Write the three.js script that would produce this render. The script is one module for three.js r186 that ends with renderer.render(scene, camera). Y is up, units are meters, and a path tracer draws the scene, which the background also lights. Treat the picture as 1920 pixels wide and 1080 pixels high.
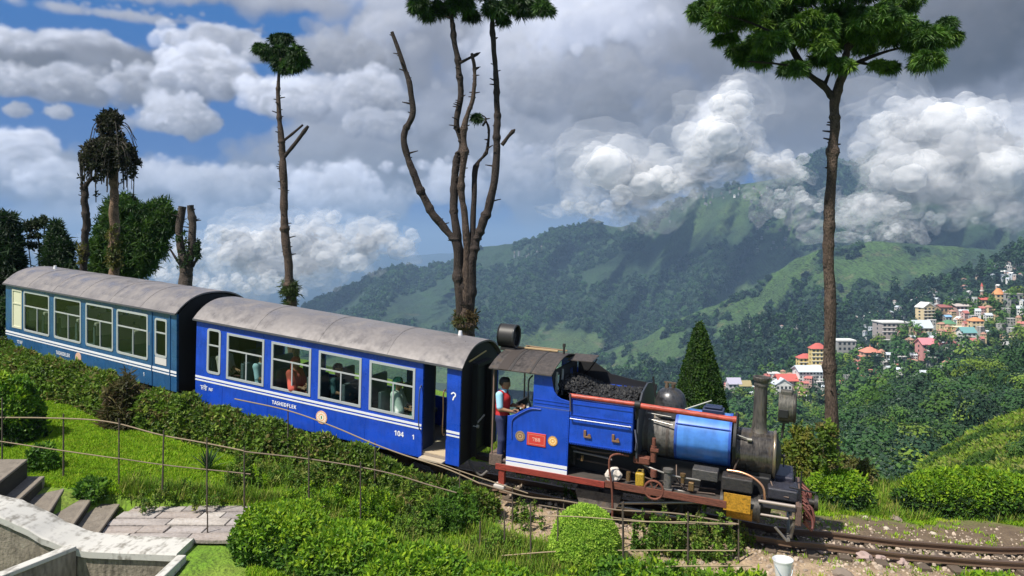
import * as THREE from 'three';
import { mergeGeometries, mergeVertices, toCreasedNormals } from 'three/addons/utils/BufferGeometryUtils.js';
import { RoundedBoxGeometry } from 'three/addons/geometries/RoundedBoxGeometry.js';
import { MarchingCubes } from 'three/addons/objects/MarchingCubes.js';

// ---------------------------------------------------------------- camera, sun, exposure
const scene = new THREE.Scene();
const FOCAL = 1400, HORIZON = 460, EYE = 6;              // lens in pixels of a 1920 x 1080 frame, eye height in metres
const camera = new THREE.PerspectiveCamera(2 * Math.atan(540 / FOCAL) * 180 / Math.PI, 1920 / 1080, 0.1, 60000);
camera.position.set(0, EYE, 0);
camera.lookAt(0, EYE, -10);
camera.setViewOffset(1920, 1080, 0, 540 - HORIZON, 1920, 1080);   // a level camera with a shifted lens
scene.add(camera);
const renderer = new THREE.WebGLRenderer({ antialias: true });
renderer.toneMapping = THREE.LinearToneMapping;
renderer.toneMappingExposure = 1.62;
renderer.shadowMap.enabled = true;
const SUN = new THREE.Vector3(-0.42, 0.86, 0.34).normalize();
const sun = new THREE.DirectionalLight(new THREE.Color(1, 0.94, 0.84), 4.2);
sun.name = 'sun';
sun.position.copy(SUN).multiplyScalar(200);
sun.castShadow = true;
sun.shadow.mapSize.set(4096, 4096);
Object.assign(sun.shadow.camera, { left: -60, right: 60, top: 60, bottom: -60, near: 1, far: 500 });
sun.shadow.radius = 3;
scene.add(sun); scene.add(sun.target);
scene.fog = new THREE.FogExp2(new THREE.Color(0.42, 0.66, 1.0), 0.00012);

// ---------------------------------------------------------------- chance and noise, all seeded
function rng(seed) { let s = seed | 0; return () => { s = (s + 0x6d2b79f5) | 0; let t = Math.imul(s ^ (s >>> 15), 1 | s); t = (t + Math.imul(t ^ (t >>> 7), 61 | t)) ^ t; return ((t ^ (t >>> 14)) >>> 0) / 4294967296; }; }
const lerp = (a, b, t) => a + (b - a) * t, clamp = (x, a = 0, b = 1) => Math.min(b, Math.max(a, x));
const smooth = (a, b, x) => { const t = clamp((x - a) / (b - a)); return t * t * (3 - 2 * t); };
const PERM = new Uint8Array(512);
{ const r = rng(7), p = [...Array(256).keys()]; for (let i = 255; i > 0; i--) { const j = Math.floor(r() * (i + 1)); [p[i], p[j]] = [p[j], p[i]]; } for (let i = 0; i < 512; i++) PERM[i] = p[i & 255]; }
function n2(x, y) {                                       // gradient noise, about -1 to 1
  const X = Math.floor(x), Y = Math.floor(y); x -= X; y -= Y;
  const u = x * x * x * (x * (x * 6 - 15) + 10), v = y * y * y * (y * (y * 6 - 15) + 10), a = PERM[X & 255] + Y, b = PERM[(X + 1) & 255] + Y;
  const g = (h, x, y) => ((h & 1) ? -x : x) * ((h & 4) ? 1.3 : 0.7) + ((h & 2) ? -y : y) * ((h & 4) ? 0.7 : 1.3);
  return lerp(lerp(g(PERM[a & 511 & 255], x, y), g(PERM[b & 255], x - 1, y), u), lerp(g(PERM[(a + 1) & 255], x, y - 1), g(PERM[(b + 1) & 255], x - 1, y - 1), u), v);
}
function fbm(x, y, n = 4) { let s = 0, a = 0.5; for (let i = 0; i < n; i++, a *= 0.5, x = x * 2.03 + 17.3, y = y * 2.03 + 9.1) s += a * n2(x, y); return s; }
function billow(x, y, n = 4) { let s = 0, a = 0.5; for (let i = 0; i < n; i++, a *= 0.5, x = x * 2.07 + 5.7, y = y * 2.07 + 3.3) s += a * (1 - 2 * Math.abs(n2(x, y))); return s; }
// noise that wraps round the unit square
const wrapN = (u, v, f, n = 4) => { const a = fbm(u * f, v * f, n), b = fbm((u - 1) * f, v * f, n), c = fbm(u * f, (v - 1) * f, n), d = fbm((u - 1) * f, (v - 1) * f, n); const s = smooth(0, 1, u), t = smooth(0, 1, v); return lerp(lerp(a, b, s), lerp(c, d, s), t) * 1.35; };
const at = (px, py, d) => new THREE.Vector3((px - 960) / FOCAL * d, EYE + (HORIZON - py) / FOCAL * d, -d);   // a sight line and a depth give a place
function curve(points) {                                  // piecewise smooth function through [x, y] pairs
  return (x) => {
    if (x <= points[0][0]) return points[0][1];
    for (let i = 1; i < points.length; i++) if (x <= points[i][0]) { const [a, b] = points[i - 1], [c, d] = points[i], t = (x - a) / (c - a); return lerp(b, d, t * t * (3 - 2 * t) * 0.5 + t * 0.5); }
    return points[points.length - 1][1];
  };
}
// ---------------------------------------------------------------- sky: blue air with broken cumulus and grey layers of cloud
function paintSky() {
  const W = 4096, H = 2048, K = W / 360, data = new Float32Array(W * H * 4), LO = H / 2;
  for (let row = 0; row < H; row++) {                              // clear air
    const el = ((row + 0.5) / H - 0.5) * 180, h = smooth(0, 30, el), c = el <= 0 ? [0.12, 0.20, 0.36] : [lerp(0.035, 0.012, h), lerp(0.105, 0.105, h), lerp(0.29, 0.31, h)];
    for (let col = 0; col < W; col++) { const o = (row * W + col) * 4; data[o] = c[0]; data[o + 1] = c[1]; data[o + 2] = c[2]; data[o + 3] = 1; }
  }
  const WARP = 512, warp = new Float32Array(WARP * WARP * 2);       // a wrapping field that frays the edges of the puffs
  for (let y = 0; y < WARP; y++) for (let x = 0; x < WARP; x++) { const o = (y * WARP + x) * 2; warp[o] = 1.5 * wrapN(x / WARP, y / WARP, 18, 5); warp[o + 1] = 1.5 * wrapN(y / WARP, x / WARP, 18, 5); }
  const LX = -0.46, LY = 0.72, LZ = 0.52;                          // where the light comes from, seen along the sight line
  // one puff of cloud: a soft ball with a lit and a shaded side
  const puff = (az, el, r, hi, lo, alpha, soft, fray, flat = 1) => {
    const cy = (el / 180 + 0.5) * H, st = 1 / Math.max(0.15, Math.cos(el / 57.3)), cx = ((az - 90) / 360 + 0.5) * W, R = r * K, reach = R * 1.5;
    for (let y = Math.max(LO, Math.floor(cy - reach * flat)); y <= Math.min(H - 1, cy + reach * flat); y++) for (let x = Math.floor(cx - reach * st); x <= cx + reach * st; x++) {
      const wo = ((y & 511) * WARP + (x & 511)) * 2, w2 = (((y >> 1) & 511) * WARP + ((x >> 1) & 511)) * 2;
      const u = (x - cx) / (R * st) + fray * (0.45 * warp[wo] + 0.7 * warp[w2]), v = (y - cy) / (R * flat) + fray * (0.45 * warp[wo + 1] + 0.7 * warp[w2 + 1]), q = u * u + v * v;
      if (q >= 1) continue;
      const a = alpha * smooth(0, soft, 1 - q); if (a < 0.004) continue;
      const z = Math.sqrt(1 - q), l = clamp(0.42 + 0.58 * (u * LX + v * LY + z * LZ)), o = (y * W + ((x % W) + W) % W) * 4;
      for (let c = 0; c < 3; c++) data[o + c] += a * (lerp(lo[c], hi[c], l) - data[o + c]);
    }
  };
  const r = rng(41), gauss = () => (r() + r() + r() - 1.5) / 0.87;
  const azOf = (px) => Math.atan((px - 960) / FOCAL) * 57.2958, elOf = (px, py) => Math.atan((HORIZON - py) / Math.hypot(FOCAL, px - 960)) * 57.2958;
  const tone = (v, blue = 0) => (v = 0.80 * v * Math.sqrt(v / 0.9), 0) || [v * (1 - 0.24 * blue), v * (1 - 0.15 * blue), v * (1.03 + 0.10 * blue)];
  // a heap of puffs: shaded body, then lit puffs towards its upper edge
  const heap = (az, el, rx, ry, o = {}) => {
    const n = o.n ?? 60, hi = o.hi ?? 0.86, lo = o.lo ?? 0.26, size = o.size ?? Math.min(rx, ry) * 0.42, list = [];
    for (let k = 0; k < n; k++) { const a = gauss() * (o.wide ?? 0.56), b = gauss() * 0.55; list.push([a, b < 0 ? b * 0.75 : b, size * (0.45 + r() * 0.9) * (1.15 - 0.5 * Math.min(1, Math.hypot(a, b)))]); }
    list.sort((p, q) => q[1] - p[1] + (q[2] - p[2]) * 0.2);
    const fray = o.fray ?? 0.75;
    for (const [a, b, s] of list) {
      const up = clamp(0.5 + 0.6 * b - 0.3 * a + 0.3 * gauss()), hh = lerp(lerp(lo, hi, 0.22), hi, up), ll = lerp(lo * 0.7, lerp(lo, hi, 0.35), up), A = o.alpha ?? 0.6, S = o.soft ?? 0.7;
      puff(az + a * rx, el + b * ry, s * 1.15, tone(hh, 0.5), tone(ll, o.blue ?? 1.1), A, S, fray, o.flat ?? 0.85);
      for (let k = 0; k < (o.knobs ?? 5); k++) {                   // small knobs over its lit side
        const th = 1.9 + gauss() * 1.7, q = s * (0.35 + 0.75 * r()), kk = s * (0.18 + 0.28 * r());
        puff(az + a * rx + Math.cos(th) * q, el + b * ry + Math.sin(th) * q * 0.8, kk, tone(lerp(hh, hi, 0.4 * r()), 0.3), tone(lerp(ll, hh, 0.25), 0.7), A * (0.35 + 0.5 * r()), 0.8, fray, 0.9);
      }
    }
  };
  const H2 = (px, py, rx, ry, o) => heap(azOf(px), elOf(px, py), rx / 24.4 * Math.cos(azOf(px) / 57.3) ** 2, ry / 24.4 * Math.cos(azOf(px) / 57.3), o);
  const soft = { alpha: 0.22, soft: 1, fray: 0.9, knobs: 2 };
  // all round: the same broken sky
  const clouds = [];
  for (let k = 0; k < 185; k++) { const az = 46 + r() * 268; clouds.push([az, Math.asin(Math.pow(r(), 1.2) * 0.98) * 57.3]); }
  for (let k = 0; k < 34; k++) clouds.push([-46 + r() * 92, 23 + r() * 60]);
  clouds.sort((a, b) => b[1] - a[1]);
  for (const [az, el] of clouds) { const s = 3.2 + r() * 5, grey = r() < 0.4; heap(az, el, s * 1.9 / Math.max(0.3, Math.cos(el / 57.3)), s * (0.55 + 0.4 * r()), { n: 46, hi: grey ? 0.5 : 0.84, lo: grey ? 0.2 : 0.28, alpha: 0.55, size: s * 0.42 }); }
  // ahead: a wash of grey cloud, then high sheets
  for (let k = 0; k < 9; k++) H2(640 + k * 160, 330 - 60 * (k % 3), 260, 130, { n: 50, hi: 0.5, lo: 0.26, size: 2.6, ...soft, alpha: 0.4 });
  for (let k = 0; k < 8; k++) H2(760 + k * 170, 90 - 50 * (k % 2), 240, 90, { n: 40, hi: 0.56, lo: 0.34, size: 2.6, ...soft, alpha: 0.45 });
  H2(350, -20, 620, 36, { n: 120, hi: 0.66, lo: 0.44, size: 1.9, ...soft, alpha: 0.45, flat: 0.45 });
  H2(850, 0, 300, 45, { n: 90, hi: 0.74, lo: 0.5, size: 1.8, ...soft, alpha: 0.45, flat: 0.6 });
  H2(250, 34, 300, 7, { n: 40, hi: 0.6, lo: 0.45, size: 0.8, ...soft, alpha: 0.4, flat: 0.4 });
  H2(740, 55, 70, 30, { n: 40, hi: 0.7, lo: 0.46, size: 1.2, ...soft, alpha: 0.4 });
  H2(1060, 30, 240, 60, { n: 90, hi: 0.95, lo: 0.66, size: 1.9, ...soft, alpha: 0.45 });
  H2(960, 110, 120, 60, { n: 60, hi: 0.8, lo: 0.5, size: 1.6, ...soft, alpha: 0.4 });
  H2(1400, 90, 200, 90, { n: 70, hi: 0.48, lo: 0.27, size: 2.2, ...soft, alpha: 0.35 });
  H2(1640, 110, 250, 120, { n: 90, hi: 0.46, lo: 0.22, size: 2.2, ...soft, alpha: 0.35 });
  H2(1850, 60, 200, 140, { n: 120, hi: 0.32, lo: 0.14, size: 2.0, ...soft, alpha: 0.35 });
  // the grey ground of the left, under the blue gaps
  H2(280, 360, 420, 60, { n: 110, hi: 0.5, lo: 0.24, size: 1.8, ...soft, alpha: 0.3 });
  H2(660, 300, 210, 190, { n: 130, hi: 0.58, lo: 0.26, size: 1.8, ...soft, alpha: 0.32 });
  H2(960, 270, 200, 200, { n: 130, hi: 0.62, lo: 0.30, size: 1.8, ...soft, alpha: 0.34 });
  // cumulus on the left
  H2(130, 95, 230, 26, { n: 80, hi: 0.9, lo: 0.28, size: 0.95 });
  H2(60, 122, 200, 26, { n: 70, hi: 0.40, lo: 0.2, size: 1.1, ...soft, alpha: 0.4, flat: 0.6 });
  H2(420, 82, 150, 24, { n: 70, hi: 0.9, lo: 0.32, size: 0.9 });
  H2(640, 110, 170, 50, { n: 90, hi: 0.62, lo: 0.26, size: 1.2, alpha: 0.4, soft: 0.9 });
  H2(250, 130, 150, 40, { n: 60, hi: 0.46, lo: 0.2, size: 1.2, ...soft, alpha: 0.4 });
  H2(100, 162, 190, 36, { n: 120, hi: 0.82, lo: 0.22, size: 0.9 });
  H2(290, 165, 120, 44, { n: 90, hi: 0.74, lo: 0.22, size: 0.95 });
  H2(390, 140, 120, 56, { n: 130, hi: 0.97, lo: 0.26, size: 1.0 });
  H2(330, 222, 110, 40, { n: 90, hi: 0.86, lo: 0.28, size: 0.95 });
  H2(550, 190, 130, 46, { n: 100, hi: 0.98, lo: 0.28, size: 1.0 });
  H2(690, 180, 130, 56, { n: 100, hi: 0.86, lo: 0.28, size: 1.1, alpha: 0.5 });
  H2(105, 213, 30, 12, { n: 26, hi: 0.7, lo: 0.36, size: 0.45 }); H2(30, 210, 30, 9, { n: 20, hi: 0.66, lo: 0.34, size: 0.4 });
  H2(40, 300, 90, 55, { n: 120, hi: 1.0, lo: 0.36, size: 1.1 });
  H2(110, 345, 90, 40, { n: 90, hi: 0.95, lo: 0.34, size: 0.95 });
  H2(400, 350, 190, 50, { n: 130, hi: 0.9, lo: 0.34, size: 1.1, alpha: 0.38, soft: 0.9 });
  H2(640, 370, 170, 70, { n: 150, hi: 1.0, lo: 0.3, size: 1.05, alpha: 0.42, soft: 0.9 });
  H2(540, 435, 240, 40, { n: 170, hi: 1.05, lo: 0.32, size: 1.0, alpha: 0.45, soft: 0.8 });
  H2(850, 350, 90, 60, { n: 80, hi: 0.92, lo: 0.42, size: 1.0, alpha: 0.45, soft: 0.8 });
  H2(700, 240, 90, 30, { n: 60, hi: 0.7, lo: 0.3, size: 0.85 });
  H2(300, 425, 420, 36, { n: 110, hi: 0.8, lo: 0.34, size: 1.3, ...soft, alpha: 0.3 });
  H2(1160, 150, 130, 60, { n: 80, hi: 0.56, lo: 0.3, size: 1.4, ...soft, alpha: 0.5 });
  // the dark towering cloud in the middle with light behind it
  H2(1010, 170, 110, 70, { n: 80, hi: 0.6, lo: 0.28, size: 1.3, ...soft, alpha: 0.4 });
  H2(1150, 290, 140, 120, { n: 150, hi: 0.46, lo: 0.27, size: 1.2, alpha: 0.34, soft: 0.9, blue: 1 });
  H2(1130, 205, 90, 60, { n: 90, hi: 0.44, lo: 0.26, size: 1.0, alpha: 0.4, soft: 0.8, blue: 1 });
  H2(1255, 190, 60, 60, { n: 70, hi: 0.46, lo: 0.27, size: 0.9, alpha: 0.4, soft: 0.8, blue: 1 });
  H2(980, 330, 90, 80, { n: 90, hi: 0.74, lo: 0.32, size: 1.0, alpha: 0.42, soft: 0.8 });
  H2(1345, 250, 50, 80, { n: 90, hi: 0.86, lo: 0.42, size: 1.0, ...soft, alpha: 0.35 });
  H2(1500, 230, 120, 80, { n: 80, hi: 0.44, lo: 0.22, size: 1.4, ...soft, alpha: 0.32 });
  H2(1800, 280, 170, 90, { n: 150, hi: 0.84, lo: 0.38, size: 1.4, ...soft, alpha: 0.32 });
  const t = new THREE.DataTexture(data, W, H, THREE.RGBAFormat, THREE.FloatType);
  t.mapping = THREE.EquirectangularReflectionMapping; t.magFilter = THREE.LinearFilter; t.needsUpdate = true;
  return t;
}
scene.background = paintSky();
scene.environment = scene.background;

// ---------------------------------------------------------------- helpers for things, parts and shapes
const used = new Map();
function numbered(name) { const n = used.get(name) ?? 0; used.set(name, n + 1); return n ? name + '_' + String(n).padStart(3, '0') : name; }
function tag(o, label, category, group, kind) { o.userData = {}; if (label) o.userData.label = label; if (category) o.userData.category = category; if (group) o.userData.group = group; if (kind) o.userData.kind = kind; return o; }
function thing(name, label, category, pos = [0, 0, 0], turn = 0, group) {
  const o = new THREE.Group(); o.name = numbered(name); o.position.set(...pos); o.rotation.y = turn; scene.add(o);
  return tag(o, label, category, group);
}
const TINY = new Set();
function mesh(name, geo, mat, parent) {
  if (Array.isArray(geo)) geo = join(geo);
  const m = new THREE.Mesh(geo, mat); m.castShadow = m.receiveShadow = true;
  if (parent) { m.name = name; parent.add(m); } else { m.name = numbered(name); scene.add(m); }
  return m;
}
function struct(name, geo, mat) { const m = mesh(name, geo, mat); m.userData.kind = 'structure'; return m; }
function stuff(m) { m.userData.kind = 'stuff'; return m; }
function instanced(name, geo, mat, mats, colors, parent) {
  const m = new THREE.InstancedMesh(geo, mat, mats.length); m.castShadow = m.receiveShadow = true;
  mats.forEach((x, i) => m.setMatrixAt(i, x)); if (colors) colors.forEach((c, i) => m.setColorAt(i, c));
  if (parent) { m.name = name; parent.add(m); } else { m.name = numbered(name); scene.add(m); }
  m.userData.kind = 'stuff';
  return m;
}
function join(list) {
  const out = list.map((g) => { g = g.index ? g.toNonIndexed() : g; for (const k of Object.keys(g.attributes)) if (!['position', 'normal', 'uv'].includes(k)) g.deleteAttribute(k); if (!g.attributes.normal) g.computeVertexNormals(); if (!g.attributes.uv) g.setAttribute('uv', new THREE.BufferAttribute(new Float32Array(g.attributes.position.count * 2), 2)); return g; });
  return mergeGeometries(out, false);
}
const M4 = (p, s = 1, q = [0, 0, 0]) => new THREE.Matrix4().compose(p instanceof THREE.Vector3 ? p : new THREE.Vector3(...p), new THREE.Quaternion().setFromEuler(new THREE.Euler(...q)), typeof s === 'number' ? new THREE.Vector3(s, s, s) : new THREE.Vector3(...s));
function box(w, h, d, x = 0, y = 0, z = 0, bevel = 0, rot) {
  const g = bevel ? new RoundedBoxGeometry(w, h, d, 1, Math.min(bevel, w / 2.2, h / 2.2, d / 2.2)) : new THREE.BoxGeometry(w, h, d);
  if (rot) g.applyMatrix4(new THREE.Matrix4().makeRotationFromEuler(new THREE.Euler(...rot)));
  return g.translate(x, y, z);
}
function cyl(r0, r1, h, x = 0, y = 0, z = 0, axis = 'y', n = 16) { const g = new THREE.CylinderGeometry(r1, r0, h, n); if (axis === 'x') g.rotateZ(-Math.PI / 2); if (axis === 'z') g.rotateX(Math.PI / 2); return g.translate(x, y, z); }
function tube(points, r, n = 6, seg) { const c = new THREE.CatmullRomCurve3(points.map((p) => p instanceof THREE.Vector3 ? p : new THREE.Vector3(...p)), false, 'centripetal'); return new THREE.TubeGeometry(c, seg ?? Math.max(2, (points.length - 1) * 5), r, n); }
function bar(a, b, r, n = 6, r1 = r) {
  a = a instanceof THREE.Vector3 ? a : new THREE.Vector3(...a); b = b instanceof THREE.Vector3 ? b : new THREE.Vector3(...b);
  const d = b.clone().sub(a), g = new THREE.CylinderGeometry(r1, r, d.length(), n);
  g.applyQuaternion(new THREE.Quaternion().setFromUnitVectors(new THREE.Vector3(0, 1, 0), d.normalize())); return g.translate((a.x + b.x) / 2, (a.y + b.y) / 2, (a.z + b.z) / 2);
}
function std(r, g, b, rough = 0.7, metal = 0, more = {}) { const m = new THREE.MeshStandardMaterial({ roughness: rough, metalness: metal, ...more }); m.color.setRGB(r, g, b); return m; }
function canvasTex(w, h, draw, srgb = true) {
  const c = document.createElement('canvas'); c.width = w; c.height = h; draw(c.getContext('2d'), w, h);
  const t = new THREE.CanvasTexture(c); t.wrapS = t.wrapT = THREE.RepeatWrapping; if (srgb) t.colorSpace = THREE.SRGBColorSpace; t.anisotropy = 4; return t;
}
function noiseTex(size, f, color = true) {                 // f(u, v) in 0..1, wraps; returns [r, g, b] linear 0..1 or one value
  const d = new Uint8Array(size * size * 4), enc = (x) => Math.round(255 * (color ? (x <= 0.0031308 ? 12.92 * x : 1.055 * Math.pow(x, 1 / 2.4) - 0.055) : x));
  for (let y = 0; y < size; y++) for (let x = 0; x < size; x++) { const v = f(x / size, y / size), o = (y * size + x) * 4; for (let c = 0; c < 3; c++) d[o + c] = enc(clamp(Array.isArray(v) ? v[c] : v)); d[o + 3] = 255; }
  const t = new THREE.DataTexture(d, size, size); t.wrapS = t.wrapT = THREE.RepeatWrapping; t.magFilter = THREE.LinearFilter; if (color) t.colorSpace = THREE.SRGBColorSpace; t.needsUpdate = true; return t;
}
function uvMetres(g, s = 1) { const p = g.attributes.position, n = g.attributes.normal, uv = new Float32Array(p.count * 2); for (let i = 0; i < p.count; i++) { const ax = Math.abs(n.getX(i)), ay = Math.abs(n.getY(i)), az = Math.abs(n.getZ(i)); const [u, v] = az >= ax && az >= ay ? [p.getX(i), p.getY(i)] : ay >= ax ? [p.getX(i), p.getZ(i)] : [p.getZ(i), p.getY(i)]; uv[i * 2] = u * s; uv[i * 2 + 1] = v * s; } g.setAttribute('uv', new THREE.BufferAttribute(uv, 2)); return g; }
function plate(points, thick, z, holes = [], bevel = 0) {
  const sh = new THREE.Shape(points.map(([x, y]) => new THREE.Vector2(x, y)));
  for (const h of holes) sh.holes.push(new THREE.Path(h.map(([x, y]) => new THREE.Vector2(x, y))));
  return uvMetres(new THREE.ExtrudeGeometry(sh, { depth: thick, bevelEnabled: bevel > 0, bevelSize: bevel, bevelThickness: bevel, bevelSegments: 1, steps: 1 }).translate(0, 0, z), 0.5);
}
const rect = (x0, y0, x1, y1) => [[x0, y0], [x1, y0], [x1, y1], [x0, y1]];
const round = (x0, y0, x1, y1, r) => { const p = []; for (const [cx, cy, a] of [[x1 - r, y1 - r, 0], [x0 + r, y1 - r, 1], [x0 + r, y0 + r, 2], [x1 - r, y0 + r, 3]]) for (let k = 0; k <= 3; k++) { const t = (a + k / 3) * Math.PI / 2; p.push([cx + r * Math.cos(t), cy + r * Math.sin(t)]); } return p; };
// ================================================================ the far setting: valley, mountains, hills
// A hillside: a sheet that falls from a skyline towards the viewer and, behind the skyline, away from him.
const hillPlaces = {};
function hillside(name, o) {
  hillPlaces[name] = o.place;
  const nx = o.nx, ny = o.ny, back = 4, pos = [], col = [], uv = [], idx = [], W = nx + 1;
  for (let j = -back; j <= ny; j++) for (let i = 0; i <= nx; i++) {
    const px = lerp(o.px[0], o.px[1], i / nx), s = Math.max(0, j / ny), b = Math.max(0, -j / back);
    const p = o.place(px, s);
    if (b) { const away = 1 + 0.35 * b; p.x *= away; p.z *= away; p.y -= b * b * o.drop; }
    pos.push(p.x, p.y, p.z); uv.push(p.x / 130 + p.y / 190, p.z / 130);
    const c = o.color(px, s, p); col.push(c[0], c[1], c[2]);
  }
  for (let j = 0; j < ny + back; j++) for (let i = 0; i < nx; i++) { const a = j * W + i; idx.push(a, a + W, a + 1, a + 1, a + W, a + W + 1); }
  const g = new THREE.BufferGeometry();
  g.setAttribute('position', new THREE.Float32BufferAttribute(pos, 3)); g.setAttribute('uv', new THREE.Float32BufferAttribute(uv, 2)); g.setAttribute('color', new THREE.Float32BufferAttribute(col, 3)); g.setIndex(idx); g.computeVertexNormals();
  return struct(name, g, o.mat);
}
const hillTex = noiseTex(512, (u, v) => { const k = 0.75 + 1.0 * wrapN(u, v, 20, 4) + 0.5 * wrapN(v, u, 7, 3); return [k * 0.95, k, k * 0.9]; });
const hillBump = noiseTex(512, (u, v) => 0.5 + 0.6 * wrapN(u, v, 30, 4), false);
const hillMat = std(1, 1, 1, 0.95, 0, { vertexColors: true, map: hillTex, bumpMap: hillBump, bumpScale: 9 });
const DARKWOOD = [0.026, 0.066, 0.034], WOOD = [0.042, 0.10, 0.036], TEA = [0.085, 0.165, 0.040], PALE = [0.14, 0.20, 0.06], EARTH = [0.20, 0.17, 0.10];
const mix3 = (a, b, t) => [lerp(a[0], b[0], t), lerp(a[1], b[1], t), lerp(a[2], b[2], t)];

// the floor of the world, deep in the valley
{
  const g = new THREE.CircleGeometry(30000, 64).rotateX(-Math.PI / 2);
  struct('valley_ground', g.translate(0, -900, 0), std(0.05, 0.085, 0.05, 1));
}
// pale ridges far across the valley
const farTop = curve([[-900, 455], [-300, 470], [0, 462], [150, 478], [330, 466], [500, 484], [640, 470], [800, 478], [1000, 460], [1500, 470], [2800, 450]]);
hillside('blue_mountains', { px: [-2600, 4200], nx: 300, ny: 30, drop: 500, mat: hillMat,
  place: (px, s) => { const d = lerp(13000, 6000, s) * (1 + 0.1 * fbm(px * 0.004, s * 3)); return at(px, farTop(px) + 10 * fbm(px * 0.012, 3) + s * 190 + 22 * s * (1 - s) * 4 * fbm(px * 0.01, s * 4, 5), d); },
  color: () => [0.02, 0.05, 0.05] });
// the great green mountain
const mainTop = curve([[300, 640], [480, 622], [540, 592], [600, 562], [650, 541], [700, 517], [745, 502], [800, 503], [850, 490], [900, 463], [980, 455], [1050, 431], [1110, 418], [1160, 426], [1210, 412], [1250, 385], [1320, 356], [1400, 344], [1460, 335], [1500, 300], [1545, 286], [1600, 305], [1680, 262], [1760, 280], [1850, 300], [1920, 290], [2200, 300], [2900, 330], [3600, 420]]);
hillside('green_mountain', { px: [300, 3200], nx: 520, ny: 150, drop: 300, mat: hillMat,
  place: (px, s) => {
    const top = mainTop(px), foot = lerp(700, 760, smooth(500, 1400, px)), rough = Math.min(1, s * 5 + 0.15);
    const spur = Math.abs(n2(px * 0.0065 + s * 1.6 + 4, s * 1.1)) - 0.3 + 0.5 * (Math.abs(n2(px * 0.017 + s * 2.6, s * 2 + 7)) - 0.3);
    const d = lerp(3300, 1500, s) * (1 + rough * (0.16 * spur + 0.012 * fbm(px * 0.06, s * 24, 3)));
    return at(px, lerp(top, foot, Math.pow(s, 1.05)) + 3.5 * fbm(px * 0.05, s * 20, 4) * Math.min(1, s * 3 + 0.6), d);
  },
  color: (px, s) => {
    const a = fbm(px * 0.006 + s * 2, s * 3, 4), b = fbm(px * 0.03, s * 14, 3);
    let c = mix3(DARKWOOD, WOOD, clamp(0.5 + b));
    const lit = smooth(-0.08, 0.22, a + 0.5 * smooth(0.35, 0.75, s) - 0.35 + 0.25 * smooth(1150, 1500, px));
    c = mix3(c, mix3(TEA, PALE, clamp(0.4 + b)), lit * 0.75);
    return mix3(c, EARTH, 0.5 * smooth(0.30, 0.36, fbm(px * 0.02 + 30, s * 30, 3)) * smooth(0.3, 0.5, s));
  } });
// a sunlit spur of terraced fields in front of it
const spurTop = curve([[900, 735], [1000, 708], [1130, 662], [1200, 640], [1270, 598], [1330, 576], [1400, 545], [1450, 512], [1500, 482], [1545, 466], [1640, 452], [1750, 460], [1900, 470], [2300, 440], [3000, 500]]);
hillside('terraced_spur', { px: [880, 3000], nx: 340, ny: 90, drop: 260, mat: hillMat,
  place: (px, s) => { const d = lerp(1750, 950, s) * (1 + Math.min(1, s * 4) * (0.15 * (Math.abs(n2(px * 0.008 + s, s * 1.4 + 3)) - 0.3) + 0.01 * fbm(px * 0.07, s * 20, 3))); return at(px, lerp(spurTop(px), 830, s) + 3 * fbm(px * 0.05 + 9, s * 16, 4), d); },
  color: (px, s) => {
    const a = fbm(px * 0.011 + 5, s * 5, 4), b = fbm(px * 0.04, s * 20, 3);
    const wood = smooth(-0.02, 0.12, a + 0.35 * smooth(0.45, 0.15, Math.abs(px - 1500) / 900) * smooth(0.15, 0.6, s) - 0.05 + 0.3 * smooth(1600, 1800, px));
    return mix3(mix3(mix3(mix3(WOOD, TEA, 0.6), TEA, clamp(0.5 + 1.4 * b)), EARTH, 0.5 * smooth(0.27, 0.33, fbm(px * 0.03, s * 40, 2))), mix3(DARKWOOD, WOOD, clamp(0.5 + b)), wood);
  } });
// ================================================================ the wooded ridge and the town on it
const ridgeTop = curve([[900, 790], [1050, 735], [1150, 708], [1250, 694], [1310, 676], [1380, 630], [1440, 603], [1500, 600], [1560, 588], [1620, 578], [1700, 548], [1760, 530], [1820, 514], [1880, 484], [1920, 472], [2100, 440], [2600, 410], [3200, 470]]);
const townTop = curve([[1150, 800], [1250, 765], [1340, 727], [1400, 716], [1480, 696], [1540, 676], [1600, 668], [1660, 644], [1720, 614], [1760, 594], [1830, 576], [1920, 556], [2100, 525], [2600, 480], [3200, 540]]);
const slopeTop = curve([[1300, 930], [1380, 885], [1460, 850], [1500, 822], [1560, 796], [1620, 768], [1700, 732], [1780, 704], [1850, 688], [1920, 668], [2200, 610], [2800, 600]]);
const knollTop = curve([[1640, 960], [1700, 915], [1735, 868], [1780, 838], [1830, 810], [1880, 786], [1920, 770], [2100, 730], [2500, 720]]);
const ridgePlace = (px, s) => { const d = lerp(1150, 640, s) * (1 + 0.10 * Math.min(1, s * 4) * (Math.abs(n2(px * 0.011 + s, s * 1.5 + 20)) - 0.3)); return at(px, lerp(ridgeTop(px), 850, s) + 2 * fbm(px * 0.04, s * 9, 3), d); };
const townPlace = (px, s) => { const d = lerp(620, 330, s) * (1 + 0.08 * Math.min(1, s * 4) * (Math.abs(n2(px * 0.012 + s, s * 1.5 + 40)) - 0.3)); return at(px, lerp(townTop(px), 900, s) + 2 * fbm(px * 0.04 + 7, s * 9, 3), d); };
const slopePlace = (px, s) => { const d = lerp(260, 95, Math.pow(s, 0.8)) * (1 + 0.08 * Math.min(1, s * 4) * fbm(px * 0.012, s * 3 + 9, 2)); return at(px, lerp(slopeTop(px), 1010, s) + 2 * fbm(px * 0.03 + 3, s * 7, 3), d); };
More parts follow.
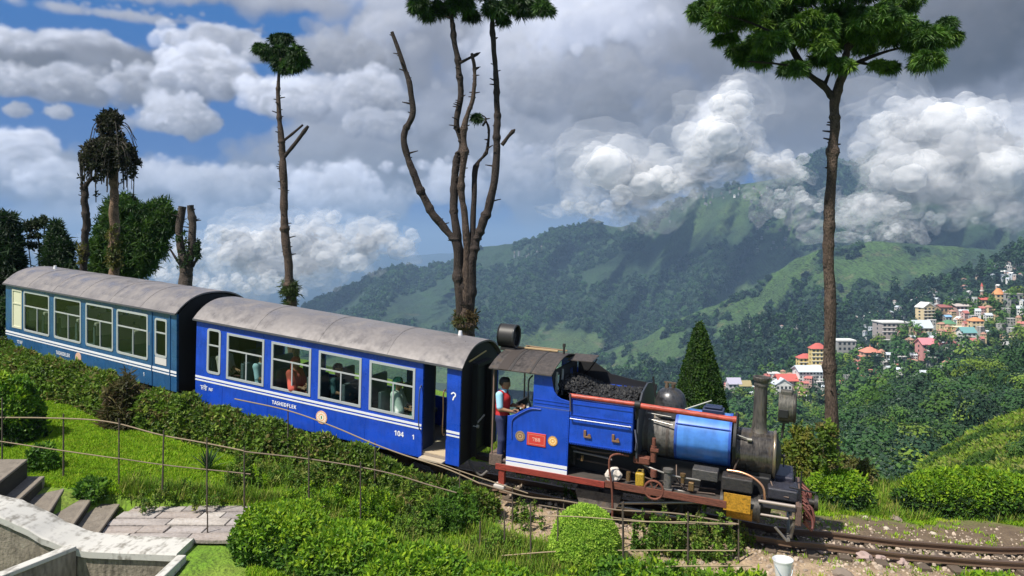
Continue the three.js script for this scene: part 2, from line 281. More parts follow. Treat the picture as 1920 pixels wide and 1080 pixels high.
const knollPlace = (px, s) => { const d = lerp(58, 28, Math.pow(s, 0.8)); return at(px, lerp(knollTop(px), 1060, s) + 2 * fbm(px * 0.03 + 3, s * 7, 3), d); };
hillside('wooded_ridge', { px: [900, 3000], nx: 260, ny: 50, drop: 200, mat: hillMat, place: ridgePlace, color: (px, s) => mix3(DARKWOOD, WOOD, clamp(0.4 + fbm(px * 0.03, s * 12, 3))) });
hillside('town_hill', { px: [1150, 3000], nx: 220, ny: 50, drop: 120, mat: hillMat, place: townPlace, color: (px, s) => mix3(WOOD, TEA, clamp(0.2 + 0.8 * fbm(px * 0.03, s * 10, 3))) });
hillside('near_slope', { px: [1300, 2700], nx: 160, ny: 50, drop: 60, mat: hillMat, place: slopePlace, color: (px, s) => mix3(WOOD, TEA, clamp(0.3 + 0.8 * fbm(px * 0.03, s * 10, 3))) });
hillside('grassy_knoll', { px: [1640, 2450], nx: 120, ny: 40, drop: 25, mat: hillMat, place: knollPlace, color: (px, s) => mix3(mix3(TEA, PALE, clamp(0.5 + fbm(px * 0.03, s * 8, 3))), EARTH, 0.4 * smooth(0.15, 0.3, fbm(px * 0.04 + 4, s * 12, 3))) });

// tree crowns for the woods: lumpy bodies of leaf clumps
function crownGeo(seed, n, leaf, tall = 1) {
  const r = rng(seed), pos = [], idx = [], nor = [], lobes = []; for (let k = 0; k < 7; k++) lobes.push([(r() - 0.5) * 1.1, 0.2 + r() * 0.9 * tall, (r() - 0.5) * 1.1, 0.35 + r() * 0.35]);
  for (let k = 0; k < n; k++) {
    const [lx, ly, lz, lr] = lobes[k % 7], v = new THREE.Vector3(r() - 0.5, r() - 0.4, r() - 0.5).normalize(), q = lr * (0.75 + 0.3 * r()), c = new THREE.Vector3(lx + v.x * q, ly + v.y * q * tall, lz + v.z * q);
    const t = v.clone().add(new THREE.Vector3(r() - 0.5, r() - 0.2, r() - 0.5).multiplyScalar(1.2)).normalize(), a = new THREE.Vector3(r() - 0.5, r() - 0.5, r() - 0.5).cross(t).normalize(), b = t.clone().cross(a), s = leaf * (0.6 + 0.8 * r()), o = pos.length / 3;
    for (const [x, y] of [[-1, 0], [0, -0.7], [1, 0], [0, 0.9]]) { const p = c.clone().addScaledVector(a, x * s).addScaledVector(b, y * s).addScaledVector(t, -0.25 * s * Math.abs(x)); pos.push(p.x, p.y, p.z); const m = t.clone().lerp(v, 0.55).normalize(); nor.push(m.x, m.y, m.z); }
    idx.push(o, o + 1, o + 2, o, o + 2, o + 3);
  }
  const g = new THREE.BufferGeometry(); g.setAttribute('position', new THREE.Float32BufferAttribute(pos, 3)); g.setAttribute('normal', new THREE.Float32BufferAttribute(nor, 3)); g.setIndex(idx); return g;
}
const leafMat = () => { const m = new THREE.MeshPhysicalMaterial({ roughness: 0.85, side: THREE.DoubleSide, transmission: 0.4, thickness: 0, specularIntensity: 0.35 }); m.color.setRGB(1, 1, 1); return m; };
const leafM = leafMat();
const farCrown = [1, 2, 3].map((k) => crownGeo(k, 110, 0.26)), midCrown = [9, 10].map((k) => crownGeo(k, 220, 0.17)), nearCrown = [4, 5, 6].map((k) => crownGeo(k, 1000, 0.075)), fir = [7, 8].map((k) => crownGeo(k, 120, 0.2, 2.2));
function woods(label, seed, place, px0, px1, s0, s1, n, size, tones, geos, skip = () => false) {
  const r = rng(seed), mats = geos.map(() => []), cols = geos.map(() => []);
  for (let k = 0; k < n; k++) {
    const px = lerp(px0, px1, r()), s = s0 + (s1 - s0) * Math.pow(r(), 1.2), p = place(px, s), d = -p.z, i = Math.floor(r() * geos.length);
    if (skip(px, HORIZON - (p.y - EYE) / d * FOCAL, s)) { r(); r(); r(); continue; }
    const z = size * (0.55 + 0.9 * r()), t = tones[Math.floor(r() * tones.length)], v = 0.75 + 0.5 * r();
    mats[i].push(M4([p.x, p.y - z * 0.15, p.z], [z, z * (0.8 + 0.5 * r()), z], [0, r() * 6.3, 0])); cols[i].push(new THREE.Color().setRGB(t[0] * v, t[1] * v, t[2] * v));
  }
  geos.forEach((g, i) => tag(instanced('forest', g, leafM, mats[i], cols[i]), label, null, null, 'stuff'));
}
const G1 = [0.026, 0.072, 0.032], G2 = [0.042, 0.115, 0.030], G3 = [0.08, 0.175, 0.028], G4 = [0.16, 0.25, 0.03], G5 = [0.016, 0.048, 0.034];
woods('dark distant forest covering the ridge behind the town', 101, ridgePlace, 1000, 2300, 0, 0.75, 4200, 7.5, [G1, G5, G5, G1, G2], [farCrown[0], farCrown[1], fir[0]]);
const clearing = (px, py) => [[1725, 600, 1850, 640], [1452, 700, 1560, 742], [1366, 706, 1412, 745], [1495, 655, 1545, 716], [1620, 650, 1660, 680], [1570, 634, 1610, 668], [1655, 594, 1710, 630]].some(([a, b, c, d]) => px > a && px < c && py > b && py < d + 6);
woods('green trees growing among the houses of the hillside town', 102, townPlace, 1200, 2200, 0.0, 0.9, 1700, 5.4, [G1, G2, G2, G3, G3, G4], [midCrown[0], midCrown[1], fir[1]], clearing);
woods('thick green woods on the slope below the town', 103, slopePlace, 1380, 2200, 0.02, 0.95, 900, 4.4, [G1, G2, G2, G3, G3, G1, G4], nearCrown, (px, py) => py > knollTop(px) + 40 && px > 1740);
woods('dark bushes on the grassy knoll at the right', 104, knollPlace, 1850, 2200, 0.25, 0.9, 16, 0.8, [G2, G3, G2], nearCrown);

woods('dark forest on the flank of the green mountain', 105, hillPlaces.green_mountain, 545, 1750, 0, 0.75, 9000, 12, [[0.03, 0.08, 0.042], G1, [0.035, 0.088, 0.04], G2], farCrown, (px, py, s) => fbm(px * 0.006 + s * 2, s * 3, 4) > 0.12 - 0.2 * s);
woods('copses on the terraced spur of the mountain', 106, hillPlaces.terraced_spur, 1000, 1750, 0.02, 0.9, 2600, 8, [G1, G2, G5], farCrown, (px, py, s) => fbm(px * 0.011 + 5, s * 5, 4) < 0.04);
// ---------------------------------------------------------------- houses
function onHill(place, px, py) { let best = 0, e = 1e9; for (let k = 0; k <= 200; k++) { const p = place(px, k / 200), y = HORIZON - (p.y - EYE) / -p.z * FOCAL, q = Math.abs(y - py); if (q < e) { e = q; best = -p.z; } } return best; }
const wallMats = new Map(), matOf = (c) => { const k = c.join(); if (!wallMats.has(k)) wallMats.set(k, std(c[0], c[1], c[2], 0.8)); return wallMats.get(k); };
const WIN = std(0.035, 0.045, 0.055, 0.25);
function house(px, py, w, h, o) {                            // px, py: middle of its foot in pixels; w, h in pixels to the eaves
  const place = o.on ?? townPlace, d = o.d ?? onHill(place, px, py) * 0.985, k = d / FOCAL, W = w * k, H = h * k, D = W * (o.deep ?? 0.8), p = at(px, py, d);
  const t = thing(o.name ?? 'house', o.label, o.category ?? 'house', [p.x, p.y, p.z], o.turn ?? 0, o.group), wall = matOf(o.wall), roof = matOf(o.roof);
  const body = mesh('wall', box(W, H + 5, D, 0, (H - 5) / 2, -D / 2), wall, t), rh = (o.rh ?? 0.3) * H, ov = 0.06 * W;
  if (o.kind === 'flat') mesh('roof', box(W + ov, 0.08 * H, D + ov, 0, H + 0.04 * H, -D / 2), roof, t);
  else if (o.kind === 'hip' || o.kind === 'pagoda') {
    const hip = (w2, d2, y, hh) => new THREE.CylinderGeometry(w2 * 0.16, w2 * 0.7071, hh, 4).rotateY(Math.PI / 4).scale(1, 1, d2 / w2).translate(0, y + hh / 2, -D / 2);
    mesh('roof', hip(W + 2 * ov, D + 2 * ov, H, rh), roof, t);
    if (o.kind === 'pagoda') { mesh('roof', hip(W * 1.2, D * 1.2, H * 0.45, rh * 0.6), roof, t); mesh('finial', new THREE.ConeGeometry(W * 0.05, rh * 0.8, 6).translate(0, H + rh * 1.3, -D / 2), roof, t); }
  } else {
    const e = o.kind === 'gable' ? [[-W / 2 - ov, H - 0.05 * H], [0, H + rh], [W / 2 + ov, H - 0.05 * H], [W / 2 + ov, H - 0.05 * H + 0.05 * W], [0, H + rh + 0.07 * W], [-W / 2 - ov, H - 0.05 * H + 0.05 * W]] : null;
    if (e) { mesh('roof', plate(e, D + ov, -D - ov / 2), roof, t); mesh('gable', plate([[-W / 2, H], [W / 2, H], [0, H + rh]], D * 0.96, -D * 0.98), wall, t); }
    else { const q = new THREE.BufferGeometry().setFromPoints([]); const sh = plate([[-D - ov, H - 0.04 * H], [-D / 2, H + rh], [ov, H - 0.04 * H], [ov, H], [-D / 2, H + rh + 0.06 * W], [-D - ov, H]], W + 2 * ov, -W / 2 - ov).rotateY(-Math.PI / 2); sh.rotateY(0); mesh('roof', sh, roof, t); mesh('gable', plate([[-D, H], [0, H], [-D / 2, H + rh]], W * 0.98, -W * 0.49).rotateY(-Math.PI / 2), wall, t); }
  }
  const nf = o.floors ?? Math.max(1, Math.round(h / 9)), nw = o.cols ?? Math.max(2, Math.round(w / 8)), fh = H / nf, ww = W / nw;
  const wg = new THREE.BoxGeometry(ww * 0.5, fh * 0.48, 0.12);
  for (let j = 0; j < nf; j++) { for (let i = 0; i < nw; i++) { const m = mesh('window', wg, WIN, t); m.position.set(-W / 2 + (i + 0.5) * ww, (j + 0.52) * fh, 0.02); } if (o.band && j) mesh('ledge', box(W * 1.03, fh * 0.12, 0.5, 0, j * fh, 0.2), matOf(o.band), t); }
  for (let j = 0; j < nf; j++) { const m = mesh('window', wg, WIN, t); m.position.set(-W / 2 - 0.02, (j + 0.52) * fh, -D / 2); m.rotation.y = Math.PI / 2; }
  return t;
}
const CREAM = [0.62, 0.50, 0.30], WHITE = [0.72, 0.72, 0.70], GREY = [0.34, 0.34, 0.33], PINK = [0.60, 0.28, 0.26], RED = [0.48, 0.11, 0.09], BLUEGREY = [0.50, 0.55, 0.60], YELLOW = [0.66, 0.52, 0.20], MAROON = [0.28, 0.10, 0.09], TEAL = [0.14, 0.32, 0.32], ORANGE = [0.62, 0.26, 0.11];
const H_ = (px, py, w, h, label, wall, roof, kind, more = {}) => house(px, py, w, h, { label, wall, roof, kind, ...more });
H_(1743, 600, 26, 24, 'tall cream house with white gabled top rising above its neighbours', CREAM, WHITE, 'gable', { floors: 4, band: WHITE, turn: 0.25 });
H_(1733, 632, 32, 17, 'cream house under a wide pale blue grey roof below the tall gabled house', CREAM, BLUEGREY, 'ridge', { rh: 0.7 });
H_(1747, 664, 34, 18, 'pink house with rose red roof below the pale blue roofed house', PINK, [0.62, 0.22, 0.25], 'ridge', { rh: 0.5 });
H_(1790, 662, 26, 14, 'white house with maroon roof right of the pink house', WHITE, MAROON, 'hip', { rh: 0.6 });
H_(1818, 638, 26, 14, 'pale house with teal roof below the long yellow house', WHITE, TEAL, 'ridge', { rh: 0.6 });
H_(1808, 623, 30, 9, 'long low yellow house with pale roof', YELLOW, [0.66, 0.60, 0.42], 'flat');
H_(1834, 616, 22, 14, 'cream house with orange hipped roof at the right end of the yellow house', CREAM, ORANGE, 'hip', { rh: 0.45 });
H_(1802, 609, 15, 9, 'small white gable house above the yellow house', WHITE, WHITE, 'gable', { rh: 0.6 });
H_(1783, 618, 20, 11, 'house with green roof beside the small white gable house', [0.34, 0.40, 0.26], [0.09, 0.24, 0.13], 'hip', { rh: 0.6 });
H_(1779, 602, 12, 8, 'little house with bright blue roof under the tall gabled house', GREY, [0.22, 0.40, 0.62], 'ridge');
H_(1774, 587, 22, 11, 'brown house with maroon roof just right of the tall gabled house', [0.40, 0.28, 0.18], MAROON, 'ridge');
H_(1808, 582, 30, 8, 'row of dusty pink houses along the hilltop', [0.50, 0.33, 0.30], [0.46, 0.40, 0.38], 'ridge');
H_(1851, 571, 22, 9, 'long hall with red roof at the foot of the minaret', CREAM, RED, 'ridge');
H_(1829, 568, 7, 10, 'small white cube house left of the minaret', WHITE, WHITE, 'flat', { cols: 1, floors: 1 });
H_(1876, 566, 16, 14, 'cream house with an orange dome like roof on the skyline', CREAM, ORANGE, 'hip', { rh: 0.8 });
H_(1906, 574, 24, 22, 'grey block with many dark windows at the right edge of the skyline', GREY, [0.40, 0.36, 0.33], 'flat');
H_(1890, 572, 7, 16, 'narrow white house beside the grey block on the skyline', WHITE, WHITE, 'flat', { cols: 1 });
H_(1680, 630, 50, 24, 'wide grey terrace building with white roof edges standing left of the tall poplars', [0.40, 0.35, 0.33], [0.66, 0.66, 0.64], 'flat', { band: WHITE });
H_(1637, 678, 30, 17, 'salmon pink pagoda house with two tiers of roof', [0.58, 0.36, 0.26], [0.58, 0.22, 0.15], 'pagoda', { rh: 0.5 });
H_(1902, 648, 22, 9, 'low white house row on the right edge below the town', WHITE, [0.48, 0.50, 0.48], 'flat', { on: townPlace });
H_(1850, 690, 36, 10, 'roofless grey ruin with white pillars among the trees', [0.42, 0.40, 0.37], GREY, 'flat');
H_(1634, 706, 20, 9, 'white cottage with rust roof under the pagoda house', WHITE, [0.60, 0.34, 0.27], 'ridge');
H_(1514, 694, 30, 22, 'yellow house with red roof and two floors of balconies, the left one of the pair', YELLOW, RED, 'hip', { floors: 3, rh: 0.35, band: WHITE, deep: 0.6 });
H_(1537, 692, 29, 38, 'taller yellow house with red roof close against the pine trunk', YELLOW, RED, 'hip', { floors: 5, rh: 0.25, band: WHITE, deep: 0.6 });
H_(1521, 717, 44, 20, 'big white house under the pair of yellow houses', WHITE, BLUEGREY, 'ridge', { floors: 3, cols: 7, rh: 0.35 });
H_(1495, 724, 66, 10, 'long building with red roof at the foot of the big white house', [0.56, 0.42, 0.34], RED, 'ridge', { rh: 0.7, deep: 0.4 });
H_(1452, 715, 22, 14, 'white house with flat roof behind the tall chimney', WHITE, WHITE, 'flat');
H_(1470, 742, 30, 20, 'white house with pale grey gable between chimney and headlamp', WHITE, BLUEGREY, 'gable', { rh: 0.5 });
H_(1378, 746, 24, 26, 'white house with purple grey roof nearest the dark cone shaped tree', [0.62, 0.58, 0.60], [0.42, 0.40, 0.50], 'ridge', { rh: 0.35 });
H_(1398, 744, 22, 20, 'pale yellow house left of the tall chimney', [0.66, 0.64, 0.44], [0.34, 0.28, 0.14], 'ridge', { rh: 0.4 });
H_(1588, 668, 34, 28, 'dark grey block with white roof slab just right of the pine trunk', GREY, WHITE, 'flat', { floors: 3 });
H_(1614, 668, 14, 12, 'mauve house between the dark grey block and the pagoda house', [0.40, 0.32, 0.36], [0.46, 0.40, 0.46], 'ridge');
H_(1596, 737, 40, 7, 'long low white house right of the pine trunk below the dark grey block', WHITE, [0.46, 0.38, 0.32], 'flat');
H_(1526, 812, 25, 15, 'square cream house alone among the trees left of the pine trunk', [0.68, 0.62, 0.42], [0.70, 0.66, 0.55], 'flat', { on: slopePlace });
H_(1584, 786, 18, 7, 'shed with sky blue roof right of the pine trunk', WHITE, [0.25, 0.45, 0.68], 'ridge', { on: slopePlace, rh: 0.8 });
H_(1672, 762, 14, 9, 'small white cottage half hidden in the woods below the town', WHITE, [0.55, 0.50, 0.46], 'hip', { on: slopePlace });
H_(1649, 771, 8, 5, 'tiny white hut left of the half hidden cottage', WHITE, WHITE, 'flat', { on: slopePlace, cols: 1 });
H_(1496, 846, 22, 8, 'white tent roof glimpsed behind the smokebox', WHITE, [0.55, 0.66, 0.72], 'hip', { on: slopePlace, d: 130, category: 'shed', name: 'shed' });
{
  const d = onHill(townPlace, 1841, 575), k = d / FOCAL, p = at(1841, 575, d), t = thing('minaret', 'slender red and white minaret standing on the hilltop', 'tower', [p.x, p.y, p.z]);
  mesh('shaft', cyl(3 * k, 2.2 * k, 42 * k, 0, 18 * k, 0, 'y', 10), matOf([0.55, 0.34, 0.30]), t);
  for (const y of [20, 30]) mesh('balcony', cyl(3.6 * k, 3.6 * k, 2 * k, 0, y * k, 0, 'y', 10), matOf(WHITE), t);
  mesh('cap', new THREE.ConeGeometry(2.6 * k, 7 * k, 10).translate(0, 42 * k, 0), matOf(RED), t);
}
{   // the many small houses packed between the larger ones
  const r = rng(66), kinds = [
    ['small white house with pale roof packed among the houses of the town', 'small white houses packed in the town', WHITE, BLUEGREY, 'ridge'], ['small cream house with rusty roof packed among the houses of the town', 'small cream houses packed in the town', CREAM, [0.40, 0.22, 0.16], 'hip'],
    ['small grey concrete house with flat roof among the houses of the town', 'small grey houses packed in the town', GREY, [0.5, 0.48, 0.46], 'flat'], ['small dusty pink house with red roof among the houses of the town', 'small pink houses packed in the town', [0.52, 0.34, 0.31], [0.46, 0.16, 0.14], 'ridge']];
  const zones = [[1655, 1920, (px) => townTop(px) + 4, 74, 84], [1500, 1660, (px) => townTop(px) + 10, 60, 30], [1365, 1500, (px) => townTop(px) + 4, 24, 18], [1700, 1920, (px) => townTop(px) + 60, 50, 12]], spots = [];
  for (const [a, b, y0, dy, n] of zones) for (let k = 0; k < n; k++) for (let tries = 0; tries < 30; tries++) { const px = lerp(a, b, r()), py = y0(px) + dy * r(); if (spots.every(([x, y]) => Math.abs(x - px) > 8 || Math.abs(y - py) > 5.5)) { spots.push([px, py]); break; } }
  const first = [];
  spots.forEach(([px, py], i) => { const q = Math.floor(r() * 4), [label, group, wall, roof, kind] = kinds[q], w = 7 + 8 * r(), h = 5 + 5 * r(); if (!first[q]) { first[q] = house(px, py, 12, 8, { name: 'small_house', label, group, wall, roof, kind, floors: 2, cols: 3, rh: 0.4, d: onHill(townPlace, px, py) * 0.98 }); first[q].userData.d = undefined; delete first[q].userData.d; first[q].w0 = -at(px, py, 1).z * onHill(townPlace, px, py) * 0.98; return; }
    const c = first[q].clone(); c.name = numbered('small_house'); c.userData = { ...first[q].userData }; const d = onHill(townPlace, px, py) * 0.98; c.position.copy(at(px, py, d)); const s = d / first[q].w0; c.scale.set(s * w / 12, s * h / 8, s * w / 12); c.rotation.y = (r() - 0.5) * 1.2; scene.add(c); });
}
{   // scattered small houses further off, each only a few pixels
  const r = rng(55), tones = [WHITE, [0.60, 0.58, 0.56], [0.55, 0.42, 0.36], BLUEGREY], roofs = [WHITE, GREY, [0.45, 0.25, 0.2], BLUEGREY];
  const spots = []; for (let k = 0; k < 80; k++) { const px = 1600 + 320 * r(), top = ridgeTop(px); spots.push([px, top + 10 + 45 * r() + (r() < 0.4 ? 0 : 20 * r()), ridgePlace, 5 + 5 * r()]); }
  for (let k = 0; k < 14; k++) spots.push([1400 + 170 * r(), 610 + 20 * r(), ridgePlace, 4 + 3 * r()]);
  const base = house(1700, 560, 8, 5, { name: 'far_house', on: ridgePlace, wall: WHITE, roof: GREY, kind: 'gable', floors: 1, cols: 2, label: 'tiny pale house far off on the dark wooded ridge', group: 'tiny houses scattered on the dark wooded ridge' });
  const put = (o, px, py, place, w) => { const d = onHill(place, px, py) * 0.985, p = at(px, py, d), s = w / 8 * d / (onHill(ridgePlace, 1700, 560) * 0.985); o.position.copy(p); o.scale.setScalar(s); o.rotation.y = r() * 2 - 1; };
  put(base, ...spots[0]);
  for (const s of spots.slice(1)) { const c = base.clone(); c.name = numbered('far_house'); c.userData = { ...base.userData }; const wall = matOf(tones[Math.floor(r() * 4)]), roof = matOf(roofs[Math.floor(r() * 4)]); c.traverse((m) => { if (m.isMesh && m.name !== 'window') m.material = m.name === 'roof' ? roof : wall; }); scene.add(c); put(c, ...s); }
  tones[0] = [0.26, 0.26, 0.27]; tones[1] = [0.2, 0.2, 0.2]; tones[2] = [0.26, 0.2, 0.17]; tones[3] = [0.24, 0.26, 0.28]; roofs[1] = [0.2, 0.2, 0.2]; roofs[2] = [0.22, 0.14, 0.11]; roofs[3] = [0.3, 0.3, 0.32]; roofs[0] = GREY; const b2 = base.clone(); b2.name = numbered('far_house'); b2.userData = { label: 'faint hamlet house high on the misty green mountain', category: 'house', group: 'hamlet houses on the green mountain' }; scene.add(b2);
  const mainPlace = hillPlaces.green_mountain, spots2 = []; for (let k = 0; k < 30; k++) { const px = 1250 + 190 * r(); spots2.push([px, mainTop(px) + 8 + 40 * r() * r(), 2.2 + 2.2 * r()]); } for (let k = 0; k < 14; k++) { const px = 960 + 60 * r(); spots2.push([px, mainTop(px) + 14 + 14 * r(), 2 + 2 * r()]); } for (let k = 0; k < 12; k++) spots2.push([1420 + 60 * r(), 420 + 50 * r(), 2.5 + 2.5 * r()]);
  spots2.forEach((s, i) => { const c = i ? b2.clone() : b2; if (i) { c.name = numbered('far_house'); c.userData = { ...b2.userData }; const wall = matOf(tones[Math.floor(r() * 4)]), roof = matOf(roofs[Math.floor(r() * 4)]); c.traverse((m) => { if (m.isMesh && m.name !== 'window') m.material = m.name === 'roof' ? roof : wall; }); scene.add(c); } put(c, s[0], s[1], mainPlace, s[2]); });
}
// ---------------------------------------------------------------- clouds that hang in the valley and on the mountain
const PUFFS = [0, 1, 2].map((k) => {
  const g = mergeVertices(new THREE.IcosahedronGeometry(1, 4).deleteAttribute('normal').deleteAttribute('uv')), p = g.attributes.position, v = new THREE.Vector3();
  for (let i = 0; i < p.count; i++) { v.fromBufferAttribute(p, i).normalize(); const s = 0.84 + 0.30 * Math.abs(n2(v.x * 1.5 + k * 9 + v.z, v.y * 1.5 + v.z * 0.7)) + 0.10 * n2(v.x * 3 + v.z * 2 + k, v.y * 3 - v.z); p.setXYZ(i, v.x * s, v.y * s, v.z * s); }
  g.computeVertexNormals(); return g;
});
const VEILS = [0, 1, 2, 3].map((k) => {                     // ragged, uneven shapes for the thin outer cloud
  const g = mergeVertices(new THREE.IcosahedronGeometry(1, 8).deleteAttribute('normal').deleteAttribute('uv')), p = g.attributes.position, v = new THREE.Vector3();
  for (let i = 0; i < p.count; i++) { v.fromBufferAttribute(p, i).normalize(); const s = 0.85 + 0.55 * n2(v.x * 1.1 + k * 9.3 + v.z * 0.6, v.y * 1.1 + v.z * 0.8 + k) + 0.14 * n2(v.x * 2.6 + v.z * 1.2 + k, v.y * 2.6 - v.z * 1.1); p.setXYZ(i, v.x * s, v.y * s, v.z * s); }
  g.computeVertexNormals(); return g;
});
const cloudMats = [0.05, 0.17, 0.36].map((o) => std(0.97, 0.975, 0.985, 1, 0, { transparent: true, opacity: o, side: THREE.DoubleSide, depthWrite: false }));
// a cloud: a dense heart, a broken mantle and a thin veil round it; lumps are [px, py, distance, half width, half height, weight]
function cloud(label, seed, lumps, o = {}) {
  const r = rng(seed), g = () => (r() + r() + r() - 1.5) / 0.87, sets = [[], [], []], thin = o.thin ?? 1;
  for (const [px, py, d, rx, ry, w] of lumps) [[1, 11, 0.64, 0.5, 0.85], [2, 22, 0.58, 0.24, 0.46], [3, 16, 0.36, 0.34, 0.52]].forEach(([, n, spread, s0, s1], i) => {
    if (i === 2 && (o.veil || ry < 55)) return;
    for (let k = 0; k < n * w * (i ? thin : 1); k++) {
      const a = g() * spread, b = (i === 2 ? Math.abs(g()) * 0.9 - 0.2 : g()) * spread, s = (s0 + (s1 - s0) * r()) * Math.min(rx, ry) / FOCAL * d, p = at(px + a * rx, py - (b < 0 ? b * 0.8 : b) * ry, d * (1 + 0.03 * g()) - (i === 0 ? 0.01 * d : 0));
      sets[i].push(M4(p, i ? [s * 1.1, s * 0.95, s] : [s * (0.8 + r()), s * (0.6 + 0.7 * r()), s * (0.8 + 0.6 * r())], [(r() - 0.5) * (i ? 0.3 : 2), r() * 6.3, (r() - 0.5) * (i ? 0.6 : 2)]));
    }
  });
  const t = new THREE.Group(); t.name = numbered('cloud'); scene.add(t); tag(t, label, 'cloud', null, 'stuff');
  sets.forEach((m, i) => { const geos = i ? PUFFS : VEILS; geos.forEach((g, q) => { const l = m.filter((_, k) => k % geos.length === q); if (l.length) instanced(['veil', 'mantle', 'heart'][i], g, cloudMats[i], l, null, t); }); });
  return t;
}
cloud('white ragged cloud hiding the highest peak on the right of the green mountain', 5, [[1730, 330, 2300, 150, 75, 1.3], [1860, 330, 2300, 150, 95, 1.4], [1650, 385, 2250, 70, 30, 0.8], [1800, 245, 2400, 180, 80, 0.9], [1900, 400, 2250, 80, 36, 0.8], [1700, 250, 2500, 110, 60, 0.7], [1780, 405, 2250, 100, 24, 0.7]]);
cloud('white cloud pouring over the ridge left of the wooded summit', 6, [[1350, 270, 2500, 75, 90, 1.2], [1425, 312, 2450, 90, 36, 1], [1300, 340, 2500, 90, 34, 0.9], [1480, 318, 2500, 50, 30, 0.7], [1370, 200, 2600, 55, 60, 0.6]]);
cloud('grey cloud base resting on the ridge in the middle of the mountain', 7, [[1180, 398, 2700, 110, 34, 0.9], [1230, 350, 2700, 90, 60, 0.9], [1100, 388, 2750, 90, 30, 0.7], [1150, 320, 2800, 130, 80, 0.9]], { thin: 0.5 });
cloud('thin mist trailing across the flank of the mountain behind the tall pine', 10, [[1560, 395, 2100, 170, 36, 1.2], [1650, 440, 2000, 160, 24, 1], [1470, 372, 2200, 100, 26, 0.8]], { veil: true, thin: 0.12 });
cloud('low white cloud in the valley behind the coach roofs', 8, [[500, 470, 3300, 150, 60, 1.2], [660, 455, 3400, 130, 50, 1.1], [360, 480, 3500, 90, 34, 0.8], [470, 535, 2800, 110, 30, 0.9], [400, 545, 2800, 70, 24, 0.6], [450, 470, 3000, 75, 42, 1], [520, 505, 3000, 90, 42, 1], [430, 440, 3100, 60, 24, 0.7], [620, 490, 3100, 90, 42, 0.9], [360, 525, 2900, 50, 18, 0.6], [310, 512, 2900, 36, 20, 0.6], [570, 430, 3200, 110, 34, 0.8], [710, 455, 3300, 90, 36, 0.7]]);
cloud('far white cloud low over the valley left of the broken snag', 9, [[60, 470, 5000, 110, 14, 0.7], [230, 455, 5200, 140, 16, 0.7]], { thin: 0.6 });
// ================================================================ the near ground, the track
const trackZ = curve([[-40, -38], [-20, -26.6], [-13.9, -22.14], [-10.5, -19.9], [-7.08, -17.79], [-3.7, -16.45], [-0.67, -15.3], [2.5, -14.12], [5.09, -13.18], [6.8, -12.88], [8.57, -12.8], [11, -13.0], [16, -13.9], [40, -24]]);
const railY = curve([[-40, 3.9], [-20, 3.0], [-13.9, 2.64], [-7.3, 2.15], [-6.7, 2.0], [-0.67, 1.26], [0, 1.19], [5.09, 0.88], [8.57, 0.70], [16, 0.35], [40, -0.5]]);
const inPit = (x, z) => x < -5.02 && z > -11.2;
function ground(x, z) {
  const dz = z - trackZ(x);
  let y = railY(x) - 0.17;
  if (dz > 0) y -= 0.062 * Math.max(0, dz - 0.9) + 0.05 * smooth(0.8, 1.6, dz);
  else { const edge = lerp(9, 3.9, smooth(-3, 5, x)); y -= 0.16 * smooth(1.2, 2.6, -dz) * (x > 3 ? 0.4 : 1); const e = Math.max(0, -dz - edge); y -= e * e * 0.12 / (1 + 0.12 * e) * 2.2; }
  y += 0.05 * fbm(x * 0.6, z * 0.6, 3) * smooth(0.8, 2, Math.abs(dz)) + 0.018 * fbm(x * 3, z * 3, 2);
  // steps and path are cut into the lawn
  if (z > -13.35 && z < -11.0 && x < -4.0 && x > -9.4) { const p = lerp(1.30, 2.12, smooth(-6.6, -9.0, x) ); y = lerp(y, Math.min(y, p - 0.02), smooth(-13.35, -13.2, z) * smooth(-4.0, -4.4, x)); }
  return y;
}
const soilTex = noiseTex(1024, (u, v) => { const a = wrapN(u, v, 50, 4), b = wrapN(v, u, 11, 4), k = 0.78 + 0.42 * a + 0.35 * b; return [k, k * (0.98 + 0.05 * b), k * (0.95 - 0.06 * a)]; });
const soilBump = noiseTex(512, (u, v) => 0.5 + 0.55 * wrapN(u, v, 40, 4) + 0.25 * wrapN(v, u, 12, 3), false);
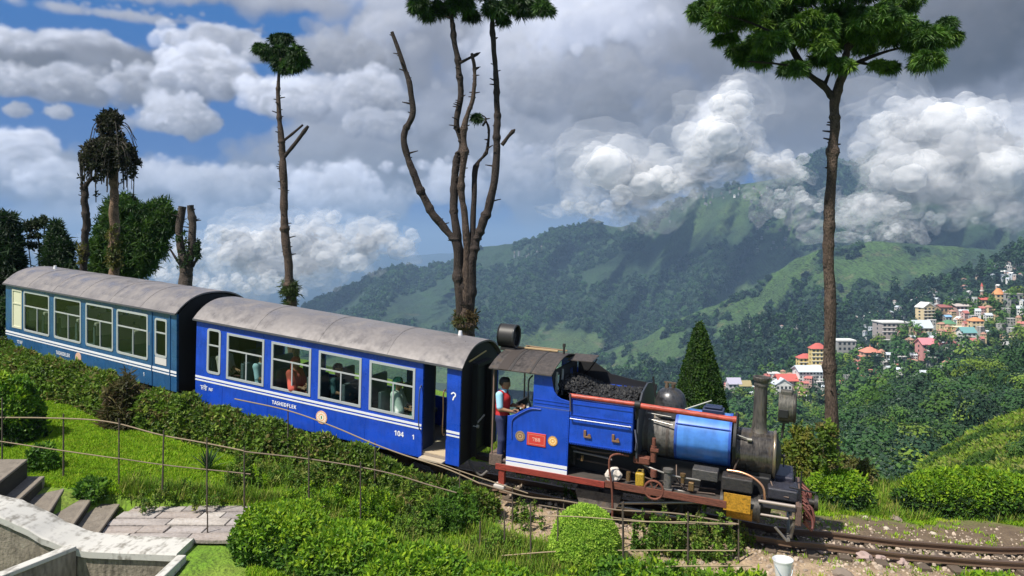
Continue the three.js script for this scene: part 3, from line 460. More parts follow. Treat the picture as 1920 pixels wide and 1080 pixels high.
{
  const pos = [], col = [], uv = [], idx = [], xs = [], zs = [];
  for (let x = -60; x < -14; x += 1.2) xs.push(x); for (let x = -14; x <= 12; x += 0.16) xs.push(x); for (let x = 12.4; x < 60; x += 1.2) xs.push(x);
  for (let z = -75; z < -26; z += 1.4) zs.push(z); for (let z = -26; z <= -9; z += 0.16) zs.push(z); for (let z = -8.6; z < 6; z += 0.8) zs.push(z);
  const DIRT = [0.40, 0.30, 0.205], SOIL = [0.16, 0.115, 0.075], LAWN = [0.13, 0.26, 0.014], DRY = [0.22, 0.29, 0.04];
  for (const z of zs) for (const x of xs) {
    let y = ground(x, z); if (inPit(x, z)) y = -0.9;
    pos.push(x, y, z); uv.push(x / 2.2, z / 2.2);
    const dz = z - trackZ(x), n = fbm(x * 0.9, z * 0.9, 4), n3 = fbm(x * 4, z * 4, 3);
    let c = mix3(LAWN, DRY, clamp(0.25 + 1.1 * n + 0.5 * n3));
    const near = smooth(2.2, 1.2, dz + 0.9 * n - 0.75 * smooth(-1.5, 0.5, x)) * smooth(-2.5, -1.5, dz + 0.7 * n) ;
    c = mix3(c, mix3(SOIL, DIRT, smooth(-0.35, 0.35, dz - 0.4 + n + 0.6 * n3)), near);
    if (Math.abs(dz) < 0.75) c = mix3(c, SOIL, 0.45);
    col.push(...c);
  }
  const W = xs.length;
  for (let j = 0; j + 1 < zs.length; j++) for (let i = 0; i + 1 < W; i++) { const a = j * W + i; idx.push(a, a + W, a + 1, a + 1, a + W, a + W + 1); }
  const g = new THREE.BufferGeometry(); g.setAttribute('position', new THREE.Float32BufferAttribute(pos, 3)); g.setAttribute('uv', new THREE.Float32BufferAttribute(uv, 2)); g.setAttribute('color', new THREE.Float32BufferAttribute(col, 3)); g.setIndex(idx); g.computeVertexNormals();
  struct('ground', g, std(1, 1, 1, 0.95, 0, { vertexColors: true, map: soilTex, bumpMap: soilBump, bumpScale: 0.03 }));
}
// the line: two rails on sleepers, one thing
const trackPoint = (x, side = 0, up = 0) => { const e = 0.02, dx = 2 * e, dz = trackZ(x + e) - trackZ(x - e), l = Math.hypot(dx, dz); return new THREE.Vector3(x - dz / l * side, railY(x) + up, trackZ(x) + dx / l * side); };
{
  const track = thing('railway_track', 'narrow gauge railway track with worn brown rails curving past the garden', 'railway track');
  const steel = std(0.19, 0.125, 0.085, 0.5, 0.55), wood = std(0.10, 0.075, 0.055, 0.9);
  for (const side of [-0.305, 0.305]) {
    const prof = [[-0.032, 0], [0.032, 0], [0.032, -0.03], [0.009, -0.04], [0.009, -0.085], [0.045, -0.1], [-0.045, -0.1], [-0.009, -0.085], [-0.009, -0.04], [-0.032, -0.03]], pos = [], idx = [], n = prof.length, N = 240;
    for (let k = 0; k <= N; k++) { const x = lerp(-24, 22, k / N), p = trackPoint(x, side), q = trackPoint(x, side + 1), nx = q.x - p.x, nz = q.z - p.z; for (const [a, b] of prof) pos.push(p.x + nx * a, p.y + b, p.z + nz * a); }
    for (let k = 0; k < N; k++) for (let i = 0; i < n; i++) { const a = k * n + i, b = k * n + (i + 1) % n; idx.push(a, b, a + n, b, b + n, a + n); }
    const g = new THREE.BufferGeometry(); g.setAttribute('position', new THREE.Float32BufferAttribute(pos, 3)); g.setIndex(idx);
    const flat = g.toNonIndexed(); flat.computeVertexNormals(); mesh('rail', flat, steel, track);
  }
  const r = rng(3), sl = [0, 1, 2].map(() => box(0.17 + 0.04 * r(), 0.11, 1.15 + 0.15 * r(), 0, 0, 0, 0.015));
  for (let x = -1; x < 13; x += 0.56) { const p = trackPoint(x, (r() - 0.5) * 0.08, -0.165), m = mesh('sleeper', sl[Math.floor(r() * 3)], wood, track); m.position.copy(p); m.rotation.set(0, -Math.atan2(trackZ(x + 0.05) - trackZ(x - 0.05), 0.1) + (r() - 0.5) * 0.06, -0.05); }
}
// stones: the larger ones beside the rails one by one, the rest as ballast
function stoneGeo(seed, detail = 2) {
  const g = mergeVertices(new THREE.IcosahedronGeometry(1, detail).deleteAttribute('normal').deleteAttribute('uv')), p = g.attributes.position, v = new THREE.Vector3();
  for (let i = 0; i < p.count; i++) { v.fromBufferAttribute(p, i).normalize(); const s = 0.72 + 0.5 * Math.abs(n2(v.x * 1.3 + seed * 7.1, v.y * 1.3 + v.z * 1.7)) + 0.18 * n2(v.x * 3 + seed, v.z * 3 + v.y * 2); p.setXYZ(i, v.x * s, v.y * s * 0.62, v.z * s * 0.85); }
  const f = toCreasedNormals(g, 0.5); f.setAttribute('uv', new THREE.BufferAttribute(new Float32Array(f.attributes.position.count * 2), 2)); return f;
}
const stones = [1, 2, 3, 4].map((k) => stoneGeo(k)), smallStones = [5, 6].map((k) => stoneGeo(k, 1));
const pinkStone = std(0.36, 0.27, 0.245, 0.9), paleStone = std(0.46, 0.41, 0.33, 0.9), darkStone = std(0.20, 0.16, 0.13, 0.9);
[[1540, 1034, 0.16, 0], [1618, 1046, 0.19, 0], [1648, 1050, 0.14, 0], [1690, 1056, 0.15, 0], [1512, 1024, 0.10, 1], [1582, 1041, 0.09, 1], [1622, 971, 0.06, 1], [1680, 975, 0.13, 2], [1662, 992, 0.07, 1], [1434, 1020, 0.11, 0], [1726, 1062, 0.10, 2], [1580, 1078, 0.16, 2], [1750, 1002, 0.07, 1]].forEach(([px, py, s, m], i) => {
  let d = 12; for (let k = 0; k < 30; k++) { const p = at(px, py, d); d += (p.y - ground(p.x, p.z)) * 1.6; }
  const p = at(px, py, d), o = mesh('rock', stones[i % 4], [pinkStone, paleStone, darkStone][m]); o.position.set(p.x, ground(p.x, p.z) + s * 0.12, p.z); o.scale.setScalar(s); o.rotation.y = i * 1.7;
  tag(o, 'weathered stone lying in the dirt beside the rails ahead of the engine', 'rock', 'stones lying beside the rails');
});
{
  const r = rng(11), mats = [[], []], cols = [[], []];
  for (let k = 0; k < 5200; k++) {
    const x = -1 + 13.5 * r(), side = (r() + r() + r() - 1.5) * 1.5 + 0.15, p = trackPoint(x, side); p.y = ground(p.x, p.z) + 0.004; if (Math.abs(side) < 0.42) p.y = railY(x) - 0.125 + 0.02 * r();
    if (Math.abs(Math.abs(side) - 0.305) < 0.06) continue;
    const s = 0.015 + 0.035 * r() * r() + (r() < 0.05 ? 0.03 : 0), i = k & 1, t = 0.6 + 0.8 * r(); mats[i].push(M4(p, s, [r(), r() * 6.3, 0])); cols[i].push(new THREE.Color().setRGB(0.36 * t, 0.29 * t, 0.225 * t));
  }
  for (const i of [0, 1]) tag(instanced('gravel', smallStones[i], std(1, 1, 1, 0.95), mats[i], cols[i]), i ? 'loose brown gravel between and beside the rails' : 'scattered small stones of the track bed', null, null, 'stuff');
}
// ================================================================ the train
// Each vehicle is built in its own axes: x forwards from 0, y up, z = 0 on the side facing the garden. It stands on a falling, curving line:
// seat() leans its shape to the slope of the rails and puts it on its place.
function seat(root, [x, y, z], yaw, fall, lean) {
  const m = new THREE.Matrix4().set(1, Math.tan(lean * Math.PI / 180), 0, 0, -fall, 1, 0, 0, 0, 0, 1, 0, 0, 0, 0, 1), done = new Map();
  root.traverse((o) => { if (o.isMesh) { if (!done.has(o.geometry)) done.set(o.geometry, o.geometry.clone().applyMatrix4(m)); o.geometry = done.get(o.geometry); } });
  root.position.set(x, y, z); root.rotation.y = -yaw * Math.PI / 180;
}
const paintVar = noiseTex(512, (u, v) => { const k = 0.86 + 0.34 * wrapN(u, v, 5, 5) + 0.16 * wrapN(u, v * 0.15, 34, 3); return [k + 0.02, k, k * (0.97 + 0.05 * wrapN(v, u, 9, 3))]; });
const grime = noiseTex(512, (u, v) => 0.42 + 0.5 * wrapN(u, v, 9, 5), false);
const dirt = noiseTex(512, (u, v) => { const a = wrapN(u, v, 7, 5), b = wrapN(v, u, 30, 4), c = wrapN(u, v * 0.2, 36, 3), k = 0.80 + 0.75 * a + 0.5 * b + 0.35 * c, w = smooth(0.1, 0.5, a + 0.4 * b); return [k, k * (1 - 0.22 * w), k * (1 - 0.38 * w)]; });
const roofDirt = noiseTex(512, (u, v) => { const a = wrapN(u, v * 0.3, 4, 4), b = wrapN(v, u, 40, 3), k = 0.88 + 0.22 * a + 0.18 * b; return [k, k * 0.98, k * 0.965]; });
const blueM = new THREE.MeshPhysicalMaterial({ roughness: 0.42, map: paintVar, roughnessMap: grime, clearcoat: 0.15, clearcoatRoughness: 0.35 }); blueM.color.setRGB(0.012, 0.075, 0.56); blueM.roughness = 0.8;
const tealM = blueM.clone(); tealM.color.setRGB(0.026, 0.105, 0.25);
const roofM = std(0.225, 0.21, 0.208, 0.62, 0.15, { map: roofDirt, roughnessMap: grime }); roofM.roughness = 1.1;
const alu = std(0.56, 0.58, 0.58, 0.45, 0.4), white = std(0.78, 0.79, 0.80, 0.5), black = std(0.012, 0.012, 0.013, 0.6), soot = std(0.045, 0.042, 0.040, 0.55, 0.3, { map: dirt }), darkIn = std(0.03, 0.032, 0.034, 0.8);
const glassM = new THREE.MeshPhysicalMaterial({ roughness: 0.03, transmission: 1, thickness: 0, ior: 1.22 }); glassM.color.setRGB(0.78, 0.84, 0.82);
function print(name, w, h, x, y, z, draw, parent, res = 220) {   // flat lettering on a surface
  const t = canvasTex(Math.max(16, Math.round(w * res)), Math.max(16, Math.round(h * res)), draw), m = std(1, 1, 1, 0.6, 0, { map: t, transparent: true });
  return mesh(name, new THREE.PlaneGeometry(w, h).translate(x, y, z), m, parent);
}
function coach(name, label, o) {
  const t = thing(name, label, 'railway coach'), L = o.L, E = o.eave, D = -2, body = o.paint;
  const holes = o.windows.map((w) => w.round ? round(w.x0, w.y0, w.x1, w.y1, 0.06) : rect(w.x0, w.y0, w.x1, w.y1));
  const side = o.door ? [[-L, 0], [o.door[0], 0], [o.door[0], E - 0.02], [o.door[1], E - 0.02], [o.door[1], 0], [0, 0], [0, E], [-L, E]] : rect(-L, 0, 0, E);
  mesh('side_panel', plate(side, 0.05, -0.05, holes), body, t);
  mesh('side_panel', plate(rect(-L, 0, 0, E), 0.05, D, o.far ?? holes), body, t);
  // roof: a shallow arch with seams
  const arc = [], R = []; for (let k = 0; k <= 16; k++) { const a = k / 16, z = lerp(0.07, D - 0.07, a), q = Math.abs(2 * a - 1), y = E + 0.02 + o.crown * (1 - Math.pow(q, 2.6)); arc.push([z, y]); }
  const prof = [...arc, ...arc.slice().reverse().map(([z, y]) => [z, y - 0.035])];
  const roofGeo = (x0, x1, up = 0) => { const sh = new THREE.Shape(prof.map(([z, y]) => new THREE.Vector2(-z, y + up))); return uvMetres(new THREE.ExtrudeGeometry(sh, { depth: x1 - x0, bevelEnabled: false, steps: 1 }).rotateY(Math.PI / 2).translate(x0, 0, 0), 0.35); };
  const roof = mesh('roof', toCreasedNormals(roofGeo(-L - 0.05, 0.05), 0.6), roofM, t);
  for (let k = 1; k < o.seams; k++) mesh('roof_seam', toCreasedNormals(roofGeo(-L * k / o.seams - 0.018, -L * k / o.seams + 0.018, 0.007), 0.6), roofM, roof);
  for (const [x, z] of o.vents ?? []) mesh('roof_vent', cyl(0.05, 0.035, 0.12, x, E + o.crown + 0.05, z, 'y', 10), white, roof);
  mesh('gutter', box(L + 0.1, 0.035, 0.03, -L / 2, E + 0.012, 0.06), std(0.09, 0.09, 0.10, 0.7), t);
  mesh('gutter', box(L + 0.1, 0.035, 0.03, -L / 2, E + 0.012, D - 0.06), std(0.09, 0.09, 0.10, 0.7), t);
  mesh('floor', box(L - 0.06, 0.06, 1.9, -L / 2, 0.06, D / 2), std(0.30, 0.25, 0.20, 0.8), t);
  mesh('ceiling', box(L - 0.06, 0.02, 1.88, -L / 2, E + 0.05, D / 2), darkIn, t);
  for (const x of [-0.03, -L + 0.03]) {
    const pts = [[0.02, 0.0], [1.98, 0.0], [1.98, E]]; for (let k = 0; k <= 12; k++) { const a = 1 - k / 12, q = Math.abs(2 * a - 1); pts.push([0.02 + 1.96 * a, E + o.crown * (1 - Math.pow(q, 2.6)) - 0.04]); }
    const e = mesh('end_wall', plate(pts, 0.04, 0, [rect(0.68, 0.1, 1.32, 1.75)]).rotateY(Math.PI / 2).translate(x - 0.02, 0, 0), black, t);
    mesh('gangway_door', box(0.02, 1.64, 0.64, x, 0.93, -1.0), std(0.02, 0.022, 0.026, 0.5), e);
    const sgn = x > -1 ? 1 : -1; mesh('gangway_frame', [box(0.12, 1.8, 0.06, x + sgn * 0.07, 0.95, -0.62), box(0.12, 1.8, 0.06, x + sgn * 0.07, 0.95, -1.38), box(0.12, 0.07, 0.82, x + sgn * 0.07, 1.87, -1)], black, e);
  }
  for (const [x, d] of o.bulkheads ?? []) mesh('bulkhead', plate(rect(0.08, 0.08, 1.92, E + 0.02), 0.03, 0, [rect(0.7, 0.1, 1.3, 1.75)]).rotateY(Math.PI / 2).translate(x, 0, 0), std(0.10, 0.12, 0.12, 0.7), t);
  // stripes under the windows
  for (const [y, h] of o.stripes) for (const [x0, x1] of o.door ? [[-L, o.door[0] - 0.01], [o.door[1] + 0.01, 0]] : [[-L, 0]]) mesh('stripe', box(x1 - x0, h, 0.008, (x0 + x1) / 2, y, 0.003), white, t);
  for (const w of o.windows) {
    const f = 0.038, frame = [];
    const outer = w.round ? round(w.x0 - 0.012, w.y0 - 0.012, w.x1 + 0.012, w.y1 + 0.012, 0.07) : rect(w.x0 - 0.012, w.y0 - 0.012, w.x1 + 0.012, w.y1 + 0.012), inner = w.round ? round(w.x0 + f, w.y0 + f, w.x1 - f, w.y1 - f, 0.035) : rect(w.x0 + f, w.y0 + f, w.x1 - f, w.y1 - f);
    frame.push(plate(outer, 0.03, -0.018, [inner]));
    const tr = lerp(w.y0, w.y1, 0.635); frame.push(box(w.x1 - w.x0 - 2 * f, 0.03, 0.02, (w.x0 + w.x1) / 2, tr, 0));
    if (!w.narrow) frame.push(box(0.026, tr - 0.018 - w.y0 - f, 0.018, lerp(w.x0, w.x1, 0.53), (tr + w.y0 + f - 0.018) / 2, 0));
    const win = mesh('window', frame, w.cream ? std(0.55, 0.55, 0.42, 0.6) : alu, t), a = w.x0 + f - 0.005, b = w.x1 - f + 0.005, mid = lerp(w.x0, w.x1, 0.53);
    const pane = (x0, y0, x1, y1) => mesh('pane', box(x1 - x0, y1 - y0, 0.006, (x0 + x1) / 2, (y0 + y1) / 2, -0.01), w.cream ? std(0.62, 0.62, 0.45, 0.6) : glassM, win);
    pane(a, tr + 0.016, b, w.y1 - f + 0.005);
    if (w.narrow) pane(a, w.y0 + f - 0.005, b, tr - 0.016); else { pane(a, w.y0 + f - 0.005, mid - 0.014, tr - 0.016); pane(mid + 0.014, w.y0 + f - 0.005, b, tr - 0.016); }
  }
  // seats on both sides of a middle aisle
  const sg = [box(0.46, 0.1, 0.72, 0, 0.42, 0, 0.03), box(0.09, 0.62, 0.72, -0.24, 0.74, 0, 0.03), box(0.36, 0.3, 0.6, 0, 0.23, 0)], seatGeo = join(sg), seatM = std(0.09, 0.12, 0.13, 0.8);
  for (let x = o.seats[0]; x < o.seats[1]; x += 0.86) for (const z of [-0.48, -1.52]) { const s = mesh('seat', seatGeo.clone().translate(x, 0.04, z), seatM, t); if (o.covers) mesh('seat_cover', box(0.11, 0.34, 0.66, x - 0.24, 0.98, z, 0.03), std(0.42, 0.37, 0.30, 0.9), s); }
  // underframe and bogies
  mesh('underframe', [box(L - 0.3, 0.12, 1.5, -L / 2, -0.05, -1), box(0.9, 0.22, 1.0, -L / 2, -0.16, -1)], black, t);
  for (const x of [-1.15, -L + 1.15]) {
    const b = mesh('bogie', [box(1.25, 0.1, 0.05, x, -0.2, -0.55), box(1.25, 0.1, 0.05, x, -0.2, -1.45), box(0.2, 0.12, 0.95, x, -0.16, -1)], black, t);
    for (const wx of [-0.4, 0.4]) for (const z of [-0.69, -1.31]) mesh('wheel', [cyl(0.22, 0.22, 0.05, x + wx, -0.26, z, 'z', 24), cyl(0.25, 0.25, 0.02, x + wx, -0.26, z + (z > -1 ? -0.03 : 0.03), 'z', 24)], soot, b);
  }
  mesh('coupling', [box(0.3, 0.1, 0.2, 0.12, -0.05, -1), cyl(0.12, 0.12, 0.04, 0.28, -0.03, -1, 'x', 16)], soot, t);
  return t;
}
const coachFront = coach('blue_coach', 'bright blue railway coach with open end door coupled behind the engine', { L: 6.44, eave: 1.885, crown: 0.42, paint: blueM, seams: 4, door: [-0.81, -0.29], seats: [-5.9, -1.2],
  windows: [{ x0: -6.12, x1: -5.77, y0: 0.77, y1: 1.74, round: true, narrow: true }, { x0: -5.58, x1: -4.61, y0: 0.735, y1: 1.715 }, { x0: -4.40, x1: -3.42, y0: 0.735, y1: 1.715 }, { x0: -3.21, x1: -2.21, y0: 0.735, y1: 1.715 }, { x0: -2.00, x1: -0.99, y0: 0.735, y1: 1.715 }],
  far: [rect(-5.58, 0.735, -4.61, 1.715), rect(-4.40, 0.735, -3.42, 1.715), rect(-3.21, 0.735, -2.21, 1.715), rect(-2.0, 0.735, -0.99, 1.715), rect(-0.75, 0.9, -0.35, 1.75)],
  bulkheads: [[-0.9]], stripes: [[0.635, 0.045], [0.565, 0.03]], vents: [[-0.55, -1.15]] });
{
  const t = coachFront, L = 6.44;
  mesh('rivet', Array.from({ length: 60 }, (_, k) => cyl(0.009, 0.006, 0.012, -6.38 + 0.094 * k, 0.03, 0.004, 'z', 5)).filter((_, k) => -6.38 + 0.094 * k < -0.84), blueM, t);
  for (const x of [-5.7, -4.5, -3.3, -2.1]) mesh('panel_joint', box(0.02, 0.5, 0.006, x, 0.27, 0.002), blueM, t);
  mesh('door_sill', box(0.5, 0.03, 0.28, -0.55, 0.03, 0.0), std(0.45, 0.38, 0.28, 0.8), t);
  mesh('vestibule_floor', box(0.84, 0.02, 1.86, -0.46, 0.105, -1), std(0.50, 0.40, 0.27, 0.8), t);
  mesh('hand_rail', tube([[-0.33, 0.55, -0.03], [-0.33, 0.57, 0.05], [-0.33, 1.0, 0.055], [-0.33, 1.40, 0.05], [-0.33, 1.42, -0.03]], 0.014), std(0.22, 0.13, 0.06, 0.4, 0.5), t);
  mesh('hand_rail', tube([[-0.84, 0.55, -0.03], [-0.84, 0.57, 0.05], [-0.84, 1.40, 0.05], [-0.84, 1.42, -0.03]], 0.013), std(0.08, 0.1, 0.2, 0.4, 0.3), t);
  mesh('folded_door', box(0.05, 1.7, 0.5, -0.86, 0.95, -0.32, 0.01), std(0.02, 0.035, 0.09, 0.5), t);
  mesh('brake_lever', [bar([0.05, 0.66, -0.62], [0.12, 0.82, -0.95], 0.016), bar([0.03, 0.66, -0.62], [0.14, 0.66, -0.62], 0.035)], std(0.6, 0.6, 0.58, 0.4, 0.4), t);
  mesh('end_bar', bar([0.06, 2.0, -0.25], [0.1, 2.12, -1.0], 0.016), std(0.45, 0.34, 0.12, 0.6), t);
  mesh('buffer_hose', tube([[0.06, 0.05, -0.35], [0.16, -0.1, -0.35], [0.3, -0.22, -0.4], [0.42, -0.12, -0.45]], 0.025), std(0.12, 0.11, 0.10, 0.7), t);
  print('lettering', 0.62, 0.115, -4.06, 0.44, 0.006, (c, w, h) => { c.fillStyle = '#f4f4f8'; c.font = 'bold ' + h * 0.98 + 'px sans-serif'; c.textAlign = 'center'; c.textBaseline = 'middle'; c.fillText('TASHIDELEK', w / 2, h / 2, w); }, t, 320);
  print('lettering', 0.22, 0.15, -1.31, 0.375, 0.006, (c, w, h) => { c.fillStyle = '#f4f4f8'; c.font = 'bold ' + h * 0.95 + 'px sans-serif'; c.textAlign = 'center'; c.textBaseline = 'middle'; c.fillText('104', w / 2, h / 2, w); }, t, 320);
  print('lettering', 0.06, 0.13, -0.99, 0.372, 0.006, (c, w, h) => { c.fillStyle = '#e4e4f0'; c.font = 'bold ' + h + 'px sans-serif'; c.textAlign = 'center'; c.textBaseline = 'middle'; c.fillText('1', w / 2, h / 2); }, t, 320);
  const nf = (c, w, h) => { c.strokeStyle = c.fillStyle = '#e8ecf4'; c.lineWidth = h * 0.09; c.lineCap = 'round'; c.beginPath(); c.moveTo(w * 0.03, h * 0.3); c.lineTo(w * 0.5, h * 0.3); c.moveTo(w * 0.12, h * 0.3); c.lineTo(w * 0.12, h * 0.85); c.moveTo(w * 0.12, h * 0.6); c.lineTo(w * 0.22, h * 0.6); c.moveTo(w * 0.22, h * 0.3); c.lineTo(w * 0.22, h * 0.85); c.moveTo(w * 0.42, h * 0.3); c.lineTo(w * 0.42, h * 0.85); c.moveTo(w * 0.42, h * 0.3); c.quadraticCurveTo(w * 0.36, h * 0.02, w * 0.28, h * 0.16); c.moveTo(w * 0.3, h * 0.42); c.quadraticCurveTo(w * 0.44, h * 0.45, w * 0.32, h * 0.62); c.quadraticCurveTo(w * 0.4, h * 0.7, w * 0.36, h * 0.88); c.stroke(); c.font = 'bold ' + h * 0.62 + 'px sans-serif'; c.textBaseline = 'middle'; c.fillText('NF', w * 0.58, h * 0.6); };
  print('lettering', 0.42, 0.15, -6.1, 0.42, 0.006, nf, t, 320);
  print('lettering', 0.12, 0.18, -0.145, 1.34, 0.006, (c, w, h) => { c.strokeStyle = '#f2f4fa'; c.lineWidth = w * 0.22; c.lineCap = 'round'; c.beginPath(); c.moveTo(w * 0.15, h * 0.3); c.quadraticCurveTo(w * 0.5, h * 0.02, w * 0.82, h * 0.26); c.quadraticCurveTo(w * 0.9, h * 0.5, w * 0.55, h * 0.62); c.lineTo(w * 0.42, h * 0.9); c.stroke(); }, t, 320);
  const em = mesh('emblem', cyl(0.135, 0.135, 0.012, -3.12, 0.35, 0.004, 'z', 32), std(0.80, 0.52, 0.36, 0.6), t);
  print('emblem_print', 0.26, 0.26, -3.12, 0.35, 0.0125, (c, w, h) => { const d = (r, f) => { c.fillStyle = f; c.beginPath(); c.arc(w / 2, h / 2, r * w, 0, 7); c.fill(); }; d(0.49, '#e8b088'); d(0.42, '#f2e3cf'); d(0.27, '#e3a765'); d(0.2, '#f1ead8'); c.fillStyle = '#4d8f5c'; c.fillRect(w * 0.44, h * 0.38, w * 0.12, h * 0.24); c.fillStyle = '#c9703c'; for (let k = 0; k < 12; k++) { const a = k * Math.PI / 6; c.fillRect(w / 2 + Math.cos(a) * w * 0.36 - 2, h / 2 + Math.sin(a) * h * 0.36 - 2, 4, 4); } }, em, 400);
  seat(t, [-1.0286, 1.7314, -14.4], 20.36, 0.113, 1.6);
}
const coachRear = coach('teal_coach', 'dull teal blue railway coach at the tail of the train', { L: 8.09, eave: 1.77, crown: 0.46, paint: tealM, seams: 6, seats: [-6.9, -1.4], covers: true,
  windows: [{ x0: -7.69, x1: -7.16, y0: 0.60, y1: 1.66, cream: true, narrow: true }, { x0: -7.03, x1: -5.66, y0: 0.575, y1: 1.665, round: true }, { x0: -5.39, x1: -4.07, y0: 0.585, y1: 1.67, round: true }, { x0: -3.82, x1: -2.59, y0: 0.585, y1: 1.655, round: true }, { x0: -2.41, x1: -1.12, y0: 0.58, y1: 1.635, round: true }, { x0: -0.82, x1: -0.37, y0: 0.72, y1: 1.595, round: true, narrow: true }],
  bulkheads: [[-1.0]], stripes: [[0.44, 0.05], [0.365, 0.03]], vents: [[-7.2, -0.9]] });
{
  const t = coachRear;
  mesh('door_frame', [box(0.03, 1.7, 0.02, -0.95, 0.86, 0.008), box(0.03, 1.7, 0.02, -0.24, 0.86, 0.008)], tealM, t);
  mesh('door_panel', box(0.44, 0.16, 0.012, -0.6, 0.62, 0.004), std(0.62, 0.60, 0.56, 0.6), t);
  mesh('door_handle', bar([-0.98, 0.95, 0.05], [-0.98, 1.25, 0.05], 0.014), std(0.35, 0.4, 0.42, 0.4, 0.5), t);
  for (const [x, w] of [[-7.25, 0.4], [-1.32, 0.3]]) print('lettering', w, 0.14, x, 0.22, 0.006, (c, W, H) => { c.fillStyle = '#d8e2ea'; c.font = 'bold ' + H * 0.9 + 'px sans-serif'; c.textBaseline = 'middle'; c.textAlign = 'center'; c.fillText(x < -5 ? 'NF' : '1', W * 0.65, H / 2); if (x < -5) { c.fillRect(W * 0.05, H * 0.22, W * 0.35, H * 0.1); c.fillRect(W * 0.12, H * 0.22, W * 0.05, H * 0.6); c.fillRect(W * 0.3, H * 0.1, W * 0.05, H * 0.75); } }, t, 320);
  print('lettering', 0.7, 0.13, -4.95, 0.2, 0.006, (c, w, h) => { c.fillStyle = '#dfe6ee'; c.font = 'bold ' + h + 'px sans-serif'; c.textAlign = 'center'; c.textBaseline = 'middle'; c.fillText('TASHIDELEK', w / 2, h / 2, w); }, t, 320);
  mesh('emblem', cyl(0.14, 0.14, 0.012, -4.19, 0.2, 0.004, 'z', 28), std(0.66, 0.42, 0.30, 0.6), t);
  seat(t, [-7.615, 2.6645, -16.95], 32.5, 0.057, 0);
}
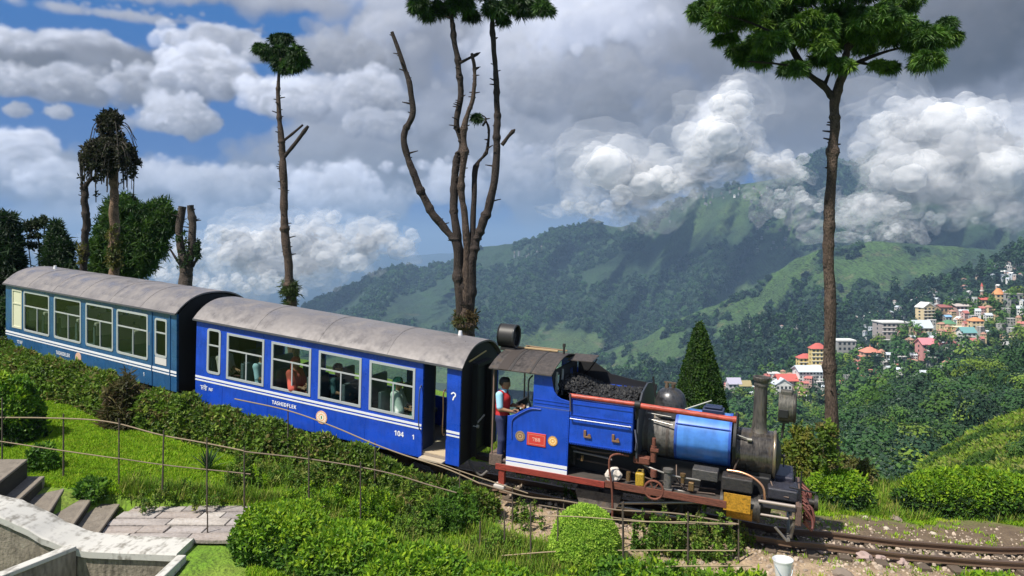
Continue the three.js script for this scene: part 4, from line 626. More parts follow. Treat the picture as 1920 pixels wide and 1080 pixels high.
// ---------------------------------------------------------------- the engine
const loco = thing('steam_locomotive', 'small blue saddle tank steam locomotive with red pipe and tall black chimney', 'locomotive');
{
  const t = loco, C = -0.95;
  const redM = std(0.33, 0.055, 0.038, 0.55, 0, { map: dirt }), rust = std(0.20, 0.07, 0.045, 0.8, 0.1, { map: dirt }), greyM = std(0.165, 0.155, 0.145, 0.6, 0.25, { map: dirt }), iron = std(0.07, 0.065, 0.06, 0.5, 0.5, { map: dirt }), bright = std(0.42, 0.40, 0.37, 0.35, 0.8), copper = std(0.72, 0.38, 0.22, 0.35, 0.8), brass = std(0.62, 0.40, 0.09, 0.4, 0.6), coalM = std(0.010, 0.010, 0.011, 0.65), sheet = std(0.085, 0.072, 0.066, 0.7, 0.2, { map: dirt });
  const saddleM = new THREE.MeshPhysicalMaterial({ roughness: 0.3, map: paintVar, clearcoat: 0.8, clearcoatRoughness: 0.22 }); saddleM.color.setRGB(0.075, 0.25, 0.74);  // paler than the other blue: the sky highlight is put into the colour
  // footplate and frames
  const fp = mesh('footplate', box(4.25, 0.07, 1.84, 2.05, 0.085, C, 0.01), sheet, t);
  mesh('valance', box(2.1, 0.11, 0.03, 1.05, 0.065, 0.0, 0.006), redM, fp);
  mesh('valance', box(2.1, 0.12, 0.03, 3.16, 0.085, 0.0, 0.006), rust, fp);
  mesh('valance', box(4.2, 0.11, 0.03, 2.1, 0.065, -1.9, 0.006), redM, fp);
  mesh('rear_beam', box(0.26, 0.22, 1.86, -0.02, 0.17, C, 0.015), std(0.17, 0.125, 0.10, 0.9, 0, { map: dirt }), t);
  mesh('rear_step', [box(0.12, 0.30, 0.09, 0.12, -0.12, -0.05, 0.01), box(0.1, 0.05, 0.12, 0.12, 0.03, -0.05)], redM, t);
  mesh('step_tread', box(0.22, 0.07, 0.2, 0.1, -0.3, -0.03, 0.02), std(0.5, 0.46, 0.42, 0.8), t);
  for (const z of [-0.62, -1.28]) mesh('frame_plate', plate([[0.2, -0.22], [4.9, -0.22], [4.95, 0.05], [0.2, 0.05]], 0.03, z), black, t);
  // wheels, rods, cylinders
  for (const x of [1.95, 3.42]) for (const z of [-0.52, -1.42]) {
    const w = mesh('wheel', [new THREE.TorusGeometry(0.29, 0.035, 8, 36).translate(x, -0.22, z), cyl(0.33, 0.33, 0.03, x, -0.22, z + (z > C ? -0.07 : 0.07), 'z', 32), cyl(0.09, 0.09, 0.12, x, -0.22, z, 'z', 16), ...[0, 1, 2, 3, 4, 5, 6, 7].map((k) => bar([x, -0.22, z], [x + 0.28 * Math.cos(k * 0.785), -0.22 + 0.28 * Math.sin(k * 0.785), z], 0.022, 5))], iron, t);
    mesh('crank', [box(0.08, 0.26, 0.06, x, -0.28, z + (z > C ? 0.12 : -0.12), 0.02), cyl(0.045, 0.045, 0.2, x, -0.38, z + (z > C ? 0.18 : -0.18), 'z', 12)], iron, w);
  }
  for (const z of [-0.28, -1.62]) {
    mesh('coupling_rod', [bar([1.95, -0.38, z], [3.42, -0.38, z], 0.028, 8), cyl(0.065, 0.065, 0.05, 1.95, -0.38, z, 'z', 14), cyl(0.065, 0.065, 0.05, 3.42, -0.38, z, 'z', 14)], bright, t);
    mesh('connecting_rod', [bar([1.95, -0.36, z + 0.06], [3.9, 0.0, z + 0.06], 0.03, 8), bar([3.3, 0.12, z + 0.06], [4.2, 0.05, z + 0.06], 0.02, 8)], bright, t);
    mesh('slide_bar', [box(0.9, 0.03, 0.04, 3.75, 0.09, z + 0.06), box(0.9, 0.03, 0.04, 3.75, -0.06, z + 0.06)], iron, t);
    const cy = mesh('cylinder', [cyl(0.21, 0.21, 0.62, 4.42, 0.02, z + 0.02, 'x', 24), cyl(0.23, 0.23, 0.05, 4.12, 0.02, z + 0.02, 'x', 24), cyl(0.23, 0.23, 0.05, 4.73, 0.02, z + 0.02, 'x', 24)], iron, t);
    mesh('valve_chest', box(0.52, 0.24, 0.36, 4.36, 0.40, z - 0.02, 0.03), std(0.05, 0.046, 0.046, 0.6, 0.3, { map: dirt }), cy);
    if (z > C) mesh('cylinder_cover', toCreasedNormals(new THREE.CylinderGeometry(0.225, 0.225, 0.42, 24, 1, true, -0.2, 1.9).rotateZ(-Math.PI / 2).translate(4.42, 0.02, z + 0.025), 0.5), std(0.62, 0.30, 0.03, 0.45, 0.3, { map: dirt, side: THREE.DoubleSide }), cy);
    if (z > C) mesh('cover_plate', box(0.44, 0.3, 0.012, 4.38, 0.14, 0.0, 0.004), std(0.60, 0.31, 0.03, 0.5, 0.2, { map: dirt }), cy);
    mesh('sand_box', box(0.44, 0.18, 0.3, 3.82, 0.46, z - 0.05, 0.02), std(0.10, 0.095, 0.095, 0.55, 0.3, { map: dirt }), t);
  }
  mesh('splasher', toCreasedNormals(new THREE.CylinderGeometry(0.42, 0.42, 0.24, 28, 1, false, -Math.PI / 2, Math.PI).rotateX(Math.PI / 2).rotateZ(0).translate(1.95, -0.14, -0.28), 0.5), std(0.17, 0.145, 0.13, 0.75, 0.1, { map: dirt }), t);
  // cab sides
  const panel = [[0.2, 0.10], [1.39, 0.10], [1.39, 1.283], [0.74, 1.283], [0.6, 1.245], [0.5, 1.19], [0.42, 1.14], [0.34, 1.085], [0.26, 1.055], [0.2, 1.04]];
  for (const z of [-0.05, -1.88]) {
    const side = mesh('cab_side', plate(panel, 0.03, z + 0.005, [], 0.004), blueM, t);
    mesh('cab_pillar', plate([[0.69, 1.287], [1.39, 1.287], [1.39, 1.46], [1.30, 1.476], [1.22, 1.49], [1.145, 1.53], [1.09, 1.60], [1.05, 1.70], [1.02, 1.83], [1.015, 1.94], [0.69, 1.94]], 0.03, z, [], 0.004), blueM, side);
    for (const y of [1.30, 1.37, 1.43]) mesh('beading', box(0.68, 0.014, 0.012, 1.05, y, z + (z > C ? 0.037 : -0.007)), y > 1.32 ? blueM : std(0.10, 0.16, 0.45, 0.4, 0.3), side);
    if (z > C) {
      mesh('stripe', box(1.19, 0.075, 0.008, 0.795, 0.155, z + 0.042), white, side); mesh('stripe', box(1.19, 0.06, 0.008, 0.795, 0.245, z + 0.042), white, side);
      const pl = mesh('number_plate', box(0.37, 0.24, 0.014, 0.785, 0.68, z + 0.047, 0.012), std(0.62, 0.055, 0.04, 0.5), side);
      print('plate_lettering', 0.33, 0.19, 0.785, 0.68, z + 0.0555, (c, w, h) => { c.strokeStyle = '#e89a84'; c.lineWidth = 3; c.strokeRect(4, 4, w - 8, h - 8); c.fillStyle = '#f0b8a4'; c.font = 'bold ' + h * 0.5 + 'px serif'; c.textAlign = 'center'; c.textBaseline = 'middle'; c.fillText('788', w / 2, h * 0.5); }, pl, 420);
      for (const [x, y, c1, c2] of [[0.465, 0.70, '#7c6a52', '#b8926a'], [1.10, 0.70, '#e2a050', '#f3d79a']]) {
        const em = mesh('emblem', cyl(0.095, 0.095, 0.012, x, y, z + 0.042, 'z', 28), std(0.3, 0.22, 0.12, 0.6), side);
        print('emblem_print', 0.18, 0.18, x, y, z + 0.0495, (c, w, h) => { const d = (r, f) => { c.fillStyle = f; c.beginPath(); c.arc(w / 2, h / 2, r * w, 0, 7); c.fill(); }; d(0.48, c1); d(0.34, c2); d(0.24, c1); d(0.12, c2); for (let k = 0; k < 10; k++) { c.fillStyle = c2; c.fillRect(w / 2 + Math.cos(k * 0.628) * w * 0.41 - 2, h / 2 + Math.sin(k * 0.628) * h * 0.41 - 2, 4, 4); } }, em, 400);
      }
      print('lettering', 0.26, 0.07, 0.8, 0.49, z + 0.0385, (c, w, h) => { c.fillStyle = 'rgba(150,170,235,0.75)'; c.font = 'bold ' + h * 0.85 + 'px serif'; c.textAlign = 'center'; c.textBaseline = 'middle'; c.fillText('D.H.R', w / 2, h / 2); }, side, 320);
      mesh('hand_rail', tube([[0.63, 1.30, z + 0.02], [0.6, 1.4, z + 0.05], [0.59, 1.6, z + 0.05], [0.6, 1.78, z + 0.05], [0.66, 1.86, z + 0.02]], 0.016), black, side);
      mesh('edge_rail', tube([[0.3, 0.62, z + 0.045], [0.3, 0.98, z + 0.05], [0.36, 1.05, z + 0.05], [0.5, 1.15, z + 0.05], [0.66, 1.235, z + 0.05], [0.85, 1.25, z + 0.045]], 0.012), std(0.03, 0.07, 0.34, 0.4), side);
    }
  }
  // cab floor, firebox back, front plate with lookout openings
  mesh('cab_front_plate', plate([[0.06, 0.15], [1.84, 0.15], [1.84, 1.96], [0.06, 1.96]], 0.03, 0, [rect(0.28, 1.5, 0.62, 1.84), rect(1.28, 1.5, 1.62, 1.84)]).rotateY(Math.PI / 2).translate(1.0, 0, 0), black, t);
  mesh('lookout_frame', [box(0.03, 0.5, 0.035, 1.06, 1.68, -0.26), box(0.03, 0.5, 0.035, 1.06, 1.68, -0.64)], std(0.35, 0.36, 0.34, 0.6), t);
  mesh('rivet', Array.from({ length: 26 }, (_, k) => cyl(0.010, 0.007, 0.012, 1.44 + 0.0435 * k, 0.705, -0.014, 'z', 5)).concat(Array.from({ length: 20 }, (_, k) => cyl(0.010, 0.007, 0.012, 1.365, 0.32 + 0.048 * k, -0.008, 'z', 5))), blueM, t);
  mesh('firebox', [box(0.9, 0.8, 1.0, 0.98, 0.55, C, 0.05), cyl(0.1, 0.1, 0.05, 0.5, 0.85, -0.8, 'x', 16)], iron, t);
  mesh('gauge', [cyl(0.09, 0.09, 0.05, 0.5, 1.35, -0.55, 'x', 18), cyl(0.07, 0.07, 0.05, 0.5, 1.18, -0.35, 'x', 18)], std(0.55, 0.56, 0.5, 0.4), t);
  mesh('regulator', [bar([0.48, 1.05, -0.42], [0.42, 1.2, -0.1], 0.02), bar([0.55, 0.75, -0.3], [0.5, 1.1, -0.28], 0.018)], std(0.5, 0.5, 0.46, 0.3, 0.7), t);
  mesh('cab_post', bar([-0.1, 0.2, -0.04], [-0.12, 1.95, -0.04], 0.017), std(0.20, 0.13, 0.10, 0.6), t);
  mesh('cab_post', bar([-0.1, 0.2, -1.86], [-0.12, 1.95, -1.86], 0.017), black, t);
  mesh('cab_back_plate', box(0.03, 0.9, 0.75, 0.02, 0.62, -1.4), black, t);
  // cab roof: thin curved sheet
  {
    const arc = []; for (let k = 0; k <= 14; k++) { const a = k / 14, q = Math.abs(2 * a - 1); arc.push([lerp(0.1, -2.0, a), 1.925 + 0.24 * (1 - Math.pow(q, 2))]); }
    const prof = [...arc, ...arc.slice().reverse().map(([z, y]) => [z, y - 0.02])], cut = (x0, x1, up = 0) => uvMetres(toCreasedNormals(new THREE.ExtrudeGeometry(new THREE.Shape(prof.map(([z, y]) => new THREE.Vector2(-z, y + up))), { depth: x1 - x0, bevelEnabled: false }).rotateY(Math.PI / 2).translate(x0, 0, 0), 0.5), 0.6);
    const roof = mesh('cab_roof', cut(-0.18, 1.06), sheet, t);
    for (const x of [0.25, 0.65]) mesh('roof_seam', cut(x - 0.02, x + 0.02, 0.008), std(0.05, 0.045, 0.042, 0.7, 0.2), roof);
    mesh('roof_patch', cut(0.0, 0.2, 0.005), std(0.045, 0.035, 0.03, 0.8), roof);
    mesh('roof_plank', box(0.95, 0.03, 0.07, 0.35, 2.19, -1.05, 0.005, [0, 0.05, 0]), std(0.42, 0.30, 0.16, 0.8), roof);
    mesh('roof_plank', box(0.9, 0.025, 0.05, 0.5, 2.175, -1.35, 0.005, [0, -0.06, 0]), std(0.25, 0.17, 0.10, 0.8), roof);
    mesh('whistle', [cyl(0.022, 0.022, 0.16, 0.98, 2.24, C, 'y', 10), cyl(0.035, 0.03, 0.06, 0.98, 2.34, C, 'y', 12)], iron, roof);
    mesh('roof_visor', [box(0.5, 0.015, 0.6, 1.28, 2.07, -1.35, 0, [0.08, 0, 0.03]), bar([1.15, 1.55, -1.85], [1.5, 2.03, -1.6], 0.014)], sheet, roof);
    const lamp = mesh('rear_lamp', [new THREE.CylinderGeometry(0.235, 0.235, 0.3, 28, 1, true).rotateZ(-Math.PI / 2).translate(-0.17, 2.41, C), cyl(0.235, 0.2, 0.05, -0.33, 2.41, C, 'x', 28), box(0.3, 0.06, 0.3, -0.15, 2.16, C)], std(0.035, 0.033, 0.033, 0.5, 0.3, { side: THREE.DoubleSide }), t);
    mesh('lamp_rim', new THREE.TorusGeometry(0.225, 0.022, 8, 32).rotateY(Math.PI / 2).translate(-0.02, 2.41, C), std(0.06, 0.06, 0.062, 0.35, 0.5), lamp);
    mesh('lamp_glass', cyl(0.2, 0.2, 0.01, -0.1, 2.41, C, 'x', 28), std(0.10, 0.095, 0.10, 0.15, 0.3), lamp);
  }
  // side tank with coal bunker above
  for (const z of [-0.24, -1.66]) {
    const b = mesh('side_tank', box(1.17, 0.83, 0.44, 1.98, 1.10, z, 0.025), blueM, t), f = z > C ? z + 0.225 : z - 0.225;
    mesh('tank_beading', [box(1.15, 0.02, 0.012, 1.98, 1.44, f), box(1.15, 0.018, 0.012, 1.98, 1.24, f), box(1.15, 0.016, 0.012, 1.98, 0.73, f)], blueM, b);
    mesh('hand_rail', [bar([1.42, 1.17, f + 0.045], [2.54, 1.17, f + 0.045], 0.014), bar([1.44, 1.17, f + 0.045], [1.44, 1.17, f - 0.02], 0.012), bar([2.5, 1.17, f + 0.045], [2.5, 1.17, f - 0.02], 0.012)], std(0.32, 0.34, 0.42, 0.35, 0.6), b);
    if (z > C) {
      for (const x of [1.7, 2.22]) mesh('latch', [box(0.05, 0.12, 0.03, x, 0.93, f + 0.01, 0.008), box(0.14, 0.035, 0.03, x + 0.05, 0.87, f + 0.012, 0.008), cyl(0.03, 0.03, 0.03, x + 0.08, 0.90, f + 0.01, 'z', 10)], std(0.24, 0.13, 0.07, 0.6, 0.3), b);
      mesh('bracket', [bar([2.6, 1.12, f - 0.02], [2.64, 0.9, f], 0.016), bar([2.64, 0.9, f], [2.62, 0.75, f - 0.05], 0.016)], std(0.10, 0.10, 0.14, 0.5), b);
      mesh('tank_pipe', bar([1.42, 1.3, f + 0.03], [1.4, 1.62, f + 0.03], 0.018), std(0.10, 0.09, 0.12, 0.5, 0.3), b);
    }
  }
  mesh('bunker_plate', plate([[1.05, 1.5], [2.68, 1.5], [2.68, 1.62], [2.2, 1.66], [1.75, 1.72], [1.4, 1.92], [1.05, 2.04]], 0.025, -1.87), black, t);
  mesh('bunker_front', plate([[0.08, 0.6], [1.82, 0.6], [1.82, 1.5], [1.5, 1.72], [0.95, 1.8], [0.4, 1.72], [0.08, 1.5]], 0.03, 0).rotateY(Math.PI / 2).translate(2.62, 0, 0), std(0.04, 0.045, 0.055, 0.5), t);
  mesh('bunker_floor', box(1.55, 0.1, 1.2, 1.85, 1.33, C), black, t);
  {
    const r = rng(77), mats = []; for (let k = 0; k < 2400; k++) { const x = 1.12 + 1.46 * r(), z = -0.3 - 1.5 * r(), top = 1.36 + 0.13 * Math.sin(Math.PI * clamp((-z - 0.15) / 1.75)) * (0.75 + 0.4 * fbm(x * 2, z * 2, 2)) + 0.22 * smooth(1.9, 1.1, x); mats.push(M4([x, top - 0.16 * r() * r(), z], 0.022 + 0.035 * r(), [r() * 3, r() * 6, r() * 3])); }
    instanced('coal', smallStones[0], coalM, mats, null, t);
  }
  mesh('red_pipe', [bar([1.38, 1.575, -0.03], [2.6, 1.575, -0.03], 0.042, 12), bar([2.66, 1.56, -0.03], [4.3, 1.53, -0.06], 0.05, 12), cyl(0.06, 0.06, 0.06, 4.28, 1.53, -0.06, 'x', 12)], std(0.50, 0.085, 0.055, 0.45, 0, { map: dirt }), t);
  mesh('pipe_collar', [cyl(0.07, 0.07, 0.1, 2.63, 1.57, -0.03, 'x', 14), bar([2.63, 1.55, -0.03], [2.6, 1.3, -0.1], 0.03)], black, t);
  // boiler, saddle tank, smokebox
  const bl = mesh('boiler', cyl(0.44, 0.44, 0.66, 2.93, 0.90, C, 'x', 40), greyM, t);
  mesh('ash_pan', [box(1.5, 0.75, 0.9, 2.0, 0.25, C), box(2.2, 0.62, 0.66, 3.8, 0.22, C)], black, t);
  mesh('pipework', [tube([[1.5, 0.36, -0.3], [2.4, 0.32, -0.26], [3.0, 0.2, -0.25], [4.0, 0.22, -0.3]], 0.016), tube([[2.6, 0.9, -0.46], [2.62, 0.6, -0.3], [2.9, 0.3, -0.22], [2.9, 0.14, -0.2]], 0.018), tube([[3.3, 0.5, -0.42], [3.35, 0.3, -0.25], [3.5, 0.16, -0.22], [4.0, 0.15, -0.24]], 0.014), tube([[1.42, 0.62, -0.12], [1.8, 0.6, -0.1], [2.4, 0.63, -0.1]], 0.014), tube([[4.25, 0.4, -0.5], [4.3, 0.6, -0.48], [4.35, 0.75, -0.52]], 0.02), tube([[4.9, 0.45, -0.5], [5.0, 0.3, -0.35], [5.2, 0.28, -0.3]], 0.018)], std(0.14, 0.10, 0.08, 0.55, 0.4, { map: dirt }), bl);
  mesh('valve', [cyl(0.035, 0.035, 0.12, 3.45, 0.34, -0.16, 'y', 10), cyl(0.05, 0.05, 0.05, 3.45, 0.42, -0.16, 'y', 12), cyl(0.03, 0.03, 0.1, 1.62, 0.42, -0.2, 'y', 10), box(0.1, 0.16, 0.1, 3.6, 0.24, -0.18, 0.02), cyl(0.04, 0.04, 0.16, 2.5, 0.25, -0.12, 'y', 10)], std(0.24, 0.15, 0.07, 0.5, 0.5, { map: dirt }), bl);
  mesh('boiler_band', [cyl(0.447, 0.447, 0.07, 2.72, 0.90, C, 'x', 40), cyl(0.447, 0.447, 0.05, 3.1, 0.90, C, 'x', 40)], std(0.12, 0.10, 0.09, 0.6, 0.3, { map: dirt }), bl);
  mesh('grab_rail', [bar([2.75, 1.22, -0.56], [3.2, 1.18, -0.5], 0.014), bar([2.72, 1.32, -0.6], [3.15, 1.30, -0.6], 0.012)], bright, bl);
  const sd = mesh('saddle_tank', [cyl(0.475, 0.475, 0.98, 3.72, 0.945, C, 'x', 56)], saddleM, t);
  mesh('tank_band', [cyl(0.482, 0.482, 0.045, 3.25, 0.945, C, 'x', 56), cyl(0.482, 0.482, 0.045, 4.19, 0.945, C, 'x', 56)], std(0.03, 0.09, 0.42, 0.35), sd);
  mesh('tank_strip', box(0.95, 0.05, 0.02, 3.72, 1.20, -0.555, 0, [0.62, 0, 0]), std(0.012, 0.05, 0.30, 0.4), sd);  // darker blue strip running lengthwise on the upper flank
  mesh('filler_hatch', [box(0.38, 0.08, 0.34, 3.86, 1.45, C, 0.02), box(0.3, 0.03, 0.28, 3.86, 1.515, C, 0.01)], std(0.02, 0.03, 0.08, 0.4, 0.2), sd);
  mesh('hatch_lever', bar([3.36, 1.42, -0.85], [3.82, 1.62, -0.95], 0.016), std(0.30, 0.31, 0.27, 0.5, 0.4), sd);
  mesh('front_ring', [cyl(0.53, 0.53, 0.05, 4.27, 0.93, C, 'x', 48)], black, t);
  const sb = mesh('smokebox', [cyl(0.405, 0.405, 0.66, 4.61, 0.80, C, 'x', 48)], std(0.10, 0.088, 0.078, 0.5, 0.35, { map: dirt, roughnessMap: grime }), t);
  mesh('smokebox_rim', [new THREE.TorusGeometry(0.395, 0.03, 10, 48).rotateY(Math.PI / 2).translate(4.94, 0.80, C)], std(0.36, 0.29, 0.20, 0.3, 0.75), sb);
  const lathe = new THREE.LatheGeometry([[0.001, 0.11], [0.12, 0.10], [0.25, 0.07], [0.34, 0.03], [0.385, 0.0]].map(([r, y]) => new THREE.Vector2(r, y)), 40).rotateZ(-Math.PI / 2).translate(4.95, 0.80, C);
  const dr = mesh('smokebox_door', lathe, std(0.03, 0.028, 0.027, 0.45, 0.4, { side: THREE.DoubleSide }), sb);
  mesh('door_handle', [bar([5.06, 0.8, C], [5.12, 0.8, C], 0.03), bar([5.1, 0.8, C], [5.1, 0.62, C + 0.05], 0.014), bar([4.99, 0.8, C - 0.36], [4.99, 0.8, C + 0.36], 0.014)], iron, dr);
  mesh('rivet', Array.from({ length: 26 }, (_, k) => cyl(0.012, 0.008, 0.015, 4.35, 0.80 + 0.41 * Math.sin(k * 0.242), C + 0.41 * Math.cos(k * 0.242), 'y', 6)), iron, sb);
  mesh('smokebox_rail', [bar([4.3, 1.14, -0.62], [4.5, 1.1, -0.6], 0.014), cyl(0.03, 0.03, 0.08, 4.52, 1.09, -0.6, 'x', 10)], std(0.45, 0.42, 0.36, 0.3, 0.6), sb);
  mesh('smokebox_saddle', box(0.6, 0.4, 0.75, 4.6, 0.28, C, 0.04), black, sb);
  const ch = mesh('chimney', new THREE.LatheGeometry([[0.19, 1.12], [0.15, 1.2], [0.125, 1.28], [0.118, 1.5], [0.112, 1.9], [0.112, 1.99], [0.125, 2.0], [0.125, 2.03], [0.118, 2.04], [0.122, 2.08], [0.145, 2.1], [0.15, 2.15], [0.145, 2.165], [0.10, 2.165], [0.095, 1.9]].map(([r, y]) => new THREE.Vector2(r, y)), 32).translate(4.665, 0, C), std(0.115, 0.105, 0.095, 0.6, 0.3, { map: dirt, side: THREE.DoubleSide }), t);
  mesh('dome', new THREE.LatheGeometry([[0.34, 1.26], [0.315, 1.34], [0.30, 1.42], [0.285, 1.55], [0.245, 1.66], [0.17, 1.735], [0.08, 1.765], [0.001, 1.77]].map(([r, y]) => new THREE.Vector2(r, y)), 36).translate(3.08, 0, C), std(0.105, 0.105, 0.11, 0.35, 0.6, { map: dirt }), t);
  mesh('safety_valve', [cyl(0.04, 0.03, 0.1, 3.0, 1.81, C, 'y', 10), cyl(0.03, 0.045, 0.07, 3.12, 1.8, C, 'y', 10), box(0.22, 0.025, 0.04, 3.06, 1.86, C)], std(0.16, 0.11, 0.07, 0.5, 0.4), t);
  mesh('lever', bar([2.84, 1.45, -0.86], [2.75, 1.95, -0.86], 0.018), black, t);
  // headlamp on its bracket
  const hl = mesh('headlamp', [cyl(0.25, 0.25, 0.26, 5.1, 1.67, C, 'x', 30), box(0.2, 0.1, 0.18, 5.1, 1.93, C, 0.03)], std(0.11, 0.105, 0.09, 0.6, 0.2, { map: dirt }), t);
  mesh('lamp_rim', new THREE.TorusGeometry(0.235, 0.03, 8, 30).rotateY(Math.PI / 2).translate(5.24, 1.67, C), iron, hl);
  mesh('lamp_glass', cyl(0.2, 0.2, 0.012, 5.235, 1.67, C, 'x', 28), std(0.3, 0.31, 0.3, 0.1, 0.2), hl);
  mesh('lamp_vent', [box(0.16, 0.16, 0.05, 5.06, 1.6, C + 0.24, 0.02)], black, hl);
  mesh('lamp_bracket', [bar([5.08, 1.42, C], [5.05, 1.12, C], 0.025), box(0.16, 0.03, 0.2, 5.08, 1.42, C), bar([5.05, 1.2, C - 0.2], [5.05, 1.2, C + 0.2], 0.014)], iron, hl);
  // pipes and fittings along the side
  mesh('copper_pipe', tube([[4.18, 0.56, -0.38], [4.4, 0.57, -0.34], [4.62, 0.52, -0.3], [4.78, 0.4, -0.26], [4.82, 0.2, -0.25]], 0.022, 8), copper, t);
  mesh('steam_pipe', tube([[1.45, 0.52, -0.2], [2.1, 0.5, -0.16], [2.2, 0.5, -0.1]], 0.018), std(0.25, 0.23, 0.22, 0.5, 0.5), t);
  mesh('steam_pipe', tube([[2.62, 0.62, -0.25], [2.72, 0.5, -0.2], [2.95, 0.44, -0.15], [3.3, 0.38, -0.15], [3.75, 0.36, -0.2]], 0.02), std(0.30, 0.28, 0.26, 0.4, 0.6), t);
  mesh('red_standpipe', tube([[2.5, 0.62, -0.1], [2.3, 0.64, -0.03], [2.2, 0.6, 0.03], [2.18, 0.45, 0.05], [2.24, 0.1, 0.06], [2.27, -0.2, 0.06], [2.28, -0.5, 0.06]], 0.02, 8), rust, t);
  mesh('injector', [box(0.3, 0.14, 0.16, 2.72, 0.56, -0.2, 0.03), cyl(0.05, 0.05, 0.28, 2.93, 0.72, -0.12, 'y', 12), cyl(0.035, 0.035, 0.2, 2.93, 0.9, -0.12, 'y', 10), box(0.14, 0.05, 0.05, 2.95, 0.8, -0.08), cyl(0.06, 0.06, 0.12, 2.95, 0.38, -0.12, 'y', 14)], rust, t);
  mesh('hand_wheel', [new THREE.TorusGeometry(0.16, 0.022, 8, 28).translate(2.98, 0.12, 0.0), ...[0, 1, 2].map((k) => bar([2.98 + 0.15 * Math.cos(k * 1.047), 0.12 + 0.15 * Math.sin(k * 1.047), 0], [2.98 - 0.15 * Math.cos(k * 1.047), 0.12 - 0.15 * Math.sin(k * 1.047), 0], 0.012))], rust, t);
  mesh('pump', [cyl(0.07, 0.07, 0.34, 3.2, 0.3, -0.1, 'y', 14), cyl(0.09, 0.09, 0.05, 3.2, 0.48, -0.1, 'y', 14), box(0.18, 0.06, 0.16, 3.2, 0.14, -0.1, 0.01)], greyM, t);
  // front end
  const bf = mesh('front_platform', [box(0.62, 0.1, 1.5, 5.05, 0.12, C, 0.02), box(0.5, 0.2, 0.6, 5.1, 0.3, -0.6, 0.04)], std(0.045, 0.045, 0.06, 0.5, 0.2, { map: dirt }), t);
  mesh('tool_box', box(0.46, 0.24, 0.8, 5.05, 0.36, -1.2, 0.04), std(0.05, 0.05, 0.075, 0.45, 0.2, { map: dirt }), bf);
  mesh('buffer_beam', box(0.1, 0.34, 1.7, 5.36, 0.06, C, 0.02), std(0.13, 0.085, 0.07, 0.8, 0, { map: dirt }), t);
  mesh('beam_rail', [bar([4.72, 0.22, -0.06], [5.3, 0.22, -0.08], 0.028, 8), bar([4.72, 0.0, -0.06], [5.2, 0.0, -0.08], 0.02, 8)], std(0.40, 0.34, 0.30, 0.5, 0.3), t);
  mesh('coupler', [cyl(0.13, 0.13, 0.06, 5.66, 0.06, C, 'x', 20), cyl(0.06, 0.06, 0.25, 5.52, 0.06, C, 'x', 14), bar([5.6, 0.0, C], [5.6, -0.2, C], 0.03)], iron, t);
  {
    const r = rng(5), g = []; for (let k = 0; k < 9; k++) { const z = -0.15 - 0.18 * k; g.push(tube([[5.42, 0.22, z], [5.5 + 0.1 * r(), 0.12 - 0.1 * r(), z + 0.1 * r()], [5.52 + 0.08 * r(), -0.1 - 0.1 * r(), z + 0.1], [5.44, -0.02 + 0.2 * r(), z + 0.2 + 0.1 * r()]], 0.018 + 0.012 * r(), 6)); }
    for (let k = 0; k < 26; k++) { const a = k / 25, g2 = new THREE.TorusGeometry(0.035, 0.01, 5, 10).rotateY(k % 2 ? 1.57 : 0).translate(5.5 + 0.03 * Math.sin(k), 0.2 - 0.3 * Math.sin(Math.PI * a), -0.2 - 0.7 * a); g.push(g2); }
    mesh('chain', g, std(0.17, 0.06, 0.05, 0.6, 0.3, { map: dirt }), t);
  }
  mesh('guard_iron', [bar([5.3, -0.1, -0.35], [5.25, -0.42, -0.4], 0.035), bar([5.3, -0.1, -1.55], [5.25, -0.42, -1.5], 0.035), bar([5.22, -0.40, -0.2], [5.22, -0.40, -1.7], 0.03), bar([5.0, -0.2, -0.15], [5.2, -0.42, -0.2], 0.025)], std(0.26, 0.24, 0.22, 0.5, 0.5), t);
  mesh('lamp_iron', [bar([5.38, 0.2, -0.3], [5.38, 0.75, -0.3], 0.014), bar([5.2, 0.46, -0.3], [5.62, 0.42, -0.34], 0.014), bar([5.3, 0.2, -1.3], [5.3, 0.55, -1.3], 0.014)], black, t);
  seat(t, [-0.3131, 1.758, -14.14], 20, 0.06, 2.4);
}
// things lying on the engine
const onLoco = (x, y, z) => { const c = Math.cos(20 * Math.PI / 180), s = Math.sin(20 * Math.PI / 180), X = x + y * Math.tan(2.4 * Math.PI / 180), Y = y - 0.06 * x; return new THREE.Vector3(-0.3131 + c * X - s * z, 1.758 + Y, -14.14 + s * X + c * z); };
{
  const g = stoneGeo(31, 3), p = onLoco(2.23, 0.24, -0.1), m = mesh('cloth_bag', g, std(0.62, 0.56, 0.50, 0.9)); m.position.copy(p); m.scale.set(0.17, 0.24, 0.14); tag(m, 'off white cloth bundle on the running board behind the red standpipe', 'bag');
  const q = onLoco(2.72, 0.12, -0.1), can = thing('oil_can', 'mustard yellow oil can standing on the engine running board', 'can', [q.x, q.y, q.z], -0.3);
  mesh('can_body', new RoundedBoxGeometry(0.16, 0.24, 0.12, 2, 0.03).translate(0, 0.12, 0), std(0.52, 0.34, 0.03, 0.5, 0, { map: dirt }), can); mesh('spout', [cyl(0.025, 0.02, 0.06, 0.05, 0.27, 0, 'y', 10), tube([[-0.05, 0.24, 0], [-0.03, 0.29, 0], [0.03, 0.29, 0]], 0.008)], std(0.2, 0.14, 0.04, 0.5), can);
}
